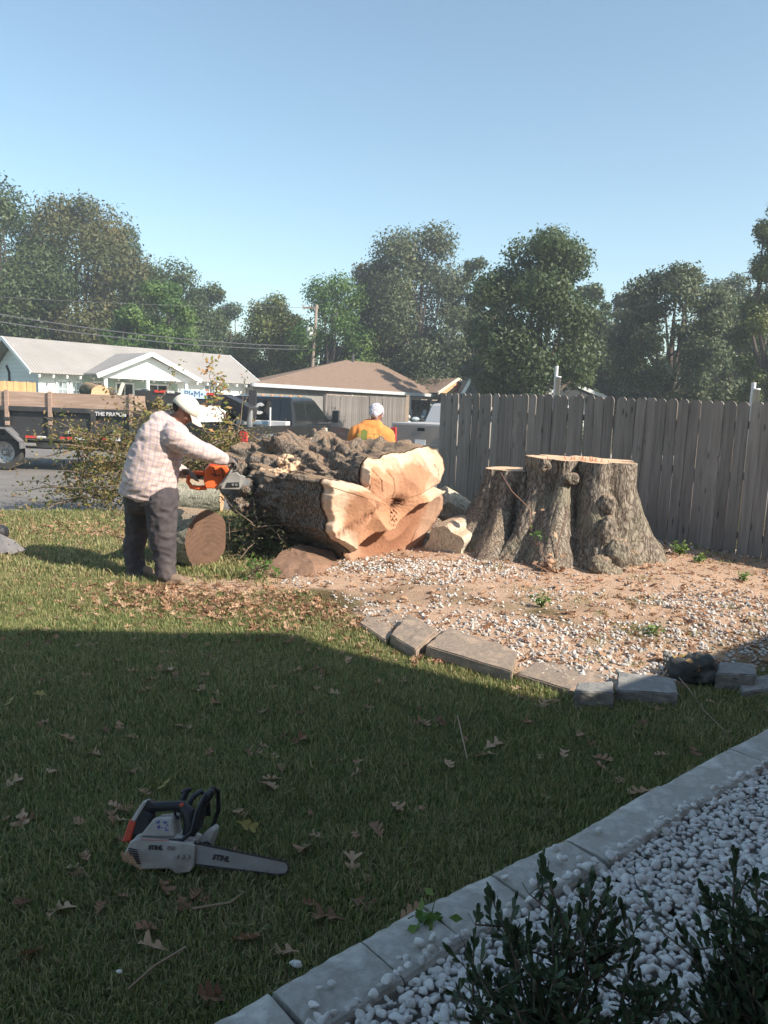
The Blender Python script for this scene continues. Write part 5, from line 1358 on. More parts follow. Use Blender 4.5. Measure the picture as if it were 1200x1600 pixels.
def rock(label, px, py, r, sc, seed, mat, name='rock'):
    p = G(px, py); g = Geo(); g.ell((0, 0, r*sc[2]*.55), (r*sc[0], r*sc[1], r*sc[2]), n=40, m=26); me = g.mesh(name, True); displace(me, .05, 6, seed, ridged=False); displace(me, .012, 26, seed); me.materials.append(mat)
    o = bpy.data.objects.new(name, me); COL.objects.link(o); o.location = p; meta(o, label, 'rock'); return o
rock('dark mossy lump of rock among the pavers near the right edge', 1085, 1060, .12, (1.15, .8, .75), 4, pm('dark_rock', (.11, .11, .11), (.06, .062, .06), 7, .95, .6, .02, c3=(.17, .17, .165)))
rock('pale blue grey stone standing behind the shaded slab', 1040, 1040, .055, (.9, .7, 1.2), 6, PAVG)
# dug earth showing between the slabs
# ================================================================== VEHICLES
TYRE = pm('tyre_rubber', (.035, .035, .035), (.06, .058, .055), 6, .85, .2)
STEEL = pm('steel', (.42, .42, .42), (.30, .30, .30), 6, .4, .1, metal=.7)
BLACKP = pm('trailer_black', (.055, .055, .06), (.035, .035, .038), 2.5, .45, .05, c3=(.09, .085, .08))
REDT = pm('red_reflector', (.62, .06, .05), (.5, .05, .045), 4, .4, .0)
WHT = pm('white_reflector', (.72, .70, .68), (.6, .6, .6), 4, .4, .0)
WTX = pm('white_print', (.66, .66, .66), (.45, .45, .45), 14, .6, .0)
OLDW = pm('trailer_plank', (.44, .31, .24), (.32, .22, .17), 3.5, .85, .3, stretch=(.25, 4, 4), c3=(.52, .38, .30))
def wheel(parent, c, r, w, axis_y=True, rim=STEEL, M=None, nm='wheel', dual=False, side=-1):
    """axle along local Y; side is the outer side"""
    Mw = Matrix.Translation(c) @ Matrix.Rotation(PI/2, 4, 'X')
    if M is not None: Mw = M @ Mw
    prof = [(r*.60, -w/2), (r*.90, -w/2), (r*.97, -w*.42), (r, -w*.3), (r, w*.3), (r*.97, w*.42), (r*.90, w/2), (r*.60, w/2)]
    g = Geo(); g.lathe(prof, 36, Mw, caps=False); g.lathe([(r*.60, -w*.5), (r*.60, w*.5)], 36, Mw, caps=False)
    ty = put(nm, g, TYRE, parent, smooth=False)
    s = -side*1.0
    g = Geo(); g.lathe([(r*.61, s*w*.48), (r*.56, s*w*.44), (r*.50, s*w*.25), (r*.22, s*w*.12), (r*.2, s*w*.32), (0, s*w*.33)], 28, Mw, caps=False); g.lathe([(r*.6, -s*w*.3), (0, -s*w*.3)], 28, Mw, caps=False)
    rm = put('rim', g, rim, ty, smooth=False)
    g = Geo()
    for k in range(8):
        a = k*PI/4; g.lathe([(r*.035, 0), (r*.035, s*w*.1), (0, s*w*.1)], 6, Mw @ Matrix.Translation((math.cos(a)*r*.15, math.sin(a)*r*.15, s*w*.33)))
    for k in range(8):
        a = k*PI/4+.2; g.lathe([(r*.055, s*w*.205), (0, s*w*.21)], 8, Mw @ Matrix.Translation((math.cos(a)*r*.40, math.sin(a)*r*.40, 0)))
    put('wheel_nuts', g, pm('nut_dark', (.06, .055, .05)), ty, kind='stuff')
    return ty
def trailer():
    # local frame: x along the side facing us, y away, z up from the road
    A = P(-180, 700, 17.0); Bq = P(212, 700, 17.0); zr = -.176
    t = thing('dump_trailer', 'black gooseneck dump trailer with tall plank sides and red white reflectors', 'trailer', (A.x, 17.0, zr))
    L = Bq.x-A.x; Wd = 2.1
    def X(px): return P(px, 700, 17.0).x-A.x
    def Z(px, py): return P(px, py, 17.0).z-zr
    zt = Z(100, 638); zb = Z(100, 688); zw = Z(100, 614.5)
    g = Geo(); g.box((L/2, .03, (zt+zb)/2), (L, .05, zt-zb)); g.box((L/2, Wd, (zt+zb)/2), (L, .05, zt-zb)); g.box((L/2, Wd/2, zb), (L, Wd, .08)); g.box((L-.03, Wd/2, (zt+zb)/2), (.06, Wd, zt-zb)); g.box((.03, Wd/2, (zt+zb)/2), (.06, Wd, zt-zb))
    bd = put('body', g, BLACKP, t)
    g = Geo(); g.box((L/2, -.02, zt-.04), (L+.06, .13, .11)); put('top_rail', g, BLACKP, t, bev=.01); g = Geo(); g.box((L/2, -.015, zb+.03), (L, .12, .10)); put('lower_rail', g, BLACKP, t, bev=.008)
    for px in (14, 81, 148, 208, -50, -110):
        g = Geo(); g.box((X(px), -.035, (zt+zb)/2), (.11, .09, zt-zb)); put('side_post', g, BLACKP, t, bev=.008)
    # planks
    xs = [X(-180), X(15), X(82), X(206)]
    for k in range(3):
        g = Geo(); g.box(((xs[k]+xs[k+1])/2, -.01, (zt+zw)/2+.005), (xs[k+1]-xs[k]-.012, .045, zw-zt-.01)); put('side_plank', g, OLDW, t, bev=.004)
    g = Geo(); g.box((L/2, Wd, (zt+zw)/2), (L, .045, zw-zt)); put('side_plank', g, OLDW, t, bev=.004); g = Geo(); g.box((L-.04, Wd/2, (zt+zw)/2), (.045, Wd-.1, zw-zt)); put('side_plank', g, OLDW, t, bev=.004)
    for px in (15, 82, 207):
        g = Geo(); g.box((X(px), -.065, (zw+Z(px, 663))/2+.01), (.085, .05, zw-Z(px, 663)+.05)); put('wooden_stake', g, OLDW, t, bev=.004)
        g = Geo(); g.box((X(px), -.07, Z(px, 654)), (.12, .07, .07)); put('stake_pocket', g, BLACKP, t)
    # reflective tape along the bottom
    for a, b2, c in ((43, 60, REDT), (61, 75, WHT), (97, 119, REDT), (120, 134, WHT), (160, 175, REDT), (176, 190, WHT)):
        py = 682+(a-43)*.035; g = Geo(); g.box(((X(a)+X(b2))/2, -.083, Z(a, py)), (X(b2)-X(a), .01, .05)); put('reflector_tape', g, c, t)
    g = Geo(); g.box((X(115), -.085, Z(115, 674)), (.17, .012, .09)); s = put('decal', g, WTX, t); text_obj('pjs', .09, pm('red_print', (.6, .08, .06)), s, frame((X(115), -.093, Z(115, 674)), (1, 0, 0), (0, 0, 1)))
    text_obj('PJ', .26, WTX, t, frame((X(184), -.095, Z(184, 679)), (1, 0, 0), (0, 0, 1)), 'decal', shear=.2)
    text_obj('THE BRAPCas', .115, WTX, t, frame((X(176), -.092, Z(176, 647.5)), (1, 0, 0), (0, 0, 1)), 'lettering', bold=.004)
    # fender and wheel
    zc = Z(6, 708); wr = .40; wc = (X(6), .10, wr)
    wheel(t, wc, wr, .22); wheel(t, (X(6)-.95, .10, wr), wr, .22)
    g = Geo(); top = Z(0, 668)
    prof = [(X(6)-1.6, top), (X(18), top), (X(40), Z(40, 690)), (X(41), Z(41, 700))]
    th = .03
    for a, b2 in zip(prof[:-1], prof[1:]):
        g.beam((a[0], -.10, a[1]), (b2[0], -.10, b2[1]), .34, .035)
    put('fender', g, pm('fender_grey', (.20, .20, .21), (.12, .12, .125), 5, .5), t)
    g = Geo(); g.box((X(60), .2, zb-.13), (1.3, .08, .12)); g.box((X(48), .0, zb-.11), (.25, .16, .06)); put('step', g, pm('dusty_steel', (.28, .27, .26), (.2, .19, .18)), t)
    g = Geo(); g.box((L/2, Wd*.3, zb-.15), (L, .1, .2)); put('chassis_beam', g, BLACKP, t); g = Geo(); g.box((L/2, Wd*.7, zb-.15), (L, .1, .2)); put('chassis_beam', g, BLACKP, t)
    # gooseneck
    def Pt(px, py, y): q = P(px, py, y); return Vector((q.x-A.x, q.y-17.0, q.z-zr))
    ny = 17.9
    a0 = Pt(214, 612, ny); a1 = Pt(356, 619, ny); a2 = Pt(394, 648, 17.3)
    g = Geo(); g.beam(Vector((L, .95, a0.z-.06)), a0+Vector((.2, 0, -.10)), .30, .30); g.beam(a0+Vector((0, 0, -.10)), a1+Vector((0, 0, -.10)), .30, .27); nk = put('gooseneck', g, BLACKP, t, bev=.01)
    g = Geo(); g.beam(a1+Vector((-.05, 0, -.12)), a2, .26, .34); put('neck_slope', g, BLACKP, t, bev=.01)
    g = Geo(); g.tube([a2+Vector((-.05, 0, .15)), a2+Vector((-.05, 0, -.35))], .07, 12); put('coupler', g, STEEL, t)
    g = Geo(); q = Pt(395, 622, ny-.2); g.box(q, (.16, .16, .35)); put('jack_post', g, BLACKP, t)
    for px, w, c, py in ((250, 17, REDT, 611.5), (267, 11, WHT, 612.5), (329, 12, REDT, 615.5), (394, 6, WHT, 632)):
        q = Pt(px, py, ny-.17); g = Geo(); g.box(q, (w/1200*18, .012, .055)); put('reflector_tape', g, c, t)
    # pale blue and white decal on the beam
    q = Pt(303, 616, ny-.165); g = Geo(); g.box(q, (40/1200*18, .012, .19)); s = put('decal', g, pm('pale_blue_decal', (.50, .66, .80), (.62, .74, .84), 6, .5, 0), t)
    text_obj('PJ•M•', .20, pm('blue_print', (.12, .20, .36)), s, frame(q+Vector((0, -.01, 0)), (1, 0, 0), (0, 0, 1)))
    # black cross plate at the trailer nose, seen behind the worker
    g = Geo(); g.box((X(250), .9, Z(250, 652)), (1.0, .08, .5)); put('nose_plate', g, BLACKP, t)
    return t
trailer()
# logs riding in the trailer
def tlog(lb, a, b2, r, face, bark):
    t = round_log('log', lb, P(*a), P(*b2), r, r*.95, bark, face, r*50, group='logs on the trailer'); return t
tlog('sawn log lying on top of the trailer load, its round orange end to the viewer', (157, 616, 17.35), (137, 610, 18.0), .20, WF, barkmat('load_bark', (.06, .055, .04), (.15, .14, .09), (.25, .22, .16), .8))
tlog('thin broken pale branch stub sticking up at the right of the trailer load', (184, 622, 17.5), (192, 599, 17.7), .045, WF, BKP)
tlog('dark log partly hidden behind the round log end on the trailer', (178, 614, 17.9), (131, 619, 17.8), .14, BKL, MATS['load_bark'])

CAR = {}
def carpaint(name, c, rough=.3, dusty=.25):
    m, nt, b = newmat(name); v = coords(nt)
    n = noise_t(nt, v, 3, 6, .7); cc = mixc(nt, math_(nt, 'MULTIPLY', n, dusty), c, (.35, .31, .27)); nt.links.new(cc, b.inputs['Base Color'])
    b.inputs['Metallic'].default_value = .25; b.inputs['Roughness'].default_value = rough; b.inputs['Coat Weight'].default_value = .5; b.inputs['Coat Roughness'].default_value = .1; return m
def pickup(name, label, loc, rz, paint, lower, cap=True, dually=True, tail=None, cover=False, base=-.176, Hs=1.0):
    """local frame: x forwards (0 = tailgate), y to the left, z up"""
    t = thing(name, label, 'pickup truck', (loc[0], loc[1], base), rz)
    L = 5.9; hw = .95; GL = glass(name+'_glass', (.015, .018, .02), .05); CHR = STEEL
    rail = 1.28*Hs; sill = .52; r = .39; wx = (1.25, 4.75)
    # side profile with wheel arches, extruded across the width
    def arch(x, rr, n=9): return [(x-rr*math.cos(PI*k/n), .40+rr*math.sin(PI*k/n)) for k in range(n+1)]
    low = [(0.02, .62)]+[(wx[0]-.50, .55)]+arch(wx[0], .48)+[(wx[0]+.5, sill), (wx[1]-.5, sill)]+arch(wx[1], .48)+[(wx[1]+.5, .50), (5.72, .50)]
    bed = [p for p in low if p[0] < 2.15]+[(2.13, sill), (2.13, rail), (.0, rail), (.0, .62)]
    g = Geo(); 
    for s in (1, -1): g.prism([(p[0], p[1]) for p in bed], s*hw, s*(hw-.06))
    g.box((1.06, 0, .72), (2.1, 1.8, .06)); g.box((2.10, 0, 1.0), (.05, 1.8, .55)); put('bed', g, paint, t, bev=.012)
    g = Geo(); g.box((.02, 0, (rail+.66)/2), (.07, 2*hw-.1, rail-.66)); tg = put('tailgate', g, tail or paint, t, bev=.012)
    g = Geo(); g.box((-.025, 0, rail-.12), (.02, .22, .09)); put('handle', g, GL, tg, bev=.006)
    front = [(2.16, sill)]+[p for p in low if p[0] > 2.4]+[(5.80, .62), (5.86, .80), (5.84, 1.02), (5.70, 1.13), (4.45, 1.22*Hs+.02), (2.16, rail)]
    g = Geo(); g.prism(front, hw-.01, -(hw-.01)); body = put('body', g, paint, t, bev=.04, seg=3)
    # cab with its raked windows
    top = 1.92*Hs; inx = .17
    def cabring(z, x0, x1, w): return [Vector((x0, -w, z)), Vector((x1, -w, z)), Vector((x1, w, z)), Vector((x0, w, z))]
    zb = rail-.03; g = Geo(); g.loft([cabring(zb, 2.18, 4.50, hw-.03), cabring(zb+.10, 2.20, 4.42, hw-.04), cabring(top-.09, 2.36, 3.72, hw-inx), cabring(top-.02, 2.44, 3.60, hw-inx-.05), cabring(top, 2.6, 3.45, hw-inx-.15)]); cab = put('cab', g, paint, t, bev=.03, seg=2)
    def onside(x, z, s, out=.006):
        f = (z-zb-.10)/(top-.09-zb-.10); w = (hw-.04)*(1-f)+(hw-inx)*f; return Vector((x, s*(w+out), z))
    z0, z1 = zb+.13, top-.15
    for s in (-1, 1):
        def xr(z, off): f = (z-zb-.1)/(top-.09-zb-.1); return 4.42*(1-f)+3.72*f-off
        for (xa, xb_) in ((2.42, 2.98), (3.06, 3.60), (3.63, None)):
            pts = []
            if xb_ is None: pts = [(xa, z0), (xr(z0, .16), z0), (xr(z1, .10), z1), (xa, z1)]
            else: pts = [(xa, z0), (xb_, z0), (xb_, z1), (xa+.05, z1)]
            g = Geo(); q = [onside(x, z, s) for x, z in pts]; q2 = [onside(x, z, s, -.02) for x, z in pts]; n = 4
            g.add(q+q2, [(0, 1, 2, 3), (7, 6, 5, 4)]+[(i, (i+1) % n, (i+1) % n+n, i+n) for i in range(n)]); put('side_window', g, GL, cab)
        # door seam, handle, mirror
        g = Geo(); g.box((3.03, s*(hw-.008), .95), (.014, .012, .72)); g.box((4.33, s*(hw-.008), .92), (.014, .012, .66)); put('door_seam', g, pm('seam_black', (.01, .01, .01)), t)
        g = Geo(); g.box((3.22, s*(hw+.012), 1.08), (.16, .03, .035)); put('door_handle', g, CHR, t, bev=.008)
        g = Geo(); g.beam((4.12, s*(hw-.02), 1.34*Hs), (4.10, s*(hw+.20), 1.40*Hs), .03, .03); mr = put('mirror', g, GL, t); g = Geo(); g.box((4.08, s*(hw+.24), 1.47*Hs), (.09, .17, .30)); put('mirror_housing', g, GL, mr, bev=.02)
    fw = [Vector((4.43, -.72, z0)), Vector((4.43, .72, z0)), Vector((3.78, .64, z1)), Vector((3.78, -.64, z1))]
    g = Geo(); g.add(fw+[p-Vector((.03, 0, .02)) for p in fw], [(0, 1, 2, 3), (7, 6, 5, 4), (0, 4, 5, 1), (1, 5, 6, 2), (2, 6, 7, 3), (3, 7, 4, 0)]); put('windscreen', g, GL, cab)
    for x in wx:
        for s in (-1, 1):
            wy = s*(hw-.12+(.20 if dually and x == wx[0] else 0)); wheel(t, (x, wy, r), r, .24 if not (dually and x == wx[0]) else .34, side=-1 if s < 0 else 1)
    if dually:
        for s in (-1, 1):
            rings = []
            for (off, ins) in ((.0, .0), (.13, .02), (.20, .10)):
                pr = [(wx[0]-.78+ins, .62), (wx[0]-.80+ins, 1.02-ins*.4), (wx[0]-.62+ins, 1.12-ins*.6), (wx[0]+.62-ins, 1.12-ins*.6), (wx[0]+.82-ins, .96-ins*.4), (wx[0]+.84-ins, .62)]+[(wx[0]+.50*math.cos(PI*k/10), .42+.50*math.sin(PI*k/10)) for k in range(11)]
                rings.append([Vector((a, s*(hw-.01+off), b2)) for a, b2 in pr])
            g = Geo(); g.loft(rings); put('rear_fender', g, lower, t, smooth=False, bev=.012)
    for s in (-1, 1):
        g = Geo(); g.box((-.01, s*(hw-.09), .98), (.09, .17, .40)); tl = put('tail_light', g, REDT, t, bev=.015); g = Geo(); g.box((-.06, s*(hw-.09), .93), (.02, .12, .08)); put('lens', g, WHT, tl)
        g = Geo(); g.box((5.82, s*(hw-.20), .92), (.08, .26, .20)); put('headlight', g, WHT, t, bev=.02)
    g = Geo(); g.box((-.12, 0, .56), (.18, 1.86, .17)); put('bumper', g, CHR, t, bev=.03); g = Geo(); g.box((5.92, 0, .56), (.18, 1.90, .24)); put('bumper', g, CHR, t, bev=.04)
    g = Geo(); g.box((5.86, 0, .90), (.06, 1.1, .32)); put('grille', g, GL, t, bev=.02)
    g = Geo(); g.box((-.06, 0, .80), (.02, .32, .15)); put('number_plate', g, WHT, t)
    if cover: g = Geo(); g.box((1.06, 0, rail+.02), (2.12, 1.86, .05)); put('bed_cover', g, pm('bed_cover_grey', (.42, .41, .41), (.36, .35, .35), 30, .7), t, bev=.01)
    return t, cab, hw, zb, top
def black_truck():
    rc = P(388, 672, 15.5); h = Vector((.31, .95, 0)).normalized(); rz = math.atan2(h.y, h.x)
    left = Vector((-h.y, h.x, 0)); org = Vector((rc.x, rc.y, 0))+left*.95
    PT = carpaint('truck_black', (.012, .013, .015), .25, .07); LOWP = carpaint('truck_grey', (.16, .15, .145), .42, .5)
    t, cab, hw, zb, top = pickup('black_pickup', 'black crew cab dually pickup with grey fenders hitched to the gooseneck trailer', org, rz, PT, LOWP, base=-.24)
    return t, cab
bt, btc = black_truck()
def truck_extras(t, cab):
    hw = .95; s = -1
    # white C emblem on the rearmost side glass, orange roof lamps, door sign, badge
    def side(x, z): f = (z-1.35)/(1.83-1.35); w = (hw-.04)*(1-f)+(hw-.17)*f; return Vector((x, -w-.014, z))
    g = None
    # wide rear window in three panes with a white C shaped emblem
    def rear(y, z, o=.012): f = (z-1.35)/(1.83-1.35); return Vector((2.20+.16*f-o, y, z))
    GLR = MATS['black_pickup_glass']
    for ya, yb in ((-.80, -.575), (-.555, -.19), (-.17, .74)):
        g = Geo(); q = [rear(ya, 1.37), rear(yb, 1.37), rear(yb*.94, 1.80), rear(ya*.94, 1.80)]; g.add(q+[p+Vector((.02, 0, 0)) for p in q], [(0, 1, 2, 3), (7, 6, 5, 4), (0, 4, 5, 1), (1, 5, 6, 2), (2, 6, 7, 3), (3, 7, 4, 0)]); put('rear_window', g, GLR, cab)
    n = 20; c0 = (-.02, 1.62); o_ = [(c0[0]-.135*math.cos(a), c0[1]+.135*math.sin(a)) for a in np.linspace(R(38), R(322), n)]; i_ = [(c0[0]-.062*math.cos(a), c0[1]+.062*math.sin(a)) for a in np.linspace(R(50), R(310), n)]
    g = Geo(); g.add([rear(*p, .022) for p in o_]+[rear(*p, .022) for p in i_], [(i, i+1, n+i+1, n+i) for i in range(n-1)]); put('emblem', g, WTX, t)
    g = Geo(); g.box(rear(.12, 1.42, .02), (.006, .16, .08)); put('sticker', g, WTX, t)
    g = Geo(); g.box((2.0, -.25, 1.30), (.22, 1.25, .12)); put('bed_box', g, WHT, t, bev=.01)
    AM = pm('amber_lamp', (.75, .30, .10), (.6, .22, .06), 4, .3, 0)
    for k in range(5):
        g = Geo(); g.box((3.42, -.5+.25*k, 1.93), (.10, .06, .045)); put('roof_lamp', g, AM, t, bev=.015)
    g = Geo(); g.box((3.95, -.955, .98), (.33, .012, .40)); sg = put('door_sign', g, pm('cream_sign', (.80, .76, .58), (.74, .70, .52), 4, .5, 0), t)
    INK = pm('sign_ink', (.10, .10, .12)); text_obj('TREE', .10, INK, sg, frame((3.95, -.965, 1.08), (1, 0, 0), (0, 0, 1)), depth=.001); text_obj('SERVICE', .065, INK, sg, frame((3.95, -.965, .96), (1, 0, 0), (0, 0, 1)), depth=.001)
    g = Geo(); g.lathe([(.065, 0), (.065, .012), (0, .012)], 20, Matrix.Translation((3.68, -.945, 1.04)) @ Matrix.Rotation(PI/2, 4, 'X')); put('round_decal', g, WTX, t)
    text_obj('350', .08, WTX, t, frame((4.55, -.95, .78), (1, 0, 0), (0, 0, 1)), 'badge'); text_obj('4x4', .16, WTX, t, frame((-.02, .45, 1.05), (0, -1, 0), (0, 0, 1)), 'badge')
    # pale load strip with blue sticker above the bed rail, pole and cable
    g = Geo(); g.box((1.885, -.2, 1.31), (.01, .5, .06)); put('sticker', g, pm('light_blue_sticker', (.45, .62, .75)), t)
    g = Geo(); g.tube([(1.85, -.50, 1.20), (1.85, -.50, 1.66)], .022, 8); put('bed_pole', g, WHT, t)
    g = Geo(); g.box((0.95, -1.16, .62), (.10, .012, .05)); put('side_marker', g, REDT, t)
truck_extras(bt, btc)
def silver_truck():
    # tailgate faces us and to the left; the rest stands behind the fence
    a = P(612, 660, 22.2); b2 = P(666, 664, 23.0); b2 = P(666, 668, 21.7); d = (b2-a); d.z = 0; d.normalize(); h = Vector((-d.y, d.x, 0)); rz = math.atan2(h.y, h.x)
    c = a+d*.95; SP = carpaint('silver_paint', (.50, .50, .50), .3, .25); TG = carpaint('tailgate_taupe', (.25, .225, .21), .35, .4)
    t, cab, hw, zb, top = pickup('silver_pickup', 'silver pickup with a taupe tailgate and bed cover half behind the fence end', (c.x, c.y), rz, SP, SP, dually=False, tail=TG, cover=True, base=-.25)
    g = Geo(); g.box((-.028, 0, .74), (.02, 1.7, .035)); put('chrome_trim', g, STEEL, t)
silver_truck()

def motorcycle(lb, px, py, y, rz, col):
    p = P(px, py, y); t = thing('motorcycle', lb, 'motorcycle', (p.x, p.y, -.2), rz, 'motorcycles in the carport'); PB = pm(name='bike_'+('blue' if col else 'black'), c1=(.40, .48, .55) if col else (.05, .06, .07), rough=.3)
    for x in (-.7, .7): 
        ty = wheel(t, (x, 0, .32), .32, .11)
    g = Geo(); g.ell((.12, 0, .82), (.30, .15, .15)); put('fuel_tank', g, PB, t, smooth=True); g = Geo(); g.ell((-.35, 0, .78), (.36, .14, .07)); put('saddle', g, TYRE, t, smooth=True)
    g = Geo(); g.tube([(.68, 0, .32), (.48, 0, .98), (.42, 0, 1.05)], .035, 8); put('fork', g, STEEL, t); g = Geo(); g.tube([(.25, -.38, 1.10), (.42, -.15, 1.06), (.42, .15, 1.06), (.25, .38, 1.10)], .018, 8); put('handlebar', g, TYRE, t)
    g = Geo(); g.ell((.60, 0, .95), (.12, .14, .13)); put('headlight', g, WHT, t, smooth=True); g = Geo(); g.box((0, 0, .48), (.5, .28, .34)); put('engine', g, STEEL, t, bev=.04); g = Geo(); g.ell((.70, 0, .58), (.34, .09, .14)); put('mudguard', g, PB, t, smooth=True)
    g = Geo(); g.add([(.5, -.2, 1.0), (.5, .2, 1.0), (.40, .17, 1.42), (.40, -.17, 1.42)], [(0, 1, 2, 3)]); put('windshield', g, glass('bike_screen', (.35, .42, .46)), t)
cp = bhl(652, 650, -1.0)
p_ = bhM @ Vector((cp.x, -1.0, 0)); motorcycle('pale blue motorcycle parked in the open carport', 652, 650, p_.y, R(200), 1); motorcycle('dark motorcycle next to the pale blue one by the bright doorway', 671, 650, p_.y+1.0, R(215), 0)
# ================================================================== CHAINSAWS AND PEOPLE
ORG = pm('saw_orange', (.80, .16, .04), (.62, .11, .03), 6, .45, .05)
GREYM = pm('saw_grey', (.36, .35, .33), (.24, .23, .22), 8, .5, .15, metal=.3)
SAWBLK = pm('saw_black', (.018, .018, .022), (.035, .035, .04), 10, .45, .1)
SAWWH = pm('saw_white', (.56, .55, .53), (.42, .40, .37), 9, .45, .08, c3=(.27, .245, .21))
SAWRED = pm('saw_red', (.65, .09, .045), (.5, .07, .035), 8, .4, .05)
BARM = pm('guide_bar', (.42, .43, .44), (.30, .31, .32), 9, .35, .05, metal=.5)
SKIN = pm('skin_brown', (.24, .11, .07), (.19, .085, .055), 12, .55, .1)
GLOVE = pm('work_glove', (.20, .17, .15), (.12, .10, .09), 30, .9, .4)

def small_saw():
    A = G(196, 1374); B = G(442, 1386); d = B-A; d.z = 0; Lp = d.length; rz = math.atan2(d.y, d.x)
    o = Vector((A.x, A.y, (A.z+B.z)/2)); t = thing('chainsaw', 'small white and black top handle chainsaw lying in the shaded grass', 'chainsaw', o, rz); t.rotation_euler = (R(-22), R(-1.0), rz); o.z += .012; t.location = o
    # local: x towards the bar tip, y away from us, z up ; body x 0..0.26
    k = Lp/.60
    def S(p): return [(x*k, z*k) for x, z in p]
    # near side cover (white) with the bar slot
    g = Geo(); g.prism(S([(-.02, .065), (.005, .125), (.03, .135), (.235, .125), (.255, .115), (.258, .045), (.245, .02), (.19, .012), (.165, .03), (.06, .025), (.01, .04)]), 0, .045*k); cv = put('sprocket_cover', g, SAWWH, t, bev=.006*k, seg=3)
    g = Geo(); g.prism(S([(.0, .125), (.02, .145), (.10, .150), (.235, .135), (.25, .12), (.24, .03), (.02, .03), (-.01, .06)]), .046*k, .175*k); put('engine_housing', g, SAWWH, t, bev=.010*k, seg=3)
    g = Geo(); g.prism(S([(.03, .138), (.08, .205), (.15, .212), (.165, .14)]), .03*k, .15*k); tp = put('top_shroud', g, SAWWH, t, bev=.006*k)
    # blue and white sticker
    def fr(x, z, y, tilt=0.0): return frame((x*k, y*k, z*k), (1, 0, 0), (0, math.sin(tilt), math.cos(tilt)))
    BLU = pm('blue_print2', (.10, .16, .50)); 
    g = Geo(); g.add([(x*k, y*k, z*k) for x, y, z in ((.085, .027, .158), (.150, .027, .155), (.150, .029, .200), (.100, .029, .200))], [(0, 1, 2, 3)]); put('sticker', g, SAWWH, t)
    r = random.Random(1); g = Geo()
    for q in range(16):
        x = .092+r.random()*.052; z = .163+r.random()*.032; g.box((x*k, .026*k, z*k), (.007*k, .0015, .0045*k), (0, r.uniform(-.6, .6), 0))
    put('sticker_print', g, BLU, t, kind='stuff')
    g = Geo(); g.box((.10*k, -.001, .1315*k), (.11*k, .002, .0022*k)); put('red_stripe', g, SAWRED, t)
    text_obj('STIHL', .022*k, SAWBLK, t, fr(.105, .104, -.002), 'lettering', bold=.0006, shear=.15); text_obj('020', .020*k, pm('grey_print', (.3, .28, .26)), t, fr(.165, .104, -.002), 'lettering')
    # cooling grille fins at the rear of the cover
    for q in range(7):
        g = Geo(); g.beam((( .002+q*.0)*k, -.003, (.052+q*.008)*k), ((.055-q*.003)*k, -.003, (.046+q*.008)*k), .004*k, .003*k); put('grille_fin', g, SAWBLK, t)
    for q in range(3):
        g = Geo(); g.lathe([(.008*k, 0), (.008*k, .004), (0, .005)], 8, Matrix.Translation(((.19+q*.022)*k, -.002, (.075)*k)) @ Matrix.Rotation(PI/2, 4, 'X')); put('cover_nut', g, GREYM, t)
    # black top handle: rear grip from red cap up over the top to the front
    g = Geo()
    path = [(-.015, .14), (.005, .20), (.03, .232), (.07, .240), (.13, .245), (.175, .245), (.205, .215), (.215, .17), (.205, .13)]
    rad = [.020, .026, .026, .020, .019, .021, .028, .030, .024]
    pts = []
    for i in range(len(path)-1):
        for s in range(5): f = s/5; pts.append(((path[i][0]*(1-f)+path[i+1][0]*f), (path[i][1]*(1-f)+path[i+1][1]*f), rad[i]*(1-f)+rad[i+1]*f))
    g.tube([(p[0]*k, .085*k, p[1]*k) for p in pts], [p[2]*k for p in pts], 14); put('top_handle', g, SAWBLK, t, smooth=True)
    g = Geo(); g.prism(S([(-.018, .130), (.03, .135), (.055, .150), (.065, .215), (.02, .235), (-.006, .20)]), .055*k, .125*k); put('handle_base', g, SAWBLK, t, bev=.01*k, seg=3)
    g = Geo(); g.prism(S([(-.044, .112), (-.012, .112), (.004, .185), (-.022, .196)]), .05*k, .13*k); put('rear_cap', g, SAWRED, t, bev=.005*k); g = Geo(); g.prism(S([(-.017, .191), (.000, .186), (.040, .262), (.024, .266)]), .05*k, .13*k); put('rear_cap_top', g, SAWWH, t, bev=.005*k)
    g = Geo(); g.prism(S([(.020, .262), (.045, .266), (.085, .238), (.05, .232)]), .06*k, .12*k); put('grip_web', g, SAWBLK, t, bev=.004*k)
    g = Geo(); g.prism(S([(.10, .258), (.145, .262), (.146, .250), (.102, .246)]), .075*k, .095*k); put('throttle_lock', g, SAWRED, t, bev=.003*k); g = Geo(); g.prism(S([(.165, .255), (.178, .262), (.184, .25), (.17, .243)]), .062*k, .072*k); put('choke_lever', g, SAWRED, t, bev=.002*k)
    g = Geo(); g.tube([(.14*k, .085*k, .235*k), (.15*k, .085*k, .205*k), (.165*k, .085*k, .20*k)], .006*k, 8); put('trigger', g, SAWBLK, t)
    # front handle bar and hand guard loops
    g = Geo(); g.tube([(x*k, y*k, z*k) for x, y, z in ((.15, .02, .125), (.20, .015, .13), (.235, .02, .16), (.245, .03, .23), (.262, .06, .285), (.285, .10, .315), (.30, .14, .30), (.30, .17, .22), (.27, .175, .13), (.24, .175, .09))], .0085*k, 10); put('front_handle', g, SAWBLK, t, smooth=True)
    g = Geo(); g.prism(S([(.225, .135), (.25, .16), (.262, .24), (.298, .300), (.288, .318), (.25, .27), (.225, .20)]), .06*k, .13*k); put('hand_guard', g, SAWBLK, t, bev=.008*k)
    g = Geo(); g.tube([(x*k, y*k, z*k) for x, y, z in ((.19, .10, .24), (.20, .13, .275), (.225, .16, .295), (.25, .17, .27), (.26, .17, .2))], .011*k, 10); put('rear_loop', g, SAWBLK, t, smooth=True)
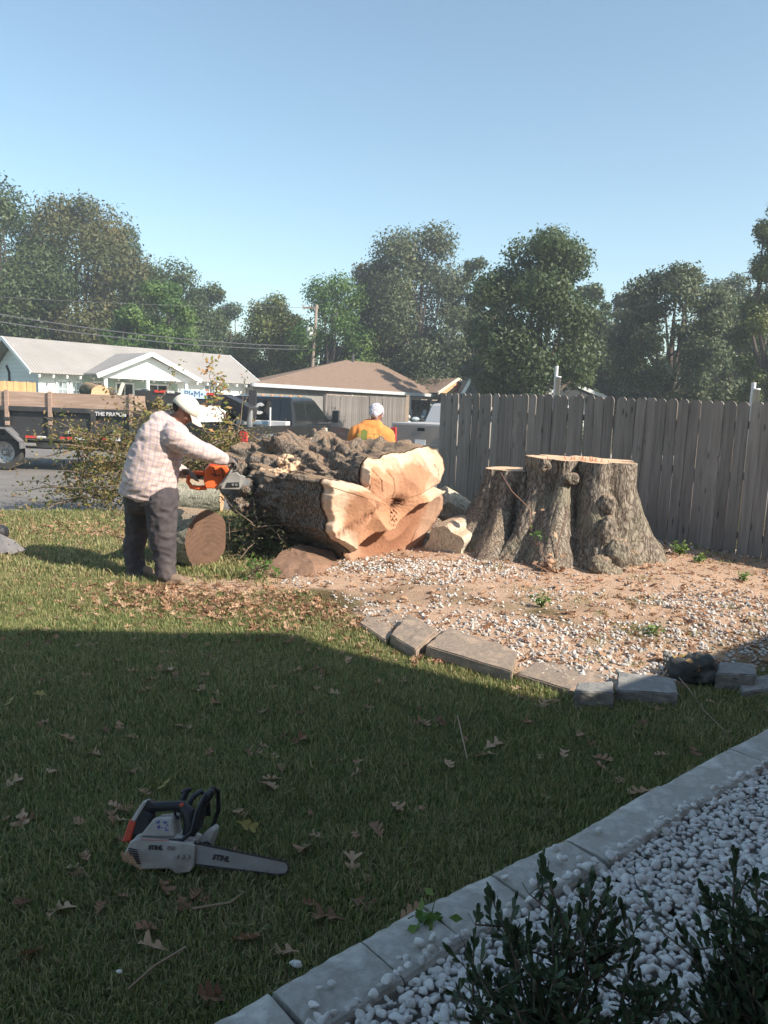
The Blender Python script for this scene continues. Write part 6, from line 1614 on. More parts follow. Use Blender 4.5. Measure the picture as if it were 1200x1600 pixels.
    g = Geo(); g.tube([(x*k, y*k, z*k) for x, y, z in ((.135, .17, .15), (.14, .19, .24), (.155, .20, .285))], .013*k, 8); put('filler_lever', g, SAWBLK, t); g = Geo(); g.ell((.155*k, .20*k, .29*k), (.024*k, .012*k, .012*k), (0, -.4, 0)); put('lever_pad', g, SAWBLK, t, smooth=True)
    g = Geo(); g.prism(S([(.258, .05), (.285, .06), (.312, .16), (.300, .175), (.27, .15), (.255, .12)]), .07*k, .17*k); put('tank_nose', g, SAWWH, t, bev=.008*k, seg=3); g = Geo(); g.lathe([(.022*k, 0), (.022*k, .008), (0, .008)], 16, Matrix.Translation((.285*k, .06*k, .10*k)) @ Matrix.Rotation(PI/2, 4, 'X')); put('oil_cap', g, SAWBLK, t)
    # bar and chain
    def Bz(x, up): 
        f = (x-.26)/.34; hh = .034-.012*f; c = .082-.042*f; return c+(hh if up else -hh)
    n = 26; top = [(.25+.35*i/n, Bz(.25+.35*i/n, True)) for i in range(n)]; bot = [(.25+.35*i/n, Bz(.25+.35*i/n, False)) for i in range(n-1, -1, -1)]
    tip = [(.595+.018*math.sin(a), .042+.020*math.cos(a)) for a in np.linspace(.2, PI-.2, 9)]
    bar = top[:-1]+tip+bot[1:]; g = Geo(); g.prism(S(bar), .018*k, .023*k); put('guide_bar', g, BARM, t)
    text_obj('STIHL', .026*k, SAWBLK, t, frame((.355*k, .0165*k, .070*k), (1, 0, -.12), (.12, 0, 1)), 'lettering', bold=.0008, shear=.2)
    g = Geo(); off = [(x, z) for x, z in bar]; cx, cz = .42, .06
    m_ = len(bar); lens = [0]
    for i in range(m_): a, b2 = bar[i], bar[(i+1) % m_]; lens.append(lens[-1]+math.hypot(b2[0]-a[0], b2[1]-a[1]))
    s = 0; q = 0
    while s < lens[-1]-.05:
        i = max(j for j in range(m_) if lens[j] <= s); a, b2 = bar[i], bar[(i+1) % m_]; f = (s-lens[i])/max(1e-6, lens[i+1]-lens[i]); x = a[0]+(b2[0]-a[0])*f; z = a[1]+(b2[1]-a[1])*f
        ux, uz = (b2[0]-a[0]), (b2[1]-a[1]); l_ = math.hypot(ux, uz)+1e-9; nx_, nz_ = -uz/l_, ux/l_
        g.box(((x+nx_*.003)*k, .0205*k, (z+nz_*.003)*k), (.009*k, .0075*k, .007*k), (0, -math.atan2(uz, ux), 0))
        if q % 2 == 0: g.box(((x+nx_*.009)*k, .0215*k, (z+nz_*.009)*k), (.006*k, .004*k, .007*k), (0, -math.atan2(uz, ux)+.3, 0))
        s += .0105; q += 1
    put('chain', g, pm('chain_steel', (.10, .095, .09), (.05, .048, .045), 40, .5, .1, metal=.5), t, kind='stuff')
    # a dry leaf leaning on the cover
    add_leaf(Vector(o)+Matrix.Rotation(rz, 3, 'Z') @ Vector((.035, -.04, .065)), rz+2.4, 1.0, leaf_me[1], (1.0, .2))
    add_leaf(Vector(o)+Matrix.Rotation(rz, 3, 'Z') @ Vector((-.02, .10, .05)), rz+1.4, .8, leaf_me[3], (.5, .6))
    return t
small_saw()

# ---- the orange saw in the worker's hands
WY = 6.66
def hand_saw():
    o = P(340, 745, 6.78); t = thing('chainsaw', 'orange and grey chainsaw held by the worker against the giant log', 'chainsaw', o, R(14))
    s = 6.78/1200
    def q(px, py): return ((px-340)*s/math.cos(R(14)), -(py-745)*s)
    def pr(lst): return [q(*p) for p in lst]
    g = Geo(); g.prism(pr([(322, 733), (327, 727), (352, 726), (358, 733), (352, 748), (345, 763), (322, 762), (319, 750)]), -.07, .09); b_ = put('engine_housing', g, ORG, t, bev=.012, seg=3)
    g = Geo(); g.prism(pr([(326, 727), (333, 723), (350, 724), (353, 727)]), -.05, .08); put('top_cover', g, SAWRED, t, bev=.006)
    for a, b2 in (((331, 740), (344, 742)), ((335, 732), (336, 744)), ((346, 730), (348, 745))):
        g = Geo(); A_, B_ = q(*a), q(*b2); g.beam((A_[0], -.073, A_[1]), (B_[0], -.073, B_[1]), .006, .008); put('cover_seam', g, SAWBLK, t)
    # rear handle loop
    g = Geo(); L_ = pr([(322, 740), (306, 739), (298, 744), (296, 753), (301, 761), (312, 763), (324, 762)]); g.tube([(a, .0, b2) for a, b2 in L_], [.020, .019, .019, .017, .020, .022, .022], 12); put('rear_handle', g, ORG, t, smooth=True)
    g = Geo(); L_ = pr([(318, 744), (309, 748), (304, 745)]); g.tube([(a, 0, b2) for a, b2 in L_], .008, 8); put('trigger', g, SAWBLK, t)
    # front handle, brake guard
    g = Geo(); L_ = [(q(338, 763), -.09), (q(347, 752), -.10), (q(358, 736), -.10), (q(366, 724), -.08), (q(368, 721), .0), (q(364, 724), .08), (q(352, 745), .10)]
    g.tube([(a[0], y, a[1]) for a, y in L_], .0125, 10); put('front_handle', g, GREYM, t, smooth=True)
    g = Geo(); g.prism(pr([(361, 722), (368, 716), (371, 719), (365, 733), (360, 736)]), -.05, .09); put('hand_guard', g, SAWBLK, t, bev=.004)
    # clutch cover with ribs and bar pointing away
    g = Geo(); g.prism(pr([(344, 762), (347, 752), (358, 738), (368, 735), (374, 741), (375, 759), (372, 763)]), -.105, -.07); cc = put('clutch_cover', g, GREYM, t, bev=.006, seg=2)
    g = Geo(); g.prism(pr([(350, 760), (353, 752), (371, 751), (372, 759)]), -.110, -.105); put('cover_plate', g, SAWBLK, cc, bev=.002)
    for px in (362, 367):
        g = Geo(); c_ = q(px, 755); g.lathe([(.012, 0), (.012, .012), (0, .012)], 6, Matrix.Translation((c_[0], -.108, c_[1])) @ Matrix.Rotation(PI/2, 4, 'X')); put('bar_nut', g, STEEL, cc)
    g = Geo(); g.prism(pr([(374, 740), (381, 743), (380, 752), (374, 758)]), -.085, -.03); put('bumper_spike', g, GREYM, t, bev=.003)
    a = q(372, 752); g = Geo(); top = [Vector((a[0], -.05, a[1]+.035)), Vector((a[0]+.12, .38, a[1]-.05+.03)), Vector((a[0]+.13, .41, a[1]-.05)), Vector((a[0]+.12, .38, a[1]-.05-.03)), Vector((a[0], -.05, a[1]-.035))]
    g.add(top+[p+Vector((0, .006, 0)) for p in top], [(0, 1, 2, 3, 4), (9, 8, 7, 6, 5)]+[(i, (i+1) % 5, (i+1) % 5+5, i+5) for i in range(5)]); put('guide_bar', g, BARM, t)
hand_saw()

# ---- clothes
def plaid():
    m, nt, b = newmat('plaid_shirt'); v = coords(nt, 'Object')
    nn = _n(nt, 'ShaderNodeTexNoise'); nn.inputs['Scale'].default_value = 4; nt.links.new(v, nn.inputs[0])
    vm = _n(nt, 'ShaderNodeVectorMath', operation='MULTIPLY_ADD'); nt.links.new(nn.outputs['Color'], vm.inputs[0]); vm.inputs[1].default_value = (.05, .05, .05); nt.links.new(v, vm.inputs[2])
    mp = _n(nt, 'ShaderNodeMapping'); mp.inputs['Rotation'].default_value = (0, R(-14), 0); nt.links.new(vm.outputs[0], mp.inputs[0])
    sx = _n(nt, 'ShaderNodeSeparateXYZ'); nt.links.new(mp.outputs[0], sx.inputs[0])
    def stripe(s, per, wd, ph=0.0):
        f = math_(nt, 'FRACT', math_(nt, 'MULTIPLY_ADD', s, 1/per, ph)); f = math_(nt, 'ABSOLUTE', math_(nt, 'SUBTRACT', f, .5)); return math_(nt, 'MULTIPLY_ADD', f, -22, wd*22, clamp=True)
    xy = math_(nt, 'ADD', sx.outputs[0], math_(nt, 'MULTIPLY', sx.outputs[1], .8))
    base = (.56, .465, .42); c = mixc(nt, math_(nt, 'MULTIPLY', stripe(xy, .050, .16), .45), base, (.30, .21, .30))
    c = mixc(nt, math_(nt, 'MULTIPLY', stripe(xy, .050, .06, .5), .6), c, (.62, .30, .26)); c = mixc(nt, math_(nt, 'MULTIPLY', stripe(sx.outputs[2], .050, .14), .42), c, (.32, .23, .31)); c = mixc(nt, math_(nt, 'MULTIPLY', stripe(sx.outputs[2], .050, .05, .5), .6), c, (.66, .34, .28))
    nt.links.new(c, b.inputs['Base Color']); b.inputs['Roughness'].default_value = .9; b.inputs['Sheen Weight'].default_value = .2
    bump(nt, b, noise_t(nt, v, 500, 2), .15, .001); return m
PLAID = plaid(); JEAN = pm('dark_trousers', (.035, .030, .036), (.065, .055, .060), 5, .85, .3, .004, c3=(.115, .098, .095))
CAPM = pm('cream_cap', (.70, .66, .57), (.64, .59, .50), 8, .8, .1); BOOT = pm('work_boot', (.17, .12, .085), (.26, .19, .14), 14, .8, .3); ORSH = pm('orange_tshirt', (.70, .27, .075), (.62, .22, .06), 4, .9, .1)

def fingers(g, c, ax, across, back, L=.085, r=.0095, curl=1.0, order=(1, .98, .9, .76), hand_w=.078):
    """four curled fingers wrapped round a bar whose axis is ax; across: from knuckle to tip before curling"""
    ax, across, back = Vector(ax).normalized(), Vector(across).normalized(), Vector(back).normalized()
    for i in range(4):
        o = Vector(c)+ax*((i-1.5)*hand_w/3.6); l = L*order[i]; a = 0.0; p = o; rr = r*(1-.05*i); pts = [p-across*.03]; 
        seg = (.45, .32, .25)
        prev = o; g.cap(o-across*.035+back*.004, rr*1.25, o, rr*1.15, 10)
        for k, s_ in enumerate(seg):
            a += curl*(.85 if k else .55); dirv = across*math.cos(a)-back*math.sin(a); q = prev+dirv*l*s_; g.cap(prev, rr*(1.1-.1*k), q, rr*(1.0-.1*k), 10); prev = q
def make_hand(name, parent, wrist, c, ax, across, back, thumb_dir, mat=GLOVE, r=.0105):
    g = Geo(); wrist, c = Vector(wrist), Vector(c); axn, ac, bk = Vector(ax).normalized(), Vector(across).normalized(), Vector(back).normalized()
    g.cap(wrist, .030, (wrist+c)/2-ac*.02, .030, 12)
    for i in range(4): g.cap(wrist+axn*((i-1.5)*.012), .020, c-ac*.03+axn*((i-1.5)*.0215), .0155, 10)
    fingers(g, c, ax, across, back, r=r)
    th = Vector(thumb_dir).normalized(); b0 = (wrist*.45+c*.55)+axn*.03; g.cap(b0, .016, b0+th*.035-bk*.01, .0135, 10); g.cap(b0+th*.035-bk*.01, .0125, b0+th*.055-bk*.035, .0105, 10)
    return fuse(g, name, mat, parent, vox=.0045, it=2)

def head(parent, c, fwd, up, mat, r=.100, name='head', neck_to=None):
    """head with brow, nose, lips, chin, ears; returned as geometry in world coordinates, for fusing"""
    f = Vector(fwd).normalized(); u = Vector(up); u = (u-f*u.dot(f)).normalized(); s = f.cross(u); c = Vector(c)
    def w(x, y, z): return c+f*x*r+s*y*r+u*z*r
    g = Geo(); g.cap(w(-.12, 0, .25), .80*r, w(.10, 0, .25), .76*r, 20); g.cap(w(.05, 0, -.1), .72*r, w(.30, 0, -.55), .52*r, 18); g.cap(w(.38, .22, -.72), .27*r, w(.38, -.22, -.72), .27*r, 12)
    g.cap(w(.66, .25, .12), .14*r, w(.66, -.25, .12), .14*r, 12)      # brow
    g.cap(w(.78, 0, .02), .09*r, w(.95, 0, -.28), .135*r, 10); g.cap(w(.86, .09, -.30), .09*r, w(.86, -.09, -.30), .09*r, 8)
    g.cap(w(.76, .16, -.50), .075*r, w(.76, -.16, -.50), .075*r, 8); g.cap(w(.73, .15, -.60), .08*r, w(.73, -.15, -.60), .08*r, 8)
    for q in (1, -1):
        g.cap(w(.55, q*.42, -.18), .26*r, w(.35, q*.50, -.35), .26*r, 10); g.ell(w(-.05, q*.78, -.08), (.055*r*2, .06*r*2, .13*r*2), n=12, m=8)
    return g, w

def worker():
    ft = G(238, 910); t = thing('person', 'person in a cream cap, plaid shirt and dark trousers sawing the giant log', 'person', (ft.x, ft.y, 0))
    y0 = ft.y
    def Q(px, py, dy=0.0): return P(px, py, y0+dy)
    # --- body: head, neck, trunk, arms, legs and feet as one skin
    hc = Q(288, 641, .10); fwd = Vector((.74, .30, -.60)); up = Vector((.60, .10, .78))
    g, w = head(None, hc, fwd, up, SKIN, r=.110)
    g.cap(Q(264, 665, .10), .072, Q(281, 650, .10), .060, 14); g.cap(Q(236, 765, .08), .16, Q(252, 700, .08), .16, 14); g.cap(Q(252, 700, .08), .16, Q(264, 674, .08), .11, 14)
    for a, b2 in (((218, 792, .22), (212, 845, .30)), ((252, 792, -.02), (256, 845, .02))): g.cap(Q(*a), .085, Q(*b2), .062, 12)
    g.cap(Q(212, 845, .30), .060, Q(214, 893, .26), .045, 12); g.cap(Q(256, 845, .02), .060, Q(259, 890, .0), .045, 12)
    g.cap(Q(272, 684, -.06), .06, Q(322, 708, -.02), .045, 12); g.cap(Q(322, 708, -.02), .045, Q(357, 721, .06), .03, 12)
    g.cap(Q(270, 688, .30), .06, Q(262, 728, .36), .045, 12); g.cap(Q(262, 728, .36), .045, Q(288, 738, .24), .03, 12)
    body = fuse(g, 'body', SKIN, t, vox=.0085, it=2)
    # eyes (barely seen under the brim)
    for q in (1, -1):
        e = Geo(); e.ell(w(.70, q*.30, -.02), (.012, .012, .012)); put('eye', e, pm('eye_white', (.6, .58, .55), rough=.2, bmp=0), t, smooth=True, world=True)
    h_ = Geo(); h_.cap(w(-.42, 0, .05), .62*.110, w(-.25, 0, .35), .66*.110, 18); fuse(h_, 'hair', pm('dark_hair', (.03, .025, .022), rough=.9), t, vox=.007, it=2)
    # --- boots
    for (a, b2, dy) in (((216, 901), (233, 908), .24), ((262, 897), (281, 905), -.02)):
        b_ = Geo(); A_, B_ = Q(a[0], a[1], dy), Q(b2[0], b2[1], dy-.02); A_.z = .055; B_.z = .040
        b_.cap(A_+Vector((-.03, 0, 0)), .052, B_, .042, 12); b_.cap(A_+Vector((0, 0, .05)), .05, A_+Vector((0, 0, .12)), .052, 12); b_.box((A_+B_)/2+Vector((-.01, 0, -.035)), (.25, .088, .022)); fuse(b_, 'boot', BOOT, t, vox=.007, it=3)
    # --- trousers
    g = Geo()
    g.cap(Q(218, 780, .18), .125, Q(214, 832, .24), .098, 16); g.cap(Q(214, 832, .24), .098, Q(208, 858, .25), .090, 16); g.cap(Q(208, 858, .25), .088, Q(214, 898, .22), .076, 16)
    g.cap(Q(252, 782, .00), .138, Q(254, 835, .0), .112, 16); g.cap(Q(254, 835, .0), .112, Q(257, 862, .0), .096, 16); g.cap(Q(257, 862, .0), .094, Q(259, 896, -.01), .086, 16)
    g.cap(Q(222, 775, .10), .165, Q(248, 775, .06), .17, 18)
    g.tube([Q(212, 895, .22), Q(212, 904, .21)], [.074, .082], 14); g.tube([Q(259, 892, -.01), Q(260, 901, -.01)], [.082, .088], 14)
    fuse(g, 'trousers', JEAN, t, vox=.011, it=3, wrinkle=.010, wscale=9, seed=3, wstretch=(1, 1, 1.3))
    # --- shirt: trunk and sleeves
    g = Geo()
    g.cap(Q(234, 752, .08), .232, Q(240, 722, .08), .222, 22); g.cap(Q(240, 722, .08), .222, Q(252, 690, .08), .205, 22); g.cap(Q(252, 690, .08), .205, Q(258, 676, .10), .165, 22)
    g.cap(Q(258, 672, .26), .115, Q(274, 681, -.06), .115, 18); g.cap(Q(254, 664, .10), .12, Q(270, 664, .10), .085, 16)
    ring = []
    for (px, py, rx, rt) in ((235, 740, .228, .0), (233, 762, .236, 0), (231, 777, .245, 0)):
        c = Q(px, py, .08); ring.append([c+Vector((math.cos(a)*rx, math.sin(a)*rx*.82, -.035*math.cos(a)+.004*math.sin(5*a))) for a in np.linspace(0, 2*PI, 28, endpoint=False)])
    g.loft(ring)
    g.cap(Q(274, 684, -.06), .100, Q(300, 699, -.05), .086, 16); g.cap(Q(300, 699, -.05), .084, Q(324, 708, -.02), .076, 16); g.cap(Q(324, 708, -.02), .074, Q(350, 718, .04), .050, 16)
    g.cap(Q(270, 688, .30), .098, Q(262, 726, .36), .080, 16); g.cap(Q(262, 726, .36), .078, Q(284, 737, .26), .052, 16)
    fuse(g, 'shirt', PLAID, t, vox=.012, it=3, wrinkle=.009, wscale=7.5, seed=8, wstretch=(1.0, 1, 1.9))
    # collar
    cg = Geo(); cg.tube([Q(262, 672, -.02), Q(252, 660, .02), Q(254, 652, .12), Q(268, 648, .20)], [.020, .024, .024, .018], 10); cg.tube([Q(262, 672, -.02), Q(276, 668, -.01)], [.020, .014], 10); fuse(cg, 'collar', PLAID, t, vox=.007, it=2)
    # --- cap
    f = fwd.normalized(); u = (up-f*up.dot(f)).normalized(); s = f.cross(u); r = .112
    g = Geo(); rings = []
    for k in range(9):
        a = k/8*PI/2; rad = math.cos(a)*1.03*r; z = math.sin(a)*.92*r
        rings.append([hc+u*(.30*r+z)+f*(-.03*r+math.cos(q)*max(rad, .002)*1.06)+s*math.sin(q)*max(rad, .002)*.98 for q in np.linspace(0, 2*PI, 28, endpoint=False)])
    g.loft([[p-u*.26*r for p in rings[0]]]+rings); cp_ = put('cap', g, CAPM, t, smooth=True, world=True)
    g = Geo(); top = []; bot = []
    for k in range(9):
        a = -1.15+2.3*k/8; x0 = math.cos(a)*1.05; y0_ = math.sin(a)*.98; x1 = x0+.78*math.cos(a*.9)**.6; y1 = y0_*.92
        top.append([hc+u*(.10*r)+f*x0*r+s*y0_*r, hc+u*(.02-.10*abs(y1))*r+f*(x0+x1)/2*r+s*(y0_+y1)/2*r, hc+u*(-.12-.22*abs(y1))*r+f*x1*r+s*y1*r])
    V = [p for row in top for p in row]; V2 = [p-u*.006 for p in V]; n = len(V); F = []
    for k in range(8):
        for j in range(2): a = k*3+j; F += [(a, a+1, a+4, a+3), (a+n, a+3+n, a+4+n, a+1+n)]
    F += [(k*3+2, k*3+2+n, k*3+5+n, k*3+5) for k in range(8)]+[(0, n, n+1, 1), (1, n+1, n+2, 2), (24, 25, 25+n, 24+n), (25, 26, 26+n, 25+n)]
    g.add(V+V2, F); put('cap_brim', g, CAPM, cp_, smooth=True, world=True)
    g = Geo(); g.ell(hc+u*1.22*r-f*.03*r, (.008, .008, .005)); put('cap_button', g, CAPM, cp_, world=True)
    # --- gloved hands closing on the handles
    A_ = Q(357, 721, .06); C_ = Q(367, 724, .08); make_hand('glove', t, A_, C_+Vector((0, 0, .010)), (-.25, .85, .15), (.80, .2, -.45), (.45, 0, .85), (.5, -.5, -.6))
    A_ = Q(287, 737, .24); C_ = Q(300, 741, .14); make_hand('glove', t, A_, C_, (.75, .0, -.5), (.35, -.8, -.2), (-.4, -.4, .75), (.8, .3, .1))
worker()

def second_worker():
    y = 9.7; q0 = P(579, 700, y); z0 = zg(q0.x, y); t = thing('person', 'person in orange shirt and pale head wrap seen from behind beyond the log', 'person', (q0.x, y, 0))
    def Q(px, py, dy=0.0): return P(px, py, y+dy)
    def ZQ(px, z, dy=0.0): q = P(px, 700, y+dy); return Vector((q.x, q.y, z))
    hc = Q(588, 646, .04); fwd = Vector((.25, .75, -.60)); up = Vector((.1, .55, .8))
    g, w = head(None, hc, fwd, up, SKIN, r=.098)
    g.cap(Q(583, 668, .0), .065, Q(587, 655, .02), .058, 14); g.cap(ZQ(579, .95), .14, ZQ(580, 1.16), .11, 14)
    for px in (570, 588): g.cap(ZQ(px, .88), .085, ZQ(px, .48), .06, 12); g.cap(ZQ(px, .48), .06, ZQ(px-1, .1), .045, 12)
    g.cap(Q(554, 676), .055, Q(548, 708, .05), .045, 12); g.cap(Q(548, 708, .05), .043, ZQ(556, .86, .22), .032, 12); g.cap(Q(606, 680), .055, Q(609, 710, .05), .045, 12); g.cap(Q(609, 710, .05), .043, ZQ(600, .86, .22), .032, 12)
    fuse(g, 'body', SKIN, t, vox=.011, it=2)
    g = Geo()
    for px in (570, 588): g.cap(ZQ(px, .86), .108, ZQ(px, .5), .085, 14); g.cap(ZQ(px, .5), .085, ZQ(px-1, .12), .072, 14)
    g.cap(ZQ(573, .93), .14, ZQ(586, .93), .14, 14); fuse(g, 'trousers', JEAN, t, vox=.014, it=3, wrinkle=.007, wscale=8)
    for px in (569, 587):
        g = Geo(); c = ZQ(px, .05); g.cap(c+Vector((0, -.05, 0)), .05, c+Vector((0, .14, -.01)), .042, 12); fuse(g, 'boot', BOOT, t, vox=.01, it=2)
    for px, dx in ((556, .02), (600, -.02)):
        w_ = ZQ(px, .86, .22); make_hand('glove', t, w_, w_+Vector((dx, .03, -.09)), (1, .2, 0), (0, .25, -1), (0, -1, -.2), (dx*30, .6, -.5))
    g = Geo(); g.cap(ZQ(579, .98), .185, Q(579, 690), .20, 20); g.cap(Q(566, 678), .135, Q(594, 680), .135, 18); g.cap(Q(575, 668), .10, Q(588, 668), .10, 16); g.cap(Q(560, 676), .105, Q(600, 680), .105, 16)
    g.cap(Q(556, 676), .088, Q(549, 702, .04), .074, 14); g.cap(Q(605, 680), .088, Q(609, 704, .04), .074, 14)
    fuse(g, 'shirt', None, t, vox=.013, it=3, wrinkle=.010, wscale=6, seed=2, wstretch=(1.6, 1, .7)).data.materials.append(ORSH)
    # printed letters and green patch on the back: thin shapes lying on the cloth
    tb = Q(571, 680, -.285)
    text_obj('NGTX', .115, pm('green_print', (.22, .26, .06)), t, Matrix.Translation(-Vector((q0.x, y, 0))) @ frame(tb+Vector((.06, .0, -.02)), (1, 0, 0), (0, .10, 1)), 'lettering', depth=.001)
    g = Geo(); g.prism([(-.035, -.06), (.035, -.07), (.045, .05), (.0, .075), (-.04, .05)], -.001, .001); o = put('print_patch', g, MATS['green_print'], t); o.location = tb-Vector((q0.x, y, 0))+Vector((-.02, .002, .0))
    # head wrap
    wrap, nt, b = newmat('patterned_wrap'); n_ = noise_t(nt, coords(nt), 22, 3, .6, 1.0); nt.links.new(ramp(nt, n_, [(.38, (.68, .66, .68)), (.50, (.22, .20, .28)), (.60, (.70, .68, .68))]), b.inputs['Base Color']); b.inputs['Roughness'].default_value = .9
    f = fwd.normalized(); u = (up-f*up.dot(f)).normalized(); g = Geo(); g.cap(hc-f*.02+u*.035, .092, hc+f*.025+u*.035, .086, 20); g.cap(hc-f*.045-u*.02, .075, hc-f*.06-u*.06, .045, 14); fuse(g, 'head_wrap', wrap, t, vox=.008, it=2, wrinkle=.005, wscale=18)
second_worker()
# ================================================================== BRUSH, SHRUBS, SMALL THINGS, THE NEAR HOUSE
TW = pm('branch_bark', (.20, .15, .11), (.12, .09, .065), 14, .9, .3)
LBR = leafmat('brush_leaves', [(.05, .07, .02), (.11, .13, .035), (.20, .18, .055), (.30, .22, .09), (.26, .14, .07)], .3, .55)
LBD = leafmat('shaded_brush_leaves', [(.03, .045, .018), (.05, .065, .025), (.09, .085, .04), (.14, .10, .06)], .25, .55)  # darker copy of the brush leaves, the log's shade put into the colour
def brush(name, label, boxes, nbr, nleaf, size, seed, mat, cat='brush', group=None, y=(10.5, 11.5), brl=1.2, brr=.012):
    """boxes: (px, py, rx, ry) blobs in which twigs and leaves lie, at depths y"""
    g = np.random.default_rng(seed); ctr = []
    A = sum(b_[2]*b_[3] for b_ in boxes); pr = np.array([b_[2]*b_[3]/A for b_ in boxes])
    px0, py0 = boxes[0][0], boxes[0][1]; o = P(px0, py0, (y[0]+y[1])/2); t = thing(name, label, cat, (o.x, o.y, zg(o.x, o.y)), 0, group); ov = Vector((o.x, o.y, zg(o.x, o.y)))
    def rp():
        b_ = boxes[g.choice(len(boxes), p=pr)]; a = g.uniform(0, 2*PI); r_ = math.sqrt(g.uniform(0, 1)); yy = g.uniform(*y); q = P(b_[0]+b_[2]*r_*math.cos(a), b_[1]+b_[3]*r_*math.sin(a), yy)
        q.z = max(q.z, zg(q.x, q.y)+.02); return q-ov
    gb_ = Geo(); tips = []
    for k in range(nbr):
        p = rp(); d = Vector((g.normal(0, 1), g.normal(0, .6), g.normal(0, .35)+.12)).normalized(); L = brl*g.uniform(.4, 1.1); pts = [p]; 
        for s in range(4):
            d = (d+Vector((g.normal(0, .2), g.normal(0, .2), g.normal(0, .15)-.03))).normalized(); q = pts[-1]+d*L/4; q.z = max(q.z, .02-ov.z+.0); pts.append(q); tips.append(q)
        gb_.tube(pts, [brr*1.2, brr, brr*.8, brr*.5, brr*.25], 5, caps=False)
    put('branches', gb_, TW, t, smooth=True, kind='stuff')
    base = np.array([tuple(rp()) for _ in range(max(30, nleaf//25))]+[tuple(q) for q in tips])
    idx = g.integers(0, len(base), nleaf); pos = base[idx]+g.normal(size=(nleaf, 3))*size*1.25
    gz = -ov.z+.02+zg(o.x, o.y); pos[:, 2] = np.maximum(pos[:, 2], .015)
    nr = g.normal(size=(nleaf, 3))+np.array([0, -.3, .5]); nr /= np.linalg.norm(nr, axis=1)[:, None]; tt = np.cross(nr, g.normal(size=(nleaf, 3))); tt /= np.linalg.norm(tt, axis=1)[:, None]; bb = np.cross(nr, tt)
    s = size*g.uniform(.5, 1.2, nleaf)[:, None]; V = np.stack([pos-tt*s*.6, pos+bb*s*.28-nr*s*.05, pos+tt*s*.6, pos-bb*s*.28-nr*s*.05], 1).reshape(-1, 3)
    me = npmesh('leaves', V, np.arange(4*nleaf).reshape(-1, 4), mat); put('leaves', None, None, t, mesh=me, kind='stuff'); return t
brush('brush_pile', 'heap of cut oak branches with yellow green leaves by the kerb behind the worker', [(155, 750, 58, 30), (180, 705, 34, 34), (222, 665, 14, 34), (135, 772, 55, 12), (128, 700, 20, 12)], 50, 5200, .055, 1, LBR, y=(10.3, 11.6))
brush('brush_pile', 'lower tangle of cut branches behind the orange saw and left of the giant log', [(330, 708, 42, 20), (305, 722, 26, 16), (382, 700, 36, 14), (350, 688, 22, 14)], 40, 3600, .05, 2, LBR, y=(10.95, 11.8))
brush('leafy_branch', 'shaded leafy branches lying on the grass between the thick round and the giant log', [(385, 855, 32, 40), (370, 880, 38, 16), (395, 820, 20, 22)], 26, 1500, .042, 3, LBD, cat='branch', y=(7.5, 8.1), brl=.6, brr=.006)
def sapling(lb, base, tip, y, leafs, seed, size=.07, mat=LBR):
    A, B = P(*base, y), P(*tip, y); t = thing('leafy_sapling', lb, 'sapling', A); g = np.random.default_rng(seed); pts = [Vector((0, 0, 0))]; d = B-A
    for k in range(1, 7): pts.append(d*k/6+Vector((g.normal(0, .04), g.normal(0, .04), 0)))
    gg = Geo(); gg.tube(pts, [.014, .012, .01, .008, .006, .005, .003], 6); put('stem', gg, TW, t, smooth=True); r = random.Random(seed); gl = Geo(); tw = Geo()
    for k in range(26):
        f = r.uniform(.12, 1); p = d*f; q = p+Vector((r.gauss(0, .085), r.gauss(0, .07), r.uniform(-.02, .10)))*(1.3-f*.7); tw.tube([p, q], [.004, .002], 4); small_leaves(0, [q+Vector((r.gauss(0, .035), r.gauss(0, .035), r.gauss(0, .03))) for _ in range(leafs)], size, r, gl)
    put('twigs', tw, TW, t, kind='stuff'); put('leaves', gl, mat, t, kind='stuff')
LSP = leafmat('sapling_leaves', [(.14, .18, .04), (.30, .28, .07), (.45, .28, .12), (.50, .22, .10)], .35)
sapling('upright leafy shoot with orange top rising right of the cream cap', (352, 690), (330, 568), 10.9, 6, 4, .075, LSP)
sapling('low green weed sprout in front of the saw dust near the wood wedge', (395, 903), (398, 880), 6.75, 3, 5, .05, LEAF['green'])
sapling('green oak shoot growing between the brush heap and the trailer', (228, 700), (246, 618), 10.8, 5, 7, .07, LBR)

# a few fallen sticks on the lawn
for i, (pp, lb) in enumerate((([(715, 1118), (722, 1150), (730, 1185)], 'thin curved twig lying in the shaded grass at centre'), ([(1045, 1040), (1075, 1075), (1100, 1110), (1135, 1145)], 'bent dry stem trailing from the pavers into the grass at right'),
        ([(172, 862), (185, 866), (196, 872)], 'short pale broken branch on the lawn left of the worker'), ([(290, 1480), (240, 1510), (200, 1545)], 'long dry grass stalk in the shade below the small chainsaw'), ([(1020, 1070), (1040, 1050), (1052, 1030)], 'short green stem hanging over the shaded slab'),
        ([(300, 1420), (360, 1410), (380, 1395)], 'small dry stick by the tip of the small chainsaw'))):
    q = [G(a, b_, .035+.01*(k % 2)) for k, (a, b_) in enumerate(pp)]; g = Geo(); c = q[0].copy(); g.tube([p-c for p in q], [.004, .0035, .003, .002][:len(q)], 5); o = put('fallen_twig', g, pm('dry_twig', (.36, .26, .17), (.26, .18, .12))); o.location = c; meta(o, lb, 'twig', 'fallen twigs on the lawn')
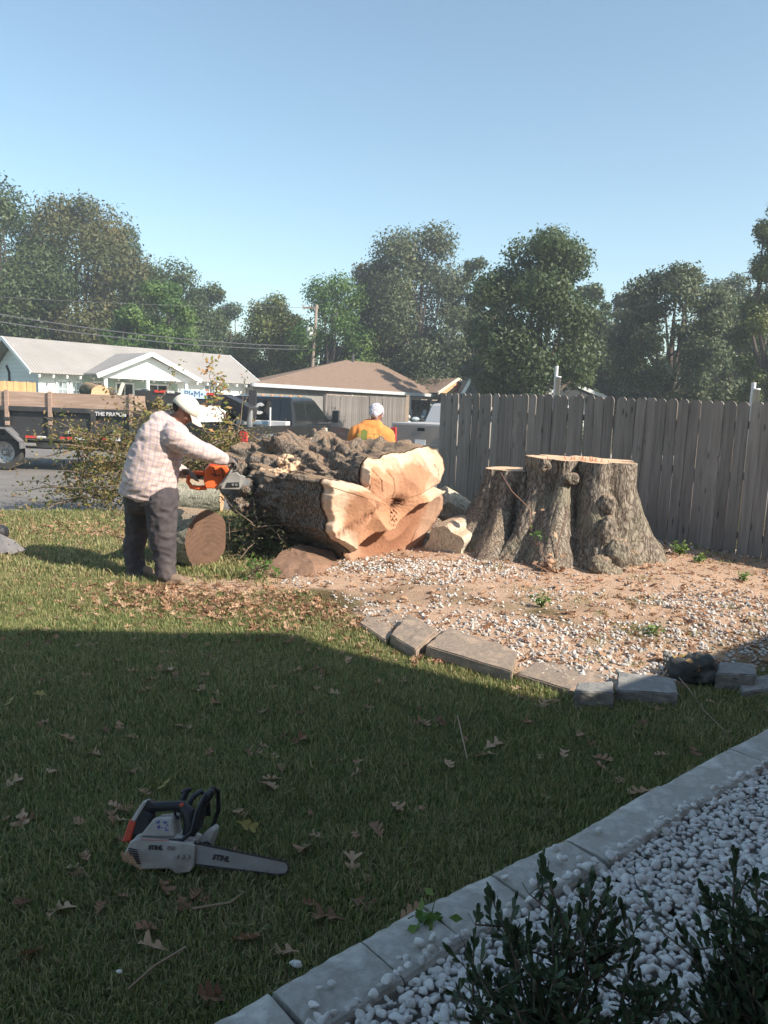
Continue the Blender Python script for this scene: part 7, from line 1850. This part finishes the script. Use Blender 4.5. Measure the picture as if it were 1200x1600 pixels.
# weeds round the pavers
def weed(lb, px, py, n, s, seed, mat, h=.12):
    p = G(px, py); t = thing('weed', lb, 'weed', p, 0, 'weeds'); r = random.Random(seed); g = Geo(); st = Geo()
    for k in range(n):
        a = r.uniform(0, 2*PI); l = h*r.uniform(.4, 1.2); q = Vector((math.cos(a)*l*.6, math.sin(a)*l*.6, l)); st.tube([(0, 0, 0), q*.5+Vector((0, 0, .01)), q], [.003, .002, .001], 4)
        small_leaves(0, [q*r.uniform(.5, 1)+Vector((r.gauss(0, .012), r.gauss(0, .012), r.gauss(0, .01))) for _ in range(4)], s, r, g)
    put('stems', st, LEAF['green'], t, kind='stuff'); put('leaves', g, mat, t, kind='stuff')
GRW = leafmat('weed_leaves', [(.07, .13, .03), (.12, .20, .05), (.22, .28, .08)], .35)
weed('low green weed at the foot of the fence right of the stump', 1062, 868, 22, .05, 1, GRW); weed('green weed tuft beside the root flare in sawdust', 1092, 880, 16, .045, 2, GRW, .09); weed('single weed sprouting from sunny gravel below the stump', 846, 950, 12, .04, 3, GRW, .09)
weed('small weed in the sawdust above the wide flat slab', 1020, 992, 10, .035, 4, GRW, .07); weed('weed growing between the pebble bed slabs and the lawn', 668, 1462, 9, .045, 5, GRW, .08); weed('yellowish weed over the shaded slab and dark rock', 1072, 1058, 18, .05, 6, LSP, .12); weed('weed at the bed edge near the right border of the photo', 1162, 908, 12, .04, 7, GRW, .06)

# ---- whorled evergreen shrubs by the window
LSH = leafmat('shrub_leaf', [(.05, .078, .042), (.07, .105, .055), (.095, .135, .07)], .15, .35)
def shrub(lb, tips, base, seed, dens=15, ls=.030, fill=60):
    B0 = Vector(base); t = thing('evergreen_shrub', lb, 'shrub', B0, 0, 'evergreen shrubs in the pebble bed'); r = random.Random(seed); st = Geo(); V = []; F = []
    def leafq(p, d, l):
        d = d.normalized(); s = d.orthogonal().normalized(); s = (Matrix.Rotation(r.uniform(0, 6.28), 3, d) @ s); u = d.cross(s); o = len(V); w = l*.20
        for f, ww, zz in ((0, .15, 0), (.35, .8, .03), (.7, 1.0, .02), (.92, .6, -.01)): V.append(p+d*l*f-s*w*ww+u*l*.05); V.append(p+d*l*f+u*l*zz); V.append(p+d*l*f+s*w*ww+u*l*.05)
        V.append(p+d*l)
        for k in range(3):
            a = o+3*k; F.append((a, a+1, a+4, a+3)); F.append((a+1, a+2, a+5, a+4))
        F.append((o+9, o+10, o+12, o+12)); F.append((o+10, o+11, o+12, o+12))
    def shoot(p0, p1, rad=.0035, n=dens):
        m = (p0+p1)/2+Vector((r.gauss(0, .02), r.gauss(0, .02), -.01)); st.tube([p0, m, p1], [rad*1.3, rad, rad*.5], 5); ax = (p1-m).normalized()
        L = (p1-p0).length
        for k in range(n):
            f = 1-(k/n)**1.4*min(1, .16/max(L, .05)*1.0); f = max(0, f); p = m+(p1-m)*min(1, max(0, 2*f-1)) if f > .5 else p0+(m-p0)*2*f
            sp = .15+1.0*(k/n); dd = (ax*(1.0-.5*sp)+Vector((r.gauss(0, 1), r.gauss(0, 1), r.gauss(0, .6))).normalized()*sp*.9); leafq(p, dd, ls*r.uniform(.7, 1.15))
    for (px, py, y) in tips:
        p1 = P(px, py, y)-B0; p0 = Vector((p1.x*.35+r.gauss(0, .03), p1.y*.35, p1.z*.45)); st.tube([(0, 0, 0), p0*.6+Vector((0, 0, .02)), p0], [.006, .005, .004], 5); shoot(p0, p1, n=dens+14)
        for q in range(4):
            f = r.uniform(.35, .85); a = p0+(p1-p0)*f; b_ = a+Vector((r.gauss(0, .05), r.gauss(0, .05), r.uniform(.02, .07))); shoot(a, b_, .002, dens)
    for q in range(fill):
        px, py, y = tips[r.randrange(len(tips))]; f = r.uniform(.3, .8); p1 = (P(px, py, y)-B0)*f+Vector((r.gauss(0, .06), r.gauss(0, .05), r.gauss(0, .03))); p1.z = max(.06, p1.z); shoot(p1*.7, p1, .002, dens)
    put('stems', st, TW, t, smooth=True, kind='stuff')
    me = bpy.data.meshes.new('leaves'); me.from_pydata([tuple(v) for v in V], [], [f if f[2] != f[3] else f[:3] for f in F]); me.polygons.foreach_set('use_smooth', [True]*len(me.polygons)); me.materials.append(LSH); put('leaves', None, None, t, mesh=me, kind='stuff')
    return t
A1 = P(880, 1700, 1.50); 
shrub('evergreen shrub with whorled leaves at the bottom of the photo in the white pebbles', [(850, 1352, 1.62), (766, 1398, 1.66), (862, 1420, 1.58), (925, 1375, 1.66), (950, 1385, 1.60), (740, 1470, 1.58), (795, 1455, 1.55), (905, 1425, 1.52), (960, 1440, 1.55), (990, 1500, 1.5), (745, 1520, 1.52),
    (830, 1500, 1.48), (880, 1480, 1.46), (1040, 1540, 1.45), (735, 1580, 1.45), (800, 1560, 1.42), (930, 1520, 1.44), (1010, 1570, 1.42), (870, 1560, 1.40)], Vector((A1.x*.98, 1.48, .02)), 1, dens=13, fill=110)
B1 = P(1200, 1650, 1.5)
shrub('larger dark evergreen shrub in the bottom right corner', [(1100, 1392, 1.62), (1118, 1450, 1.58), (1065, 1455, 1.62), (1148, 1340, 1.70), (1180, 1370, 1.6), (1160, 1420, 1.55), (1205, 1400, 1.5), (1140, 1480, 1.5), (1190, 1470, 1.48), (1240, 1440, 1.5), (1130, 1540, 1.45), (1180, 1530, 1.42), (1225, 1520, 1.42),
    (1150, 1590, 1.4), (1200, 1580, 1.4), (1250, 1560, 1.4), (1215, 1340, 1.62), (1085, 1560, 1.44)], Vector((B1.x*1.02, 1.50, .02)), 2, dens=14, fill=170)

# ---- grey hand scoop and black handle at the left edge of the lawn
def plough():
    o = G(-10, 868); t = thing('leaf_scoop', 'grey pointed sheet metal scoop with a black hub at the left edge of the lawn', 'scoop', (o.x, o.y, o.z))
    W_ = lambda px, py, y: P(px, py, y)-Vector((o.x, o.y, o.z)); y = o.y; MT = pm('worn_sheet_steel', (.30, .27, .25), (.22, .20, .19), 14, .6, .3, metal=.2)
    V = [W_(-60, 825, y+.25), W_(0, 834, y+.2), W_(22, 844, y+.1), W_(40, 859, y-.05), W_(16, 866, y-.1), W_(13, 862, y-.08), W_(-10, 868, y-.1), W_(-60, 880, y-.1)]
    g = Geo(); g.add(V+[p+Vector((0, .01, -.012)) for p in V], [tuple(range(8)), tuple(range(15, 7, -1))]+[(i, (i+1) % 8, (i+1) % 8+8, i+8) for i in range(8)]); put('blade', g, MT, t)
    g = Geo(); c = W_(-2, 832, y+.3); g.lathe([(.0, -.06), (.08, -.06), (.085, -.02), (.085, .05), (.05, .07), (0, .07)], 20, Matrix.Translation(c) @ Matrix.Rotation(R(80), 4, 'X')); hb = put('hub', g, SAWBLK, t)
    g = Geo(); g.lathe([(.012, .07), (.012, .085), (0, .085)], 10, Matrix.Translation(c) @ Matrix.Rotation(R(80), 4, 'X')); put('bolt', g, STEEL, hb)
    for a in ((14, 851), (24, 848)): g = Geo(); g.ell(W_(a[0], a[1], y+.03), (.006, .006, .006)); put('rivet', g, SAWBLK, t)
    g = Geo(); g.tube([W_(0, 834, y+.3), W_(-80, 760, y+.9)], .02, 8); put('shaft', g, SAWBLK, t)
plough()

# ---- the house the picture is taken from: its roof throws the broad shade over the lawn
def near_house():
    # wall line parallel to the pebble bed's edging; u along the wall, v outwards
    du = e_dir.copy(); dv = Vector((-du.y, du.x, 0)); rz = math.atan2(du.y, du.x)
    t = thing('brick_house', 'brick house behind the camera whose gabled roof shades the lawn', 'house', (0, 0, 0), rz)
    WB = pm('house_brick', (.36, .17, .12), (.28, .13, .09), 6, .9, .4); RF = pm('house_shingle', (.14, .13, .125), (.09, .085, .08), 10, .95, .4)
    v0 = HV0
    g = Geo(); g.box((4.0, v0-.55-4, 1.2), (24, 8, 2.4)); put('wall', g, WB, t)
    # long low roof
    g = Geo(); g.prism([(v0, H_EAVE), (v0-9.1, H_EAVE), (v0-4.55, H_EAVE+1.5)], HU1-.2, 18, plane='YZ'); put('roof', g, RF, t)
    # taller front gable wing at left
    hu = (HU0+HU1)/2
    g = Geo(); g.prism([(HU0, 2.2), (HU1, 2.2), (HU1, H_W), (hu, H_P), (HU0, H_W)], v0-.02, v0-8); put('gable_wing', g, WB, t)
    g = Geo(); e_ = .0
    for s, (xa, xb) in enumerate(((HU1+.02, hu), (HU0-.02, hu))):
        vs = [(xa, v0+.05, H_W+.02), (xb, v0+.05, H_P+.03), (xb, v0-8.2, H_P+.03), (xa, v0-8.2, H_W+.02)]; g.add(vs+[(a, b_, c+.1) for a, b_, c in vs], [(0, 1, 2, 3), (7, 6, 5, 4), (0, 4, 5, 1), (3, 2, 6, 7), (1, 5, 6, 2), (0, 3, 7, 4)])
    put('wing_roof', g, RF, t)
HV0, H_EAVE = -.62, 2.38
HU0, HU1, H_W, H_P = -2.0, 4.42, 3.70, 5.85
near_house()

# ================================================================== AIR
def haze():
    g = Geo(); g.box((0, 20, 11.4), (420, 420, 26.4)); m = bpy.data.materials.new('haze_air'); m.use_nodes = True; nt = m.node_tree; nt.nodes.clear()
    v = nt.nodes.new('ShaderNodeVolumePrincipled'); v.inputs['Color'].default_value = (.86, .92, 1.0, 1); v.inputs['Density'].default_value = HAZE; v.inputs['Anisotropy'].default_value = .25
    o = nt.nodes.new('ShaderNodeOutputMaterial'); nt.links.new(v.outputs[0], o.inputs['Volume']); ob = put('haze', g, m); ob['kind'] = 'stuff'
HAZE = .0021
haze()
